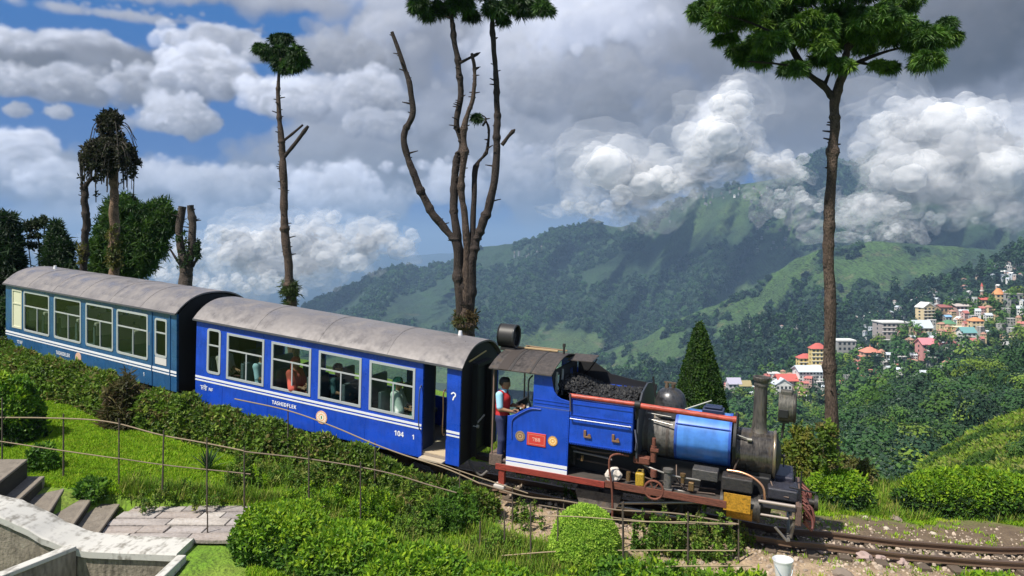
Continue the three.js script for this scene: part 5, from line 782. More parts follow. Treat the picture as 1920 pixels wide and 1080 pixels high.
// ================================================================ trees
function onGround(px, py, d0 = 12) { let lo = 3, hi = 60; for (let d = 5; d < 60; d += 0.25) { const p = at(px, py, d); if (p.y < ground(p.x, p.z)) { hi = d; lo = d - 0.25; break; } } for (let k = 0; k < 20; k++) { const m = (lo + hi) / 2, p = at(px, py, m); if (p.y < ground(p.x, p.z)) hi = m; else lo = m; } const p = at(px, py, hi); p.y = ground(p.x, p.z); return p; }
const barkTex = noiseTex(512, (u, v) => { const a = wrapN(u, v * 0.999, 6, 4), b = wrapN(v, u, 26, 4), c = wrapN(u, v, 60, 2), k = 0.66 + 1.0 * b + 0.7 * a + 0.5 * c; return [k, k * 0.95, k * 0.9]; });
const barkBump = noiseTex(512, (u, v) => 0.5 + 0.7 * wrapN(u, v, 22, 4), false);
const bark = std(0.115, 0.084, 0.066, 0.95, 0, { map: barkTex, bumpMap: barkBump, bumpScale: 0.03 }), barkDark = std(0.058, 0.045, 0.039, 0.95, 0, { map: barkTex, bumpMap: barkBump, bumpScale: 0.03 });
const moss = std(0.075, 0.085, 0.025, 1);
// a limb: sweep along points [x, y, z, r] with rings where old branches were
function limb(points, o = {}) {
  const P = points.map((p) => new THREE.Vector3(p[0], p[1], p[2])), c = new THREE.CatmullRomCurve3(P, false, 'centripetal'), L = c.getLength(), N = Math.max(4, Math.round(L / (o.step ?? 0.12))), S = o.sides ?? 10, pos = [], uv = [], idx = [];
  const fr = c.computeFrenetFrames(N, false), seed = o.seed ?? 1;
  for (let k = 0; k <= N; k++) {
    const t = k / N, p = c.getPoint(t), f = t * (points.length - 1), i = Math.min(points.length - 2, Math.floor(f)); let r = lerp(points[i][3], points[i + 1][3], f - i);
    const s = t * L; if (k > 0 && k < N) { p.x += r * 0.34 * n2(s * 1.3 + seed * 1.7, seed * 2.3); p.z += r * 0.34 * n2(seed * 3.1, s * 1.3 + seed); } r *= 1 + 0.10 * n2(s * 2.2 + seed * 7, seed) + (o.rings ?? 0.34) * smooth(0.2, 0.65, n2(s * 3.3 + seed * 3.7, seed * 5.1)) - 0.12 * smooth(0.1, 0.5, n2(s * 1.7 + seed, 4 + seed)); if (k === N && o.tip) r *= 0.2;
    for (let j = 0; j <= S; j++) { const a = (j % S) / S * 6.2832, q = r * (1 + 0.13 * n2(Math.cos(a) * 1.3 + seed * 3, Math.sin(a) * 1.3 + s * 1.4)); pos.push(p.x + (fr.normals[k].x * Math.cos(a) + fr.binormals[k].x * Math.sin(a)) * q, p.y + (fr.normals[k].y * Math.cos(a) + fr.binormals[k].y * Math.sin(a)) * q, p.z + (fr.normals[k].z * Math.cos(a) + fr.binormals[k].z * Math.sin(a)) * q); uv.push(j / S * Math.max(1, Math.round(r * 6)), s * 0.9); }
  }
  for (let k = 0; k < N; k++) for (let j = 0; j < S; j++) { const a = k * (S + 1) + j; idx.push(a, a + 1, a + S + 1, a + 1, a + S + 2, a + S + 1); }
  const g = new THREE.BufferGeometry(); g.setAttribute('position', new THREE.Float32BufferAttribute(pos, 3)); g.setAttribute('uv', new THREE.Float32BufferAttribute(uv, 2)); g.setIndex(idx); g.computeVertexNormals();
  return g;
}
// limb through pixels [px, py, radius in pixels, nearer or farther by metres] at a depth, in the axes of a tree standing at o
const through = (list, d, o, jitter = 0) => list.map(([px, py, r, dz = 0]) => { const p = at(px, py, d + dz).sub(o); return [p.x, p.y, p.z, 0.80 * r / FOCAL * d]; });
function stubs(list, d, o, seed, n, len = 0.22) {                // broken branch stubs along a stem
  const r = rng(seed), P = through(list, d, o), out = [];
  for (let k = 0; k < n * 1.7; k++) { const f = r() * (P.length - 1.01), i = Math.floor(f), t = f - i, a = P[i], b = P[i + 1], c = [0, 1, 2, 3].map((q) => lerp(a[q], b[q], t)), th = r() * 6.28, l = c[3] + len * (0.1 + 1.2 * r() * r()), up = 0.1 + 0.2 * r(); out.push(bar([c[0], c[1], c[2]], [c[0] + Math.cos(th) * l, c[1] + up * l, c[2] + Math.sin(th) * l * 0.7], 0.028 + 0.012 * r(), 5, 0.014)); }
  return out;
}
const stubMesh = (g, m, parent) => stuff(mesh('branch_stub', g, m, parent));
// foliage pieces
function bladeGeo(list) {                                      // list of {at, dir, side, len, wide, droop}: thin bent leaves, four triangles each
  const pos = [], nor = [], idx = [];
  for (const b of list) {
    const o = pos.length / 3, d = b.dir.clone().normalize(), s = b.side.clone().normalize(), up = s.clone().cross(d).normalize();
    const m = b.at.clone().addScaledVector(d, b.len * 0.5).addScaledVector(new THREE.Vector3(0, -1, 0), b.droop * 0.25 * b.len), e = b.at.clone().addScaledVector(d, b.len).addScaledVector(new THREE.Vector3(0, -1, 0), b.droop * b.len), f = b.fold ?? 0;
    for (const [p, w, q] of [[b.at, b.base ?? 0.25, 0], [m, 1, 1]]) for (const k of [-1, 1]) { const v = p.clone().addScaledVector(s, k * w * b.wide * 0.5).addScaledVector(up, f * w * b.wide); pos.push(v.x, v.y, v.z); const n = up.clone().addScaledVector(s, k * 0.35 * (f ? 1 : 0.4)).normalize(); nor.push(n.x, n.y, n.z); }
    pos.push(e.x, e.y, e.z); nor.push(up.x, up.y, up.z);
    idx.push(o, o + 1, o + 2, o + 1, o + 3, o + 2, o + 2, o + 3, o + 4);
  }
  const g = new THREE.BufferGeometry(); g.setAttribute('position', new THREE.Float32BufferAttribute(pos, 3)); g.setAttribute('normal', new THREE.Float32BufferAttribute(nor, 3)); g.setIndex(idx); return g;
}
const V = (x, y, z) => new THREE.Vector3(x, y, z);
const dirOf = (r, up = 0) => V(r() * 2 - 1, r() * 2 - 1 + up, r() * 2 - 1).normalize();
const sideOf = (d, r) => { const a = dirOf(r); return a.cross(d).normalize(); };
function needleTuft(seed, n, len, wide, droop) { const r = rng(seed), l = []; for (let k = 0; k < n; k++) { const d = dirOf(r, 0.55); l.push({ at: V(0, 0, 0).addScaledVector(d, 0.02), dir: d, side: sideOf(d, r), len: len * (0.7 + 0.5 * r()), wide, droop: droop * (0.6 + 0.8 * r()) }); } return bladeGeo(l); }
function leafSpray(seed, n, len, wide, spread = 0.09, droop = 0.25) { const r = rng(seed), l = []; for (let k = 0; k < n; k++) { const d = dirOf(r, 0.5), c = V((r() - 0.5) * spread, (r() - 0.5) * spread + spread * 0.3, (r() - 0.5) * spread); l.push({ at: c, dir: d, side: sideOf(d, r), len: len * (0.65 + 0.6 * r()), wide: wide * (0.7 + 0.5 * r()), droop: droop * r(), fold: 0.12 }); } return bladeGeo(l); }
const TUFTS = [1, 2, 3].map((k) => needleTuft(k + 20, 110, 0.15, 0.016, 0.4)), SPRAYS = [1, 2, 3].map((k) => leafSpray(k + 30, 16, 0.085, 0.042)), TINYSPRAYS = [1, 2, 3].map((k) => leafSpray(k + 40, 20, 0.045, 0.022, 0.06)), FRONDS = [1, 2].map((k) => leafSpray(k + 50, 22, 0.17, 0.03, 0.10, 0.4)), BIGLEAF = [1, 2].map((k) => leafSpray(k + 60, 16, 0.24, 0.12, 0.3));
const needleM = leafMat(); needleM.roughness = 0.55; needleM.transmission = 0.2; needleM.specularIntensity = 0.6;
const tint = (list, r, v = 0.35) => { const c = list[Math.floor(r() * list.length)], k = 1 - v / 2 + v * r(); return new THREE.Color().setRGB(c[0] * k, c[1] * k, c[2] * k); };
function foliage(name, geos, mat, places, parent) {             // places: [matrix, colour]
  geos.forEach((g, i) => { const l = places.filter((_, k) => k % geos.length === i); if (l.length) instanced(name, g, mat, l.map((x) => x[0]), l.map((x) => x[1]), parent); });
}
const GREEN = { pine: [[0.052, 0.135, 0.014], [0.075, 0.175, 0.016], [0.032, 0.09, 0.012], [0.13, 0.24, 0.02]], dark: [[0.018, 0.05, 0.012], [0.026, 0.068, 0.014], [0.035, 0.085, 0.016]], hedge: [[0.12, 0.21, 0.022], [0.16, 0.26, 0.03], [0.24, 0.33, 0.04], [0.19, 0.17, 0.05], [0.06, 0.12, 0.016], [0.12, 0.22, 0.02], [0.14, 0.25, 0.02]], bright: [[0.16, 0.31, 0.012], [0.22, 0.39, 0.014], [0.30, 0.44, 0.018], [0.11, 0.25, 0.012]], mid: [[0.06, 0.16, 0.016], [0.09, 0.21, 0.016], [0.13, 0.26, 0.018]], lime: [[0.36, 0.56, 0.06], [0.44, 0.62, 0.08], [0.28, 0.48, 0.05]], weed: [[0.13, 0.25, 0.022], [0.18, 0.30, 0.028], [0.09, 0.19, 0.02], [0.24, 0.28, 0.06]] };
function lumpPine(places, lumps, d, o, seed, per, size, tones) {
  const r = rng(seed);
  for (const [px, py, rad, dz] of lumps) {
    const c = at(px, py, d + (dz ?? (r() - 0.5) * 2.4)).sub(o), R = 0.88 * rad / FOCAL * d, n = Math.round(2.0 * per * Math.pow(rad / 40, 1.6) + 6);
    for (let k = 0; k < n; k++) { const v = dirOf(r, 0.1), q = Math.pow(r(), 0.4) * R; places.push([M4(V(c.x + v.x * q, c.y + v.y * q * 0.55, c.z + v.z * q), size * (0.75 + 0.5 * r()), [(r() - 0.5) * 0.7, r() * 6.28, (r() - 0.5) * 0.7]), tint(tones, r)]); }
  }
}
// the flat topped pine on the right
{
  const d = 16, b = at(1558, 893, d); b.y = ground(b.x, b.z); const t = thing('pine_tree', 'tall flat topped pine with bare trunk standing beyond the track ahead of the engine', 'tree', b.toArray());
  const stem = [[1559, 925, 17], [1558, 880, 14.5], [1557, 700, 13.5], [1555, 550, 12.5], [1555, 430, 12], [1560, 330, 11.5], [1563, 250, 11], [1567, 185, 12], [1578, 140, 9], [1590, 90, 7], [1600, 20, 5]];
  const tr = mesh('trunk', limb(through(stem, d, b), { seed: 2, sides: 16, step: 0.05 }), bark, t);
  const br = [[[1567, 190, 9], [1545, 163, 7.5], [1520, 142, 6.5], [1495, 112, 5.5], [1470, 70, 4], [1440, 40, 3]], [[1578, 150, 7], [1592, 130, 6], [1608, 118, 5.5], [1640, 104, 4], [1690, 90, 3], [1740, 90, 2]], [[1520, 142, 5], [1490, 95, 4], [1470, 50, 3]], [[1575, 120, 6], [1545, 80, 4], [1530, 30, 3]], [[1592, 90, 5], [1650, 40, 3.5], [1690, 10, 2.5]], [[1545, 163, 5], [1555, 130, 4], [1535, 90, 3]], [[1470, 70, 3, -0.4], [1400, 40, 2.5, -0.8], [1340, 22, 2, -0.8]], [[1510, 130, 4], [1460, 120, 2.5, -0.5], [1400, 115, 2, -0.8]], [[1610, 117, 4], [1640, 122, 2.5, -0.4], [1680, 124, 1.5, -0.5]]];
  br.forEach((l, i) => mesh('branch', limb(through(l, d, b), { seed: i + 3, sides: 8, tip: true, step: 0.1 }), barkDark, t));
  stubMesh(stubs(stem.slice(1, 8), d, b, 8, 26, 0.16), barkDark, tr);
  const pl = []; lumpPine(pl, [[1322, 20, 34], [1306, 25, 14, 0], [1375, 30, 46], [1340, 45, 24], [1385, 95, 22], [1400, 110, 24], [1430, 112, 22], [1425, 80, 30], [1352, 76, 9, 0], [1372, 72, 8, 0], [1450, 40, 56], [1482, 128, 20, 0], [1500, 128, 16, -0.5], [1520, 55, 58], [1540, 112, 22], [1560, 40, 58], [1576, 122, 22, -0.6], [1545, 90, 24, -0.8], [1600, 60, 50], [1640, 40, 56], [1645, 122, 12, -0.5], [1668, 126, 13, -0.5], [1690, 60, 48], [1732, 70, 44], [1740, 112, 28], [1725, 122, 18], [1762, 75, 34], [1785, 70, 18, 0], [1775, 45, 20], [1500, -15, 60], [1600, -25, 70], [1690, 5, 46], [1400, -5, 56], [1450, 80, 34], [1620, 85, 30], [1560, 75, 34]], d, b, 91, 36, 1.0, GREEN.pine);
  foliage('crown', TUFTS, needleM, pl, t);
}
// the pine with many bare stems in the middle
{
  const d = 24, b = at(873, 740, d); b.y = ground(b.x, b.z); const t = thing('pine_tree', 'tall pine forking into several bare stems behind the front coach', 'tree', b.toArray());
  const foot = through([[874, 760, 26], [874, 690, 22], [873, 620, 19], [873, 570, 17]], d, b); foot[0][1] = -0.3;
  mesh('trunk', limb(foot, { seed: 4, sides: 16, step: 0.06 }), bark, t);
  const st = [
    [[868, 620, 13], [861, 540, 12], [854, 455, 10.5], [835, 430, 9.5], [812, 400, 9], [785, 350, 8.5], [765, 295, 8], [757, 255, 7.5], [772, 218, 7], [770, 170, 6.5], [758, 125, 5.5], [735, 60, 4.5]],
    [[873, 600, 13], [863, 480, 10], [852, 385, 9.5], [857, 300, 9], [869, 272, 8.5], [855, 240, 8], [864, 185, 7], [860, 120, 6.5], [850, 60, 6], [845, 0, 5.5], [842, -60, 5]],
    [[875, 570, 10], [874, 430, 8], [866, 365, 7.5], [870, 285, 8], [873, 225, 6.5], [886, 188, 5], [890, 135, 4.5], [885, 100, 3.5]],
    [[880, 590, 12], [886, 480, 11], [900, 432, 10], [918, 385, 9.5], [930, 300, 8.5], [932, 230, 7.5], [930, 150, 6.5], [925, 80, 6], [922, 20, 5.5], [920, -60, 5]],
    [[884, 470, 7], [888, 380, 6.5], [893, 312, 6], [912, 284, 4], [916, 240, 3.2], [909, 222, 2.2]]];
  st.forEach((l, i) => { const m = mesh('stem', limb(through(l.map((p, k) => [...p, 0.18 * Math.sin(i * 2.1) * Math.min(1, k / 3)]), d, b), { seed: i + 11, sides: 12, step: 0.07 }), i === 2 ? bark : barkDark, t); stubMesh(stubs(l.slice(2), d, b, 30 + i, i === 4 ? 6 : 16, 0.26), barkDark, m); });
  for (const l of [[[941, 272, 5], [954, 255, 4.5], [966, 242, 3.5]], [[862, 118, 4], [882, 108, 3.5], [901, 98, 2.5]], [[905, 236, 3], [912, 222, 2], [900, 214, 1.5]]]) mesh('branch', limb(through(l, d, b), { seed: 6, sides: 8, tip: true }), barkDark, t);
  const pl = []; lumpPine(pl, [[785, 12, 26], [800, 30, 14], [830, 18, 28], [865, 8, 32], [885, 32, 14], [925, 20, 24], [940, 38, 12], [970, 12, 34], [1005, 12, 30], [1020, 18, 18], [850, -50, 60], [960, -50, 60], [905, -20, 40], [780, -30, 40], [1030, -30, 30], [894, 222, 7, 0]], d, b, 92, 36, 1.35, [...GREEN.dark, GREEN.pine[0]]);
  foliage('crown', TUFTS, needleM, pl, t);
  const r = rng(14), fl = []; for (let k = 0; k < 90; k++) { const p = at(872 + 24 * (r() + r() - 1), 600 + 16 * (r() + r() - 1), d - 0.25 + 0.5 * r()).sub(b); fl.push([M4(p, 0.9 + 0.5 * r(), [r(), r() * 6, r()]), tint([[0.10, 0.10, 0.03], [0.05, 0.075, 0.018], [0.14, 0.10, 0.04]], r)]); }
  foliage('moss_and_ferns', FRONDS, leafM, fl, t);
}
// the slender pine with a small crown
{
  const d = 26, b = at(545, 640, d); b.y = ground(b.x, b.z); const t = thing('pine_tree', 'slender bare pine with a small tufted crown behind the gap between the coaches', 'tree', b.toArray());
  const stem = [[549, 680, 16], [547, 590, 12], [542, 510, 10], [536, 440, 9.5], [533, 380, 9], [530, 300, 8.5], [527, 262, 7.5], [523, 200, 5], [522, 150, 3.8], [527, 110, 3]];
  const P = through(stem, d, b); P[0][1] = Math.min(P[0][1], -0.3); const tr = mesh('trunk', limb(P, { seed: 21, sides: 12, step: 0.07 }), bark, t);
  stubMesh(stubs(stem.slice(2, 9), d, b, 31, 30, 0.2), barkDark, tr);
  for (const l of [[[530, 298, 5.5], [548, 276, 5], [562, 258, 4.5], [578, 236, 3.5]], [[529, 266, 4], [547, 252, 3.5], [568, 234, 2.5]]]) mesh('branch', limb(through(l, d, b), { seed: 9, sides: 8 }), barkDark, t);
  const pl = []; lumpPine(pl, [[492, 92, 15, 0], [505, 102, 16], [522, 74, 17], [538, 72, 10], [530, 100, 26], [555, 96, 14], [560, 112, 20], [570, 115, 12], [545, 125, 20], [525, 122, 16]], d, b, 93, 70, 1.25, [...GREEN.dark, GREEN.pine[0]]);
  foliage('crown', TUFTS, needleM, pl, t);
  const r = rng(15), fl = []; for (let k = 0; k < 60; k++) { const p = at(543 + 16 * (r() + r() - 1), 550 + 24 * (r() + r() - 1), d - 0.2 + 0.4 * r()).sub(b); fl.push([M4(p, 0.9 + 0.5 * r(), [r(), r() * 6, r()]), tint([[0.08, 0.12, 0.03], [0.05, 0.085, 0.018]], r)]); }
  foliage('moss_and_ferns', FRONDS, leafM, fl, t);
}
// the dying tree hung with creepers
{
  const d = 27, b = at(212, 600, d); b.y = ground(b.x, b.z); const t = thing('dead_tree', 'dying tree with a ragged head of hanging creepers behind the tail coach', 'tree', b.toArray());
  const stem = [[212, 620, 14], [212, 520, 11.5], [214, 420, 10.5], [214, 340, 10], [209, 262, 9], [205, 215, 6]];
  const P = through(stem, d, b); P[0][1] = Math.min(P[0][1], -0.3); mesh('trunk', limb(P, { seed: 41, sides: 12 }), std(0.22, 0.15, 0.10, 0.95, 0, { map: barkTex }), t);
  const r = rng(71), v = [], lf = [];
  for (let k = 0; k < 290; k++) {
    const top = r() < 0.25, a = r() * 6.283, R = (top ? 20 : 54) * Math.sqrt(r()), x0 = 206, y0 = top ? 216 + 12 * r() : 262 + 26 * r(), x1 = x0 + Math.cos(a) * R, dz = Math.sin(a) * R / FOCAL * d, y1 = y0 - (top ? 4 : 12) * r() + R * 0.3, fall = (top ? 34 : 85) * r() * r() + 8, out = Math.sign(Math.cos(a)) * 6 * r();
    const pts = [at(x0, y0, d), at(lerp(x0, x1, 0.6), lerp(y0, y1, 0.5) - 5, d + dz * 0.6), at(x1, y1, d + dz), at(x1 + out, y1 + fall, d + dz)].map((p) => p.sub(b));
    v.push(tube(pts, 0.012 + 0.012 * r(), 4, 7));
    for (let q = 0; q < 5; q++) { const f = 0.3 + 0.7 * r(), i = Math.min(2, Math.floor(f * 3)), p = pts[i].clone().lerp(pts[i + 1], f * 3 - i); lf.push([M4(p, 1.1 + 0.8 * r(), [r() * 3, r() * 6, r() * 3]), tint([[0.030, 0.040, 0.016], [0.045, 0.046, 0.022], [0.025, 0.028, 0.016]], r)]); }
  }
  for (let k = 0; k < 8; k++) { const a = k * 0.8, x1 = 206 + 40 * Math.cos(a) * (0.6 + 0.5 * r()); v.push(bar(at(207, 250 + 20 * r(), d).sub(b), at(x1, 262 + 24 * r(), d + 0.7 * Math.sin(a)).sub(b), 0.06, 6, 0.03)); }
  for (let k = 0; k < 12; k++) { const a = r() * 6.28; v.push(tube([at(206, 225 + 30 * r(), d).sub(b), at(206 + 30 * Math.cos(a), 225 + 20 * r(), d + 0.5 * Math.sin(a)).sub(b), at(206 + 52 * Math.cos(a), 255 + 75 * r(), d + Math.sin(a)).sub(b)], 0.012, 4, 8)); }
  mesh('creeper', v, std(0.040, 0.034, 0.028, 0.95), t);
  foliage('creeper_leaves', SPRAYS, leafM, lf, t);
  const fl = []; for (let k = 0; k < 120; k++) { const p = at(214 + 14 * (r() + r() - 1), 500 - 80 * r() * r(), d - 0.2 + 0.4 * r()).sub(b); fl.push([M4(p, 1.2 + 0.8 * r(), [r(), r() * 6, r()]), tint([[0.13, 0.13, 0.03], [0.07, 0.10, 0.02]], r)]); }
  foliage('ivy', SPRAYS, leafM, fl, t);
}
{
  const d = 27.5, b = at(157, 590, d); b.y = ground(b.x, b.z); const t = thing('tree_snag', 'thin crooked dead trunk left of the creeper hung tree', 'tree', b.toArray());
  const stem = [[157, 620, 11], [157, 500, 9.5], [160, 440, 8.5], [160, 390, 8], [157, 350, 8]], P = through(stem, d, b); P[0][1] = Math.min(P[0][1], -0.3);
  const tr = mesh('trunk', limb(P, { seed: 51 }), barkDark, t); mesh('branch', [limb(through([[159, 352, 6], [166, 340, 5], [176, 333, 4]], d, b), { seed: 5, sides: 8 }), limb(through([[158, 352, 5], [152, 344, 4]], d, b), { seed: 7, sides: 8 })], barkDark, tr); stubMesh(stubs(stem.slice(1), d, b, 41, 14, 0.2), barkDark, tr);
  const r = rng(16), fl = []; for (let k = 0; k < 40; k++) { const p = at(154 + 9 * (r() + r() - 1), 478 + 24 * (r() + r() - 1), d - 0.25 + 0.3 * r()).sub(b); fl.push([M4(p, 1 + 0.5 * r(), [r(), r() * 6, r()]), tint([[0.16, 0.15, 0.03], [0.07, 0.10, 0.02]], r)]); } foliage('ivy', SPRAYS, leafM, fl, t);
}
{
  const d = 26.5, b = at(347, 600, d); b.y = ground(b.x, b.z); const t = thing('tree_snag', 'broken grey snag with two blunt stems right of the green tree', 'tree', b.toArray());
  const P = through([[345, 640, 17], [346, 540, 16], [347, 500, 15], [349, 475, 14]], d, b); P[0][1] = Math.min(P[0][1], -0.3); const m = std(0.115, 0.095, 0.080, 0.95, 0, { map: barkTex, bumpMap: barkBump, bumpScale: 0.04 });
  mesh('trunk', limb(P, { seed: 61, sides: 14 }), m, t);
  for (const l of [[[343, 495, 9], [338, 455, 8.5], [337, 420, 8.5], [342, 387, 8]], [[353, 495, 9], [361, 455, 8.5], [361, 420, 8.5], [357, 385, 8]]]) { const s = mesh('stem', limb(through(l, d, b), { seed: l[0][0], sides: 10 }), m, t); stubMesh(stubs(l, d, b, l[0][0], 8, 0.25), barkDark, s); }
  mesh('branch', [limb(through([[346, 508, 4], [332, 488, 3], [318, 466, 2]], d, b), { seed: 4, sides: 6 }), limb(through([[360, 500, 3.5], [372, 478, 2.5], [374, 455, 2]], d, b), { seed: 4, sides: 6 })], barkDark, t);
  const r = rng(17), fl = []; for (let k = 0; k < 70; k++) { const q = r() < 0.6, p = at(q ? 370 + 8 * (r() - 0.5) : 345 + 30 * (r() - 0.5), q ? 470 + 34 * (r() - 0.5) : 470 + 70 * (r() - 0.5), d - 0.3 + 0.5 * r()).sub(b); fl.push([M4(p, 0.9 + 0.5 * r(), [r(), r() * 6, r()]), tint(GREEN.dark, r)]); } foliage('sprouting_leaves', SPRAYS, leafM, fl, t);
}
// leafy crowns: lumps filled with sprays
function leafyTree(name, label, d, base, lumps, geos, size, per, tones, stems, seed, mat = leafM) {
  const b = at(base[0], base[1], d); b.y = ground(b.x, b.z); const t = thing(name, label, 'tree', b.toArray()), r = rng(seed), pl = [];
  for (const l of stems) { const P = through(l, d, b); if (P[0][1] > -0.2) P[0][1] = -0.2; mesh('trunk', limb(P, { seed, sides: 8 }), barkDark, t); }
  for (const [px, py, rx, ry, dz = 0] of lumps) { const n = Math.round(per * rx * ry / 1000); for (let k = 0; k < n; k++) { const v = dirOf(r), q = 0.55 + 0.5 * Math.sqrt(r()); const c = at(px + v.x * q * rx, py - v.y * q * ry, d + dz + v.z * q * rx / FOCAL * d).sub(b); pl.push([M4(c, size * (0.7 + 0.6 * r()), [(r() - 0.5) * 1.4, r() * 6.28, (r() - 0.5) * 1.4]), tint(tones, r)]); } }
  foliage('crown', geos, mat, pl, t); return t;
}
leafyTree('broadleaf_tree', 'bushy green tree behind the creeper hung dying tree', 31, [240, 560], [[230, 420, 42, 52], [212, 470, 42, 60], [250, 470, 50, 55], [285, 430, 40, 32], [300, 400, 26, 24], [322, 418, 14, 16], [270, 455, 45, 40], [195, 500, 26, 45], [300, 395, 8, 24], [262, 415, 30, 30]], FRONDS, 1.55, 210, [[0.025, 0.075, 0.014], [0.04, 0.10, 0.014], [0.065, 0.14, 0.016]], [[[240, 600, 10], [238, 520, 8], [235, 450, 5], [240, 400, 3]], [[245, 540, 6], [275, 480, 4], [290, 430, 2]]], 201);
leafyTree('cypress_tree', 'dark columnar conifer cut by the left edge of the picture', 29, [8, 600], [[8, 430, 24, 30], [4, 470, 34, 40], [8, 520, 40, 50], [6, 580, 42, 50]], FRONDS, 1.7, 300, [[0.012, 0.035, 0.010], [0.018, 0.048, 0.012]], [[[6, 640, 8], [6, 400, 2]]], 202);
leafyTree('cypress_tree', 'small dark cone of a conifer behind the rear end of the tail coach', 29, [108, 560], [[104, 432, 9, 14], [106, 455, 17, 18], [108, 482, 25, 22], [110, 512, 32, 26], [110, 540, 34, 26], [133, 465, 6, 4]], FRONDS, 1.5, 420, [[0.016, 0.045, 0.012], [0.024, 0.06, 0.012]], [[[108, 600, 5], [106, 430, 1.5]]], 203);
leafyTree('sapling', 'thin sparse sapling between the two dark conifers at the left', 30, [72, 560], [[60, 425, 16, 8], [76, 420, 12, 8], [50, 430, 8, 6], [82, 412, 6, 5], [65, 445, 14, 6], [58, 462, 12, 5], [80, 470, 8, 6]], SPRAYS, 1.4, 330, [[0.025, 0.045, 0.016], [0.035, 0.06, 0.018]], [[[74, 600, 3], [74, 500, 2.4], [72, 450, 1.8], [60, 422, 1]], [[73, 480, 1.6], [50, 432, 1]], [[73, 470, 1.6], [84, 414, 1]]], 204);
// the dark green cone behind the engine
{
  const d = 20, b = at(1312, 760, d); b.y = ground(b.x, b.z); const t = thing('cypress_tree', 'neat dark green cone shaped conifer right behind the engine dome', 'tree', b.toArray()), r = rng(205), pl = [], top = at(1311, 606, d).sub(b), Ht = top.y, Rb = 84 / FOCAL * d;
  mesh('trunk', limb([[0, -0.2, 0, 0.12], [0, Ht * 0.9, 0, 0.03]], { seed: 3 }), barkDark, t);
  for (let k = 0; k < 10500; k++) { const u = Math.pow(r(), 0.62), h = Ht * (1 - u), a = r() * 6.283, R = Rb * Math.pow(u, 0.82) * (1.02 + 0.09 * fbm(a * 2, h * 2, 2) + 0.05 * r()) * (0.86 + 0.16 * r()); pl.push([M4(V(top.x * (1 - u) + Math.cos(a) * R, h, Math.sin(a) * R), 0.75 + 0.35 * r(), [Math.sin(a) * 0.6, -a, -Math.cos(a) * 0.6]), tint([[0.022, 0.070, 0.010], [0.035, 0.095, 0.010], [0.075, 0.16, 0.014]], r)]); }
  foliage('crown', SPRAYS, leafM, pl, t);
}
// ================================================================ the garden: steps, wall, path, plants, fences
const concrete = noiseTex(512, (u, v) => { const a = wrapN(u, v, 8, 5), b = wrapN(v, u, 30, 3), k = 0.85 + 0.4 * a + 0.25 * b; return [k, k * 0.97, k * 0.93]; });
const wash = noiseTex(512, (u, v) => { const a = wrapN(u, v, 5, 4), b = wrapN(v, u, 24, 3), w = smooth(-0.1, 0.6, a + 0.6 * b + 0.5 * wrapN(u, v * 0.2, 30, 3)); return [lerp(1, 0.42, w), lerp(0.99, 0.40, w), lerp(0.96, 0.36, w)]; });
const streak = noiseTex(512, (u, v) => { const a = wrapN(u, v * 0.25, 40, 3), b = wrapN(v, u, 6, 4), k = 0.75 + 0.5 * a + 0.45 * b; return [k, k * 0.95, k * 0.86]; });
const stepM = std(0.21, 0.185, 0.155, 0.95, 0, { map: concrete, bumpMap: soilBump, bumpScale: 0.012 }), riserShadeM = std(0.045, 0.040, 0.030, 0.95, 0, { map: concrete }), whiteM = std(0.52, 0.51, 0.485, 0.85, 0, { map: wash }), wallM = std(0.30, 0.275, 0.24, 0.95, 0, { map: streak, bumpMap: soilBump, bumpScale: 0.012 });
{
  const t = thing('stone_steps', 'worn grey concrete steps climbing to the left beside the white topped wall', 'steps');
  const nose = [[-8.16, 2.22, -8.58], [-7.88, 1.90, -8.30], [-7.36, 1.70, -7.93], [-6.95, 1.56, -7.42], [-6.55, 1.43, -6.95]];
  nose.forEach(([x, y, xf], i) => {
    const back = i ? nose[i - 1][0] - 0.05 : x - 1.2, backF = i ? nose[i - 1][2] - 0.05 : xf - 1.2, g = new THREE.BoxGeometry(1, 1, 1, 1, 1, 1), p = g.attributes.position;
    for (let k = 0; k < p.count; k++) { const far = p.getZ(k) < 0, right = p.getX(k) > 0, up = p.getY(k) > 0; p.setXYZ(k, right ? (far ? xf : x) : (far ? backF : back), up ? y : y - 0.75, far ? -13.2 - 0.06 * (i % 2) : -11.72); }
    g.computeVertexNormals(); uvMetres(g, 0.6); mesh('step', g, stepM, t);
    mesh('shaded_riser', box(0.012, 0.42, Math.hypot(1.46, xf - x) - 0.02, (x + xf) / 2 + 0.012, y - 0.262, -12.46, 0, [0, Math.atan2(x - xf, 1.46), 0]), riserShadeM, t);  // thin dark slab: the shade on the step face is put into its colour
    mesh('step_nosing', box(0.07, 0.05, Math.hypot(1.46, xf - x), (x + xf) / 2 - 0.01, y - 0.018, -12.46, 0.02, [0, Math.atan2(x - xf, 1.46), 0]), std(0.24, 0.21, 0.175, 0.95, 0, { map: concrete }), t);
  });
}
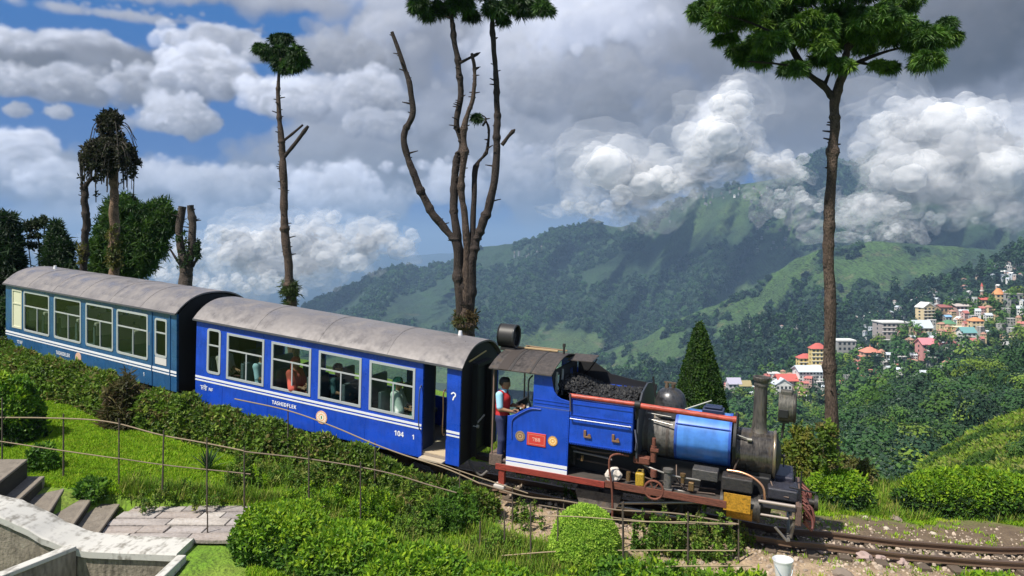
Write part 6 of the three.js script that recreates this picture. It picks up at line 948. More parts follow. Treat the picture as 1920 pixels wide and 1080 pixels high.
{
  // the curving wall beside the steps: white washed top, stained grey face
  const t = thing('garden_wall', 'stained grey wall with whitewashed top curving down beside the steps', 'wall');
  const top = curve([[-9.6, 2.55], [-7.72, 2.01], [-7.55, 1.93], [-7.3, 1.82], [-6.95, 1.63], [-6.6, 1.50], [-6.3, 1.45], [-5.7, 1.425], [-5.0, 1.40]]), xs = []; for (let x = -9.6; x <= -5.0001; x += 0.1) xs.push(x); xs.push(-5.0);
  const strip = (zf, zb, y0, y1, front) => { const pos = [], idx = [], push = (x, y, z) => pos.push(x, y, z); xs.forEach((x) => { const w = 0.008 * fbm(x * 3, zf * 5, 2); push(x, y1(x), zb); push(x, y1(x) + w, (zf + zb) / 2); push(x, y1(x), zf - 0.02); push(x, y1(x) - 0.02, zf); push(x, y0(x), zf); push(x, y0(x), zb); }); for (let k = 0; k + 1 < xs.length; k++) for (let i = 0; i < 6; i++) { const a = k * 6 + i, b = k * 6 + (i + 1) % 6; idx.push(a, b, a + 6, b, b + 6, a + 6); } const n = (xs.length - 1) * 6; idx.push(0, 2, 1, 0, 3, 2, 0, 4, 3, 0, 5, 4, n, n + 1, n + 2, n, n + 2, n + 3, n, n + 3, n + 4, n, n + 4, n + 5); const g = new THREE.BufferGeometry(); g.setAttribute('position', new THREE.Float32BufferAttribute(pos, 3)); g.setIndex(idx); const f = g.toNonIndexed(); f.computeVertexNormals(); return uvMetres(toCreasedNormals(f, 0.6), 0.5); };
  mesh('wall_body', strip(-11.16, -11.70, () => -0.9, (x) => top(x) - 0.11), wallM, t);
  mesh('wall_top', strip(-11.12, -11.74, (x) => top(x) - 0.11, (x) => top(x)), whiteM, t);
  mesh('wall_kerb', [box(0.14, 0.5, 2.4, -4.93, 1.13, -9.96, 0.02)].map((g) => uvMetres(g, 0.5)), whiteM, t);
  mesh('wall_return', uvMetres(box(0.12, 2.3, 2.4, -5.06, -0.05, -9.95), 0.5), wallM, t);
}
{
  const t = thing('parapet', 'narrow white topped parapet running forward from the stained wall at the lower left', 'wall');
  const dx = -0.95, dz = 2.2, l = Math.hypot(dx, dz), a = Math.atan2(dx, dz);
  mesh('wall_body', uvMetres(box(0.13, 2.2, l, -6.55 + dx / 2, 0.36, -11.14 + dz / 2, 0, [0, a, 0]), 0.5), wallM, t);
  mesh('wall_top', uvMetres(box(0.17, 0.07, l, -6.55 + dx / 2, 1.495, -11.14 + dz / 2, 0.015, [0, a, 0]), 0.5), whiteM, t);
}
{
  const r = rng(83), t = thing('flagstone_path', 'path of weathered grey flagstones at the foot of the steps', 'path'), tones = [[0.36, 0.33, 0.32], [0.28, 0.255, 0.25], [0.44, 0.41, 0.385], [0.33, 0.29, 0.27]].map((c) => std(...c, 0.9, 0, { map: concrete, bumpMap: soilBump, bumpScale: 0.01 })); t.userData.kind = 'structure';
  for (let j = 0; j < 5; j++) { let x = -6.75 + 0.1 * r(); const z0 = -11.72 - j * 0.32; while (x < -3.7) { const w = 0.35 + 0.75 * r(), sh = [[0.01, 0.01 + 0.03 * r()], [w * 0.5, 0.03 * r()], [w - 0.015, 0.02 * r()], [w - 0.02 * r(), 0.28], [w * 0.6, 0.29 + 0.02 * r()], [0.015, 0.29 - 0.02 * r()]]; const g = plate(sh, 0.05, 0, [], 0.006).rotateX(-Math.PI / 2 + (r() - 0.5) * 0.03).translate(x, 1.305 + 0.02 * r(), z0); mesh('flagstone', g, tones[Math.floor(r() * 4)], t); x += w + 0.012; } }
}
// ---------------------------------------------------------------- grass
{
  const r = rng(19), blades = (n, h, w, sp) => { const l = []; for (let k = 0; k < n; k++) { const a = r() * 6.283, d = V(Math.cos(a) * 0.5, 1, Math.sin(a) * 0.5); l.push({ at: V((r() - 0.5) * sp, -0.01, (r() - 0.5) * sp), dir: d, side: V(-Math.sin(a), 0, Math.cos(a)), len: h * (0.6 + 0.7 * r()), wide: w, droop: 0.25 * r(), base: 0.9 }); } return bladeGeo(l); };
  const short = [blades(16, 0.075, 0.012, 0.16), blades(16, 0.06, 0.012, 0.16)], long = [blades(14, 0.22, 0.014, 0.14), blades(12, 0.3, 0.014, 0.16)], S = [], Lg = [], T = [[0.25, 0.44, 0.012], [0.30, 0.50, 0.014], [0.20, 0.38, 0.012], [0.36, 0.47, 0.03]], TL = [[0.17, 0.31, 0.02], [0.23, 0.34, 0.03], [0.13, 0.26, 0.018], [0.30, 0.31, 0.07]];
  for (let k = 0; k < 150000; k++) {
    const px = -60 + 2040 * r(), py = 690 + 430 * r(), d0 = 0; let d = 11 + 11 * r(); const x = (px - 960) / FOCAL * d, z = -d; r();
    if (inPit(x - 0.15, z - 0.05) || z > -9.3) continue; const dz = z - trackZ(x) - 0.75 * smooth(-1.5, 0.5, x) * (z > trackZ(x) ? 1 : 0), n = fbm(x * 0.9, z * 0.9, 4);
    if (z > -13.3 && z < -11.0 && x < -3.9 && x > -9.8) continue;
    const bare = dz + 0.9 * n; if (bare < 1.75 && bare > -2.0 && r() > 0.02 + 0.25 * smooth(1.2, 1.75, bare)) continue; if (dz < -8) continue;
    const p = V(x, ground(x, z), z), tall = (x > -3.2 && z > -12.4 && dz > 1.5) || (dz > 1.5 && dz < 2.2 && x > -5) || (dz < -2 && r() < 0.25) || (x > -7 && x < -3 && z < -12.9 && z > -13.6);
    if (tall && r() < 0.65) Lg.push([M4(p, 0.6 + 0.6 * r(), [0, r() * 6.28, 0]), tint(TL, r)]); else S.push([M4(p, 0.8 + 0.6 * r(), [0, r() * 6.28, 0]), tint(T, r)]);
  }
  const put = (geos, list, label) => geos.forEach((g, i) => { const l = list.filter((_, k) => k % 2 === i); tag(instanced('grass', g, leafM, l.map((q) => q[0]), l.map((q) => q[1])), label, null, null, 'stuff'); });
  put(short, S, 'short bright green lawn grass'); put(long, Lg, 'longer rough grass along the beds and the track');
}
// ---------------------------------------------------------------- hedges, bushes and plants
// a plant of sprays filling a shape given as points with outward directions
function bush(name, label, category, base, places, geos, mat, woodAt = []) {
  const t = thing(name, label, category, base.toArray());
  if (woodAt.length) mesh('stem', woodAt.map(([a, b, r]) => bar(a, b, r, 5, r * 0.6)), barkDark, t);
  foliage('foliage', geos, mat, places, t); return t;
}
function dome(seed, n, w, h, dp, o = {}) {                      // places over a half ellipsoid, with stems inside
  const r = rng(seed), out = [], wood = []; const lump = o.lump ?? 0.15;
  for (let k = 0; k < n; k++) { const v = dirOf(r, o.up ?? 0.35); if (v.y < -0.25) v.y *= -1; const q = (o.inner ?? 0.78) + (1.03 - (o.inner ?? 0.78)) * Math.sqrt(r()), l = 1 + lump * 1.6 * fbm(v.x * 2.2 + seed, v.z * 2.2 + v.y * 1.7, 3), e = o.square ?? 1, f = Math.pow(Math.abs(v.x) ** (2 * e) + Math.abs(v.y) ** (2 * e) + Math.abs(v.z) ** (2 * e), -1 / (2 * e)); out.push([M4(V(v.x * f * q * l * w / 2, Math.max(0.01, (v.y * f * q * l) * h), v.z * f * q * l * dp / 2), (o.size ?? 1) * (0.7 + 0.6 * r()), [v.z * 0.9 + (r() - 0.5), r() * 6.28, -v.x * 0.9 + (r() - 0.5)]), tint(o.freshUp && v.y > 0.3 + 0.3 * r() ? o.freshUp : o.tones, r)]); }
  for (let k = 0; k < 9; k++) { const a = r() * 6.28; wood.push([[0.1 * Math.cos(a) * w, -0.02, 0.1 * Math.sin(a) * dp], [Math.cos(a) * w * 0.34, h * (0.5 + 0.3 * r()), Math.sin(a) * dp * 0.34], 0.012 + 0.01 * h]); }
  return [out, wood];
}
function stalks(seed, n, w, h, dp, o = {}) {                     // loose weeds: stalks with leaves along them
  const r = rng(seed), out = [], wood = [];
  for (let k = 0; k < n; k++) { const a = r() * 6.283, q = Math.sqrt(r()), x = Math.cos(a) * q * w / 2, z = Math.sin(a) * q * dp / 2, H = h * (0.3 + 0.85 * r()) * (1.1 - 0.5 * q), lx = (r() - 0.5) * 0.35 * H, lz = (r() - 0.5) * 0.35 * H, m = Math.max(2, Math.round(H / 0.055)); wood.push([[x, -0.03, z], [x + lx, H, z + lz], 0.006]); for (let j = 0; j < m; j++) { const f = (j + r()) / m; out.push([M4(V(x + lx * f + 0.03 * (r() - 0.5), H * f, z + lz * f + 0.03 * (r() - 0.5)), (o.size ?? 1) * (0.9 - 0.45 * f) * (0.7 + 0.6 * r()), [(r() - 0.5) * 1.2, r() * 6.28, (r() - 0.5) * 1.2]), tint(o.tones, r, 0.5)]); } }
  return [out, wood];
}
{   // the hedge beside the line
  const r = rng(301), base = V(-8, ground(-8, -16.5), -16.5), pl = [], wood = [];
  const off = curve([[-17, 1.7], [-8, 1.44], [-3, 1.42], [0.2, 1.4]]), ht = curve([[-17, 0.92], [-9, 0.80], [-5, 0.70], [-2.5, 0.62], [-0.8, 0.42], [0.3, 0.25]]);
  const spine = (x, side) => { const e = 0.05, dx = 0.1, dz = trackZ(x + e) - trackZ(x - e), l = Math.hypot(dx, dz), o = off(x) + side; return V(x - dz / l * o, 0, trackZ(x) + dx / l * o); };
  for (let k = 0; k < 17000; k++) {
    const x = -17 + 17.2 * r(), h = ht(x) * (1 + 0.45 * fbm(x * 1.9, 3, 4)), a = r() * Math.PI, c = Math.cos(a), s = Math.sin(a), q = 0.72 + 0.34 * Math.sqrt(r()), wide = 0.22 * (1 + 0.35 * fbm(x * 1.3, 9, 3)) * Math.min(1.1, h + 0.25), sq = 1 / Math.pow(Math.abs(c) ** 3 + Math.abs(s) ** 3, 1 / 3);
    const p = spine(x, c * q * sq * wide); p.y = ground(p.x, p.z) + Math.max(0.02, s * q * sq * h * 0.96); p.sub(base);
    pl.push([M4(p, 0.8 + 0.7 * r(), [c * 0.9 + (r() - 0.5), r() * 6.28, (r() - 0.5)]), tint(GREEN.hedge, r, 0.5)]);
  }
  for (let x = -17; x < 0; x += 0.16) { const p = spine(x, (r() - 0.5) * 0.4); p.y = ground(p.x, p.z); p.sub(base); wood.push([[p.x, p.y - 0.03, p.z], [p.x + (r() - 0.5) * 0.3, p.y + ht(x) * 0.85, p.z + (r() - 0.5) * 0.3], 0.012]); }
  bush('hedge', 'long leafy green and russet hedge running beside both coaches', 'hedge', base, pl, SPRAYS, leafM, wood);
}
{   // the clipped shrubbery in the foreground
  const r = rng(302);
  const parts = [[530, 1010, 11.9, 1.25, 0.60, 1.2], [645, 1050, 11.5, 1.5, 0.56, 1.2], [770, 1085, 11.1, 1.5, 0.52, 1.1], [900, 1110, 10.8, 1.4, 0.40, 1.1], [1030, 1120, 10.6, 1.3, 0.34, 1.0]];
  const names = ['large glossy clipped shrub with yellow green top beside the flagstone path', 'second glossy shrub of the foreground row right of the one by the path', 'middle shrub of the glossy foreground row cut by the bottom edge', 'fourth shrub of the glossy foreground row left of the round topiary', 'low last shrub of the foreground row in front of the round topiary'];
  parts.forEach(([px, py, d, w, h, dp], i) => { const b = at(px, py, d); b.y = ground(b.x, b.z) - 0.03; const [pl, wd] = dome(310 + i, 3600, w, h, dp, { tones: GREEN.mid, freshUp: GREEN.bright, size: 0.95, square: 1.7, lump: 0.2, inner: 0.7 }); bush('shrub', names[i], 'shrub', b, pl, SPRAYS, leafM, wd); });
}
{   // round topiary
  const b = onGround(1097, 1052); b.y -= 0.02; const k = -b.z / FOCAL, [pl, wd] = dome(330, 8500, 134 * k, 100 * k, 134 * k, { tones: GREEN.lime, size: 0.85, lump: 0.02, inner: 0.9, up: 0.2 });
  bush('topiary_bush', 'round clipped lime green bush behind the bamboo rail', 'bush', b, pl, TINYSPRAYS, leafM, wd);
}
const plant = (name, label, category, px, py, w, h, seed, n, o, geos = SPRAYS) => { const b = o.d ? at(px, py, o.d) : onGround(px, py); b.y = ground(b.x, b.z) - 0.02; const k = -b.z / FOCAL, [pl, wd] = (o.stalks ? stalks : dome)(seed, o.stalks ?? n, w * k, h * k, w * k * (o.deep ?? 0.8), o); return bush(name, label, category, b, pl, geos, leafM, wd); };
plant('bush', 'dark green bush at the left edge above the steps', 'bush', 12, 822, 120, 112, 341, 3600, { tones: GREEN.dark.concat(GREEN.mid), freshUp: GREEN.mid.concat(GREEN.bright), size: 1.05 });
plant('shrub', 'brownish dry shrub standing on the lawn in front of the hedge', 'shrub', 236, 800, 70, 78, 342, 1500, { tones: [[0.10, 0.085, 0.03], [0.13, 0.115, 0.035], [0.07, 0.08, 0.022], [0.15, 0.10, 0.05]], size: 1.1, lump: 0.5, inner: 0.4, up: 0.7 }, TINYSPRAYS.concat(FRONDS));
plant('plant', 'leafy plant beside the upper steps', 'plant', 78, 880, 50, 40, 343, 420, { tones: GREEN.mid, inner: 0.3, lump: 0.5 });
plant('plant', 'tall loose leafy plant right of the spiky agave', 'plant', 455, 915, 70, 84, 344, 700, { stalks: 24, tones: GREEN.weed, inner: 0.2, lump: 0.6, size: 1.1 });
plant('plant', 'clump of weeds growing along the grass edge above the path', 'plant', 330, 938, 170, 34, 345, 420, { stalks: 40, tones: GREEN.weed, inner: 0.2, lump: 0.6 });
plant('plant', 'small dark plant at the top end of the lowest step', 'plant', 172, 930, 50, 26, 346, 330, { tones: GREEN.mid, inner: 0.2, lump: 0.6 });
const wild = [[560, 905, 110, 60, GREEN.weed], [640, 915, 110, 70, GREEN.hedge], [720, 930, 110, 80, GREEN.weed], [690, 975, 130, 80, GREEN.bright], [790, 960, 120, 90, GREEN.hedge], [590, 950, 130, 70, GREEN.bright], [850, 985, 110, 100, GREEN.mid], [770, 1010, 120, 70, GREEN.weed], [880, 960, 90, 70, GREEN.bright], [925, 1040, 110, 60, GREEN.weed]];
const wildLabels = ['pale weeds just below the hedge left of the front fence', 'russet tinged weeds under the coach emblem', 'tall weeds below the coach number', 'bright green weeds behind the clipped shrub row', 'mixed russet weeds below the coach door', 'bright weedy plants right of the agave behind the first clipped shrub', 'dark leafy plant below the engine cab', 'straggling weeds between the clipped shrubs and the dark leafy plant', 'fresh yellow green plant under the coupling of coach and engine', 'low weeds left of the round topiary'];
wild.forEach(([px, py, w, h, tones], i) => plant('weeds', wildLabels[i], 'plant', px, py, w * 0.95, h * 0.75, 350 + i, 480, { stalks: 46, tones, inner: 0.15, lump: 0.7, size: 1.15, up: 0.6, deep: 0.9 }, i % 2 ? SPRAYS : SPRAYS.concat(FRONDS)));
plant('weeds', 'tall leafy weeds in front of the engine wheels right of the topiary', 'plant', 1235, 1030, 100, 100, 371, 430, { stalks: 26, tones: GREEN.weed.concat(GREEN.mid), inner: 0.1, lump: 0.8, size: 1.1, up: 0.8 });
plant('weeds', 'taller pale weeds under the yellow cylinder cover', 'plant', 1325, 1040, 120, 90, 372, 430, { stalks: 30, tones: GREEN.weed, inner: 0.1, lump: 0.8, size: 1.0, up: 0.8 });
plant('weeds', 'thin weeds growing over the end of the bamboo rail', 'plant', 1385, 1025, 50, 62, 373, 150, { stalks: 10, tones: GREEN.weed, inner: 0.1, lump: 0.8, size: 0.9, up: 0.8 });
plant('weeds', 'sparse weed stalks left of the topiary beside the dirt', 'plant', 985, 985, 80, 60, 374, 260, { stalks: 12, tones: GREEN.weed, inner: 0.1, lump: 0.9, size: 0.9, up: 1 });
plant('weeds', 'weeds in front of the engine step', 'plant', 1075, 935, 50, 46, 375, 160, { stalks: 8, tones: GREEN.weed, inner: 0.1, lump: 0.9, size: 0.8, up: 1 });
plant('ground_plants', 'leafy green plants along the bottom edge below the topiary', 'plant', 1180, 1085, 260, 46, 376, 1700, { tones: GREEN.bright.concat(GREEN.mid), inner: 0.2, lump: 0.7, d: 11.3, deep: 0.5 });
plant('ground_plants', 'low green plants at the bottom edge left of the white bucket', 'plant', 1370, 1090, 140, 44, 377, 900, { tones: GREEN.bright.concat(GREEN.weed), inner: 0.2, lump: 0.7, d: 11.2, deep: 0.5 });
plant('bush', 'bright green bush in the bottom right corner', 'bush', 1872, 1092, 150, 44, 378, 1700, { tones: GREEN.bright, inner: 0.5, lump: 0.3, d: 11.4 });
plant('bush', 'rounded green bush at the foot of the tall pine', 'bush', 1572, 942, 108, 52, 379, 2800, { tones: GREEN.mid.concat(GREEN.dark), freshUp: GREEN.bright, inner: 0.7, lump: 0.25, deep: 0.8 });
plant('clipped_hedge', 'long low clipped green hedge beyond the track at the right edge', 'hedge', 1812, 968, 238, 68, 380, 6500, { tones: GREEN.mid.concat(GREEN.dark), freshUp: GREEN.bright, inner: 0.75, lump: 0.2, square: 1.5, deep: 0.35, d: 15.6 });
plant('shrub', 'yellow green shrub behind the smokebox left of the pine trunk', 'shrub', 1510, 915, 80, 84, 381, 1100, { tones: [[0.16, 0.20, 0.02], [0.11, 0.17, 0.02], [0.20, 0.20, 0.03]], inner: 0.3, lump: 0.6, d: 17.5, size: 1.3 });
plant('shrub', 'pale dry shrub right of the foot of the pine trunk', 'shrub', 1600, 905, 70, 50, 382, 600, { tones: [[0.17, 0.19, 0.04], [0.20, 0.18, 0.07], [0.11, 0.16, 0.03]], inner: 0.3, lump: 0.6, d: 17.2, size: 1.1 });
{   // rough grass on the knoll
  const r = rng(385), l = []; for (let k = 0; k < 9000; k++) { const p = knollPlace(lerp(1720, 2100, r()), 0.02 + 0.9 * r() * r()), d = Math.hypot(p.x, p.z) / 50; l.push([M4([p.x, p.y + 0.02, p.z], (1.6 + 1.8 * r()) * Math.max(0.7, d), [(r() - 0.5), r() * 6.28, (r() - 0.5)]), tint(fbm(p.x * 0.25, p.z * 0.25, 3) > 0.12 ? [[0.05, 0.12, 0.02], [0.08, 0.16, 0.02]] : [[0.20, 0.32, 0.03], [0.26, 0.36, 0.04], [0.15, 0.26, 0.025], [0.28, 0.30, 0.08]], r)]); }
  SPRAYS.forEach((g, i) => { const q = l.filter((_, k) => k % 3 === i); tag(instanced('knoll_grass', g, leafM, q.map((x) => x[0]), q.map((x) => x[1])), 'rough bright grass covering the knoll at the right', null, null, 'stuff'); });
}
[[70, 24.5, 'left'], [150, 24, 'second'], [230, 23.5, 'third'], [300, 23, 'right']].forEach(([px, d, w], i) => plant('bush', ['dark bush seen through the first large window of the tail coach', 'dark bush seen through the second large window of the tail coach', 'dark bush seen through the third large window of the tail coach', 'dark bush seen through the last large window of the tail coach'][i], 'bush', px, 600, 150, 100, 395 + i, 1500, { tones: GREEN.dark, d, size: 1.7, inner: 0.6, lump: 0.4 }));
{   // ivy and tufts on the foot of the pine
  const pl = [], r = rng(383), b = at(1552, 850, 15.75); for (let k = 0; k < 60; k++) pl.push([M4(V((r() - 0.5) * 0.4, (r() - 0.3) * 0.9, (r() - 0.5) * 0.3), 1 + 0.5 * r(), [r(), r() * 6, r()]), tint(GREEN.hedge, r)]);
  bush('ivy', 'ivy clinging to the foot of the tall pine', 'plant', b, pl, SPRAYS, leafM);
}
{   // agave
  const b = onGround(390, 884), t = thing('agave_plant', 'spiky dark green agave on the lawn by the bamboo fence', 'plant', b.toArray()), r = rng(390), m = leafMat(); m.color.setRGB(0.045, 0.095, 0.035);
  for (let k = 0; k < 30; k++) { const a = k * 2.4, el = 0.35 + 1.0 * Math.sqrt((k + 0.5) / 30), d = V(Math.cos(a) * Math.cos(el), Math.sin(el), Math.sin(a) * Math.cos(el)); mesh('leaf', bladeGeo([{ at: V(0, 0.03, 0), dir: d, side: V(-Math.sin(a), 0, Math.cos(a)), len: 0.42 + 0.14 * r(), wide: 0.042, droop: 0.12, fold: 0.3, base: 0.8 }]), m, t); }
}
// ---------------------------------------------------------------- bamboo fences
const bamboo = [std(0.32, 0.25, 0.15, 0.7), std(0.25, 0.19, 0.12, 0.75), std(0.19, 0.145, 0.10, 0.8)], postM = std(0.085, 0.066, 0.05, 0.9);
function fence(label, rails, posts, seed) {
  const t = thing('bamboo_fence', label, 'fence'), r = rng(seed);
  for (const [list, rad] of rails) mesh('rail', tube(list.map(([px, py, d]) => at(px, py, d)), rad * 0.78, 6, list.length * 6), bamboo[Math.floor(r() * 3)], t);
  for (const [px, y0, y1, d, lean = 0] of posts) { const a = at(px, y1, d), b = at(px + lean, y0, d + 0.02); a.y = Math.min(a.y, ground(a.x, a.z)) - 0.1; mesh('post', bar(a, b, 0.014 + 0.006 * r(), 7, 0.012), postM, t); }
}
fence('two railed bamboo fence across the upper lawn above the steps', [[[[-30, 783, 13.9], [77, 783.5, 13.75], [175, 787.5, 13.6], [220, 794, 13.5], [302, 815.6, 13.35], [367, 827.5, 13.25], [432, 840, 13.15], [460, 846, 13.1]], 0.016], [[[458, 846.7, 13.05], [579, 860.6, 13.0], [676, 876, 12.9], [745, 891, 12.8], [800, 908, 12.7], [856, 924, 12.6]], 0.015], [[[-30, 823, 13.85], [81, 839.7, 13.7], [187, 855, 13.55], [224, 860, 13.45]], 0.014], [[[220, 859, 13.44], [310, 872, 13.3], [428, 884.5, 13.15], [470, 889, 13.05]], 0.013]],
  [[4, 745, 860, 13.8], [119, 776, 876, 13.7], [223, 785, 895, 13.45], [304, 806, 925, 13.3, 3], [388, 820, 975, 12.9], [458, 838, 930, 13.05], [579, 845, 960, 12.95], [676, 866, 960, 12.85]], 401);
fence('slanting bamboo handrail along the top of the bank beside the front coach and the engine', [[[[440, 748, 15.3], [540, 770, 14.95], [620, 798, 14.6], [703, 833, 14.2], [757, 853, 14.0], [840, 880, 13.7], [905, 909, 13.45]], 0.018], [[[900, 906, 13.46], [989, 931.5, 13.2], [1056, 939, 13.05], [1152, 955.6, 12.8], [1267, 963, 12.6], [1385, 983, 12.4]], 0.019], [[[820, 868, 13.8], [880, 889, 13.6], [990, 925, 13.3]], 0.014], [[[1010, 947, 13.0], [1204, 977, 12.6], [1380, 984, 12.42]], 0.014]],
  [[540, 762, 810, 14.95], [703, 828, 880, 14.2], [862, 885, 960, 13.6], [961, 915, 990, 13.3], [1057, 933, 965, 13.05], [1169, 940, 1030, 12.75], [1385, 975, 1030, 12.42]], 402);
fence('low bamboo fence with thin rails in front of the round topiary', [[[[941, 1042, 11.95], [1047, 1034, 11.9], [1204, 1032, 11.85], [1379, 1032.6, 11.8]], 0.013], [[[1010, 966, 11.95], [1100, 970, 11.9], [1204, 978, 11.85], [1300, 979, 11.82], [1379, 983, 11.8]], 0.012], [[[1116, 1069, 11.5], [1260, 1062, 11.45], [1410, 1061, 11.4]], 0.013]],
  [[1046, 951, 1066, 11.93], [1169, 942, 1062, 11.85, -2], [995, 945, 1068, 12.0], [900, 978, 1056, 12.3], [946, 957, 1020, 12.4], [1290, 960, 1050, 11.8]], 403);
{ const b = at(389, 1012, 12.05); b.y = ground(b.x, b.z) - 0.05; const top = at(389, 958, 12.07); tag(mesh('garden_stake', bar(b, top, 0.013, 7, 0.010), postM), 'single thin stake standing where the flagstone path meets the grass', 'stake'); }
{   // white bucket
  const b = at(1468, 1092, 11.5), t = thing('plastic_bucket', 'white plastic bucket beside the dirt at the bottom edge of the picture', 'bucket', b.toArray());
  mesh('bucket_body', new THREE.LatheGeometry([[0.001, 0.0], [0.085, 0.0], [0.10, 0.02], [0.138, 0.30], [0.150, 0.335], [0.158, 0.36], [0.148, 0.36], [0.135, 0.31], [0.09, 0.03], [0.001, 0.02]].map(([r, y]) => new THREE.Vector2(r, y)), 36), std(0.80, 0.81, 0.82, 0.35), t);
  mesh('handle', tube([[-0.14, 0.29, 0.05], [-0.07, 0.16, 0.15], [0.0, 0.11, 0.16], [0.07, 0.16, 0.15], [0.14, 0.29, 0.05]], 0.006), std(0.35, 0.45, 0.5, 0.4, 0.4), t);
}
// ================================================================ people
const skinM = std(0.32, 0.17, 0.10, 0.6), hairM = std(0.012, 0.010, 0.009, 0.5);
function skinMesh(caps, cell, blend) {                          // capsules [ax, ay, az, ra, bx, by, bz, rb] -> one smooth surface
  const lo = [1e9, 1e9, 1e9], hi = [-1e9, -1e9, -1e9];
  for (const c of caps) for (const o of [0, 4]) for (let k = 0; k < 3; k++) { lo[k] = Math.min(lo[k], c[o + k] - c[o + 3] - 0.03); hi[k] = Math.max(hi[k], c[o + k] + c[o + 3] + 0.03); }
  const size = Math.max(hi[0] - lo[0], hi[1] - lo[1], hi[2] - lo[2]), n = Math.max(16, Math.ceil(size / cell)), mc = new MarchingCubes(n, skinM, false, false, 400000), mid = [0, 1, 2].map((k) => (lo[k] + hi[k]) / 2), h = size / 2, f = mc.field, reach = blend * 3;
  f.fill(-1);
  const acc = new Float32Array(n * n * n).fill(0);
  for (const c of caps) {
    const [ax, ay, az, ra, bx, by, bz, rb] = c, R = Math.max(ra, rb) + reach, dx = bx - ax, dy = by - ay, dz = bz - az, l2 = dx * dx + dy * dy + dz * dz + 1e-9, rng1 = (a, b, k) => [Math.max(0, Math.floor(((Math.min(a, b) - R - mid[k]) / h + 1) * n / 2)), Math.min(n - 1, Math.ceil(((Math.max(a, b) + R - mid[k]) / h + 1) * n / 2))], [x0, x1] = rng1(ax, bx, 0), [y0, y1] = rng1(ay, by, 1), [z0, z1] = rng1(az, bz, 2);
    for (let k = z0; k <= z1; k++) for (let j = y0; j <= y1; j++) for (let i = x0; i <= x1; i++) { const x = mid[0] + (i / (n / 2) - 1) * h, y = mid[1] + (j / (n / 2) - 1) * h, z = mid[2] + (k / (n / 2) - 1) * h, t = clamp(((x - ax) * dx + (y - ay) * dy + (z - az) * dz) / l2), d = Math.hypot(x - ax - dx * t, y - ay - dy * t, z - az - dz * t) - lerp(ra, rb, t); acc[(k * n + j) * n + i] += Math.exp(-d / blend); }
  }
  for (let i = 0; i < acc.length; i++) f[i] = acc[i] > 1e-30 ? clamp(blend * Math.log(acc[i]), -1, 1) : -1;
  mc.isolation = 0; mc.update();
  const g = new THREE.BufferGeometry(), P = mc.positionArray.slice(0, mc.count * 3), N = mc.normalArray.slice(0, mc.count * 3);
  for (let i = 0; i < P.length; i += 3) for (let k = 0; k < 3; k++) P[i + k] = mid[k] + P[i + k] * h;
  g.setAttribute('position', new THREE.BufferAttribute(P, 3)); g.setAttribute('normal', new THREE.BufferAttribute(N, 3));
  const m = mergeVertices(g.deleteAttribute('normal'), 1e-5); m.computeVertexNormals(); return m;
}
const cap = (a, ra, b, rb) => [a[0], a[1], a[2], ra, b[0], b[1], b[2], rb];
function handCaps(w, dir, thumbUp, s = 1) {                      // palm and five fingers, curled round what they hold
  const d = V(...dir).normalize(), t = V(...thumbUp).normalize(), p = d.clone().cross(t).normalize(), W = V(...w), out = [], q = (a, b, c) => W.clone().addScaledVector(d, a * s).addScaledVector(t, b * s).addScaledVector(p, c * s).toArray();
  out.push(cap(q(0, 0, 0), 0.022 * s, q(0.045, 0.016, 0), 0.020 * s), cap(q(0.01, -0.012, 0), 0.02 * s, q(0.075, -0.022, 0), 0.017 * s), cap(q(0.03, 0.018, 0), 0.018 * s, q(0.078, 0.024, 0), 0.016 * s));
  [[0.028, 0.078, 1], [0.009, 0.084, 1.1], [-0.010, 0.08, 1.02], [-0.027, 0.072, 0.82]].forEach(([b, a, l]) => out.push(cap(q(a, b, 0), 0.0095 * s, q(a + 0.032 * l, b, 0.012), 0.009 * s), cap(q(a + 0.032 * l, b, 0.012), 0.009 * s, q(a + 0.036 * l, b, 0.038), 0.0085 * s), cap(q(a + 0.036 * l, b, 0.038), 0.0085 * s, q(a + 0.018 * l, b, 0.052), 0.008 * s)));
  out.push(cap(q(0.015, 0.025, 0.008), 0.012 * s, q(0.04, 0.05, 0.022), 0.0105 * s), cap(q(0.04, 0.05, 0.022), 0.0105 * s, q(0.068, 0.048, 0.036), 0.009 * s));
  return out;
}
function headGeo(c, tilt, turn) {                                // a head facing +x, then tilted and turned
  const g = skinMesh([cap([-0.012, 0.03, 0], 0.088, [0.012, 0.03, 0], 0.082), cap([0.03, -0.02, 0], 0.062, [0.045, -0.055, 0], 0.042), cap([0.0, -0.04, 0.02], 0.055, [0.0, -0.04, -0.02], 0.055), cap([0.078, 0.018, 0], 0.011, [0.098, -0.012, 0], 0.014), cap([0.075, 0.034, 0.03], 0.014, [0.075, 0.034, -0.03], 0.014), cap([0.072, -0.048, 0.016], 0.009, [0.072, -0.048, -0.016], 0.009), cap([0.074, -0.036, 0.014], 0.008, [0.074, -0.036, -0.014], 0.008), cap([0.0, 0.012, 0.082], 0.014, [-0.008, -0.018, 0.08], 0.010), cap([0.0, 0.012, -0.082], 0.014, [-0.008, -0.018, -0.08], 0.010)], 0.0055, 0.008);
  return place3(g, c, tilt, turn);
}
const place3 = (g, c, tilt, turn) => g.rotateZ(-tilt).rotateY(turn).translate(c[0], c[1], c[2]);
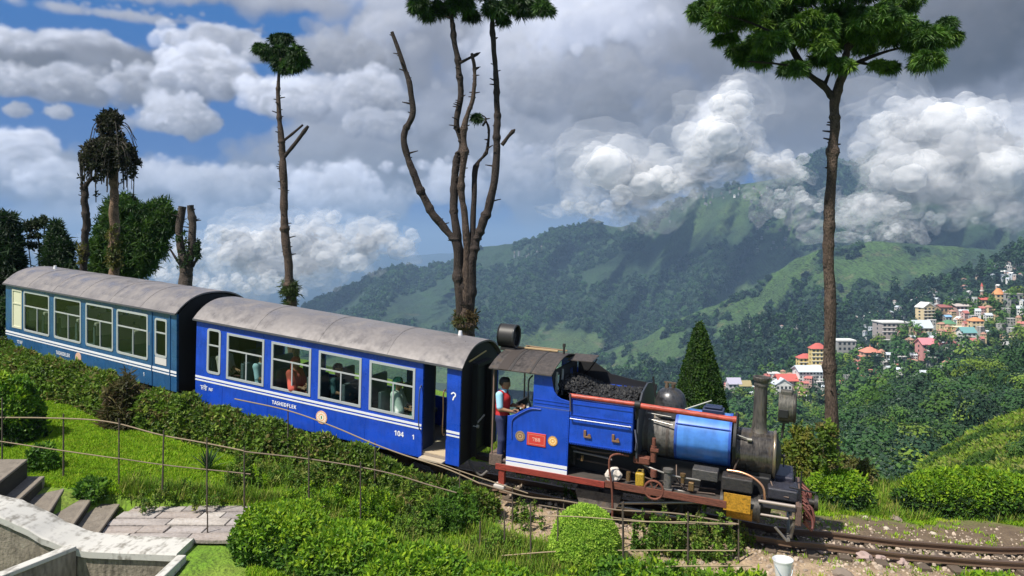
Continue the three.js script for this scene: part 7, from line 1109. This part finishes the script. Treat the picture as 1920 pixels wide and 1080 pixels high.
function hairGeo(c, tilt, turn, long) { const l = [cap([-0.03, 0.055, 0], 0.085, [0.005, 0.062, 0], 0.078), cap([-0.05, 0.02, 0.03], 0.06, [-0.05, 0.02, -0.03], 0.06), cap([0.03, 0.085, 0.02], 0.04, [0.03, 0.085, -0.02], 0.04)]; if (long) l.push(cap([-0.06, 0, 0], 0.06, [-0.075, -0.16, 0], 0.045)); return place3(skinMesh(l, 0.007, 0.012), c, tilt, turn); }
function eyes(c, tilt, turn, parent) { mesh('eye', place3(join([new THREE.SphereGeometry(0.011, 10, 8).translate(0.074, 0.018, 0.032), new THREE.SphereGeometry(0.011, 10, 8).translate(0.074, 0.018, -0.032)]), c, tilt, turn), std(0.05, 0.04, 0.035, 0.2), parent); }
// the engine man in the cab doorway
{
  const p = onLoco(0.06, 0.125, -0.20), t = thing('person', 'person in red vest and light blue shirt standing at the open cab', 'person', p.toArray(), -20 * Math.PI / 180);
  const J = { aN: [-0.02, 0.07, 0.10], aF: [0.06, 0.07, -0.10], kN: [0.02, 0.43, 0.095], kF: [0.07, 0.43, -0.09], hN: [0.0, 0.82, 0.08], hF: [0.0, 0.82, -0.08], w: [0.0, 0.98, 0], ch: [0.02, 1.18, 0], sN: [0.0, 1.285, 0.165], sF: [0.02, 1.285, -0.165], nk: [0.02, 1.33, 0], hd: [0.055, 1.465, 0], eN: [0.03, 1.03, 0.215], wN: [0.26, 0.985, 0.15], eF: [0.10, 1.04, -0.2], wF: [0.32, 1.03, -0.12] };
  const body = [cap(J.aN, 0.042, J.kN, 0.055), cap(J.kN, 0.056, J.hN, 0.08), cap(J.aF, 0.042, J.kF, 0.055), cap(J.kF, 0.056, J.hF, 0.08), cap([0, 0.84, 0.05], 0.1, [0, 0.84, -0.05], 0.1), cap([0, 0.86, 0], 0.11, J.ch, 0.12), cap([0.01, 1.18, 0.07], 0.1, [0.01, 1.18, -0.07], 0.1), cap(J.sN, 0.058, J.sF, 0.058), cap(J.nk, 0.052, [0.04, 1.42, 0], 0.048), cap(J.sN, 0.054, J.eN, 0.042), cap(J.eN, 0.04, J.wN, 0.027), cap(J.sF, 0.054, J.eF, 0.042), cap(J.eF, 0.04, J.wF, 0.027), cap([-0.03, 0.045, 0.10], 0.04, [0.13, 0.035, 0.115], 0.032), cap([0.05, 0.045, -0.10], 0.04, [0.21, 0.035, -0.115], 0.032)];
  const hn = skinMesh(handCaps(J.wN, [0.9, 0.05, -0.25], [0, 1, 0.1]), 0.0035, 0.004), hf = skinMesh(handCaps(J.wF, [0.9, 0.1, 0.2], [0, 1, -0.1]), 0.0035, 0.004);
  mesh('body', join([skinMesh(body, 0.012, 0.014), headGeo(J.hd, 0.16, 0.12), hn, hf]), skinM, t);
  eyes(J.hd, 0.16, 0.12, t); mesh('hair', hairGeo(J.hd, 0.16, 0.12), hairM, t);
  const grow = (c, q) => { const d = c.slice(); d[3] += q; d[7] += q; return d; }, up = (a, b, t) => a.map((x, k) => lerp(x, b[k], t));
  mesh('trousers', skinMesh([...body.slice(0, 5)].map((c) => grow(c, 0.018)).concat([cap([0, 0.86, 0.04], 0.115, [0, 0.93, 0.03], 0.112), cap([0, 0.86, -0.04], 0.115, [0, 0.93, -0.03], 0.112)]), 0.012, 0.016), std(0.028, 0.034, 0.095, 0.9), t);
  mesh('shirt', skinMesh([cap(J.sN, 0.07, up(J.sN, J.eN, 0.85), 0.062), cap(J.sF, 0.07, up(J.sF, J.eF, 0.85), 0.062), cap([0, 1.0, 0.03], 0.118, J.ch, 0.126), cap([0.012, 1.27, 0.10], 0.05, [0.012, 1.27, -0.10], 0.05), cap([0.02, 1.31, 0.025], 0.066, [0.03, 1.355, 0], 0.062)], 0.012, 0.014), std(0.34, 0.62, 0.78, 0.85), t);
  mesh('vest', skinMesh([cap([0, 0.90, 0.05], 0.118, [0, 0.90, -0.05], 0.118), cap([0, 0.92, 0], 0.132, J.ch, 0.142), cap([0.01, 1.18, 0.065], 0.116, [0.01, 1.18, -0.065], 0.116), cap([0.0, 1.285, 0.125], 0.074, [0.0, 1.285, -0.125], 0.074), cap([0.0, 1.05, 0.07], 0.11, [0.0, 1.05, -0.07], 0.11)], 0.012, 0.014), std(0.52, 0.025, 0.03, 0.8), t);
  for (const [x, z] of [[-0.03, 0.10], [0.05, -0.10]]) mesh('shoe', skinMesh([cap([x - 0.01, 0.045, z], 0.052, [x + 0.17, 0.032, z + (z > 0 ? 0.015 : -0.015)], 0.042), cap([x, 0.05, z], 0.055, [x, 0.10, z], 0.055)], 0.01, 0.01), std(0.10, 0.07, 0.06, 0.6), t);
}
// passengers behind the windows of the front coach
function passenger(label, x, z, turn, shirt, legs, o = {}) {
  const c = Math.cos(20.36 * Math.PI / 180), s = Math.sin(20.36 * Math.PI / 180), yb = 0.09, t = thing('person', label, 'person', [-1.0286 + c * x - s * z, 1.7314 + yb - 0.113 * x, -14.4 + s * x + c * z], -20.36 * Math.PI / 180 + turn);
  const y = 0.5, hd = [0.03 + (o.lean ?? 0), y + 0.70, 0], sN = [0, y + 0.5, 0.16], sF = [0, y + 0.5, -0.16];
  const body = [cap([0, y + 0.02, 0.06], 0.1, [0, y + 0.02, -0.06], 0.1), cap([0, y + 0.05, 0], 0.12, [0, y + 0.38, 0], 0.12), cap(sN, 0.055, sF, 0.055), cap([0, y + 0.54, 0], 0.05, [0.02, y + 0.64, 0], 0.046), cap(sN, 0.052, [0.06, y + 0.26, 0.2], 0.042), cap([0.06, y + 0.26, 0.2], 0.04, [0.27, y + 0.2, 0.12], 0.028), cap(sF, 0.052, [0.06, y + 0.26, -0.2], 0.042), cap([0.06, y + 0.26, -0.2], 0.04, [0.27, y + 0.2, -0.12], 0.028), cap([0, y + 0.0, 0.085], 0.085, [0.4, y + 0.02, 0.1], 0.062), cap([0.4, y + 0.02, 0.1], 0.058, [0.4, 0.07, 0.1], 0.042), cap([0, y + 0.0, -0.085], 0.085, [0.4, y + 0.02, -0.1], 0.062), cap([0.4, y + 0.02, -0.1], 0.058, [0.4, 0.07, -0.1], 0.042), cap([0.38, 0.04, 0.1], 0.035, [0.52, 0.035, 0.11], 0.03), cap([0.38, 0.04, -0.1], 0.035, [0.52, 0.035, -0.11], 0.03)];
  mesh('body', join([skinMesh(body, 0.016, 0.014), headGeo(hd, 0.1, o.look ?? 0), skinMesh(handCaps([0.27, y + 0.2, 0.12], [0.95, -0.1, -0.2], [0, 0.6, -0.8]), 0.004, 0.004), skinMesh(handCaps([0.27, y + 0.2, -0.12], [0.95, -0.1, 0.2], [0, 0.6, 0.8]), 0.004, 0.004)]), skinM, t);
  eyes(hd, 0.1, o.look ?? 0, t); mesh(o.scarf ? 'head_scarf' : 'hair', hairGeo(hd, 0.1, o.look ?? 0, o.scarf || o.long), o.scarf ? std(...o.scarf, 0.9) : hairM, t);
  mesh('shirt', skinMesh([...body.slice(0, 3), body[4], body[6]].map((q) => { const d = q.slice(); d[3] += 0.016; d[7] += 0.016; return d; }).concat(o.shawl ? [cap([0, y + 0.5, 0.14], 0.09, [0.1, y + 0.2, 0.2], 0.1), cap([0, y + 0.5, -0.14], 0.09, [0.1, y + 0.2, -0.2], 0.1)] : []), 0.014, 0.014), std(...shirt, 0.9), t);
  mesh('trousers', skinMesh(body.slice(8, 12).map((q) => { const d = q.slice(); d[3] += 0.014; d[7] += 0.014; return d; }), 0.016, 0.014), std(...legs, 0.9), t);
}
passenger('person in pale blue seen through the second window of the front coach', -4.86, -0.27, 0, [0.42, 0.60, 0.66], [0.05, 0.05, 0.07], { look: 0.3 });
passenger('person wrapped in a salmon red shawl behind the third window of the front coach', -3.98, -0.27, 0, [0.55, 0.10, 0.07], [0.2, 0.05, 0.05], { scarf: [0.55, 0.10, 0.07], shawl: true });
passenger('person in a dark teal jacket behind the fourth window of the front coach', -3.02, -0.42, 0, [0.05, 0.12, 0.13], [0.03, 0.03, 0.04], {});
passenger('person in a white and green top at the last window before the coach door', -1.5, -0.27, 0.25, [0.66, 0.72, 0.66], [0.06, 0.25, 0.16], { scarf: [0.10, 0.42, 0.28], shawl: true });
passenger('person with pale sleeve at the narrow first window of the front coach', -5.92, -0.34, 0, [0.6, 0.52, 0.46], [0.1, 0.03, 0.03], {});
renderer.render(scene, camera);
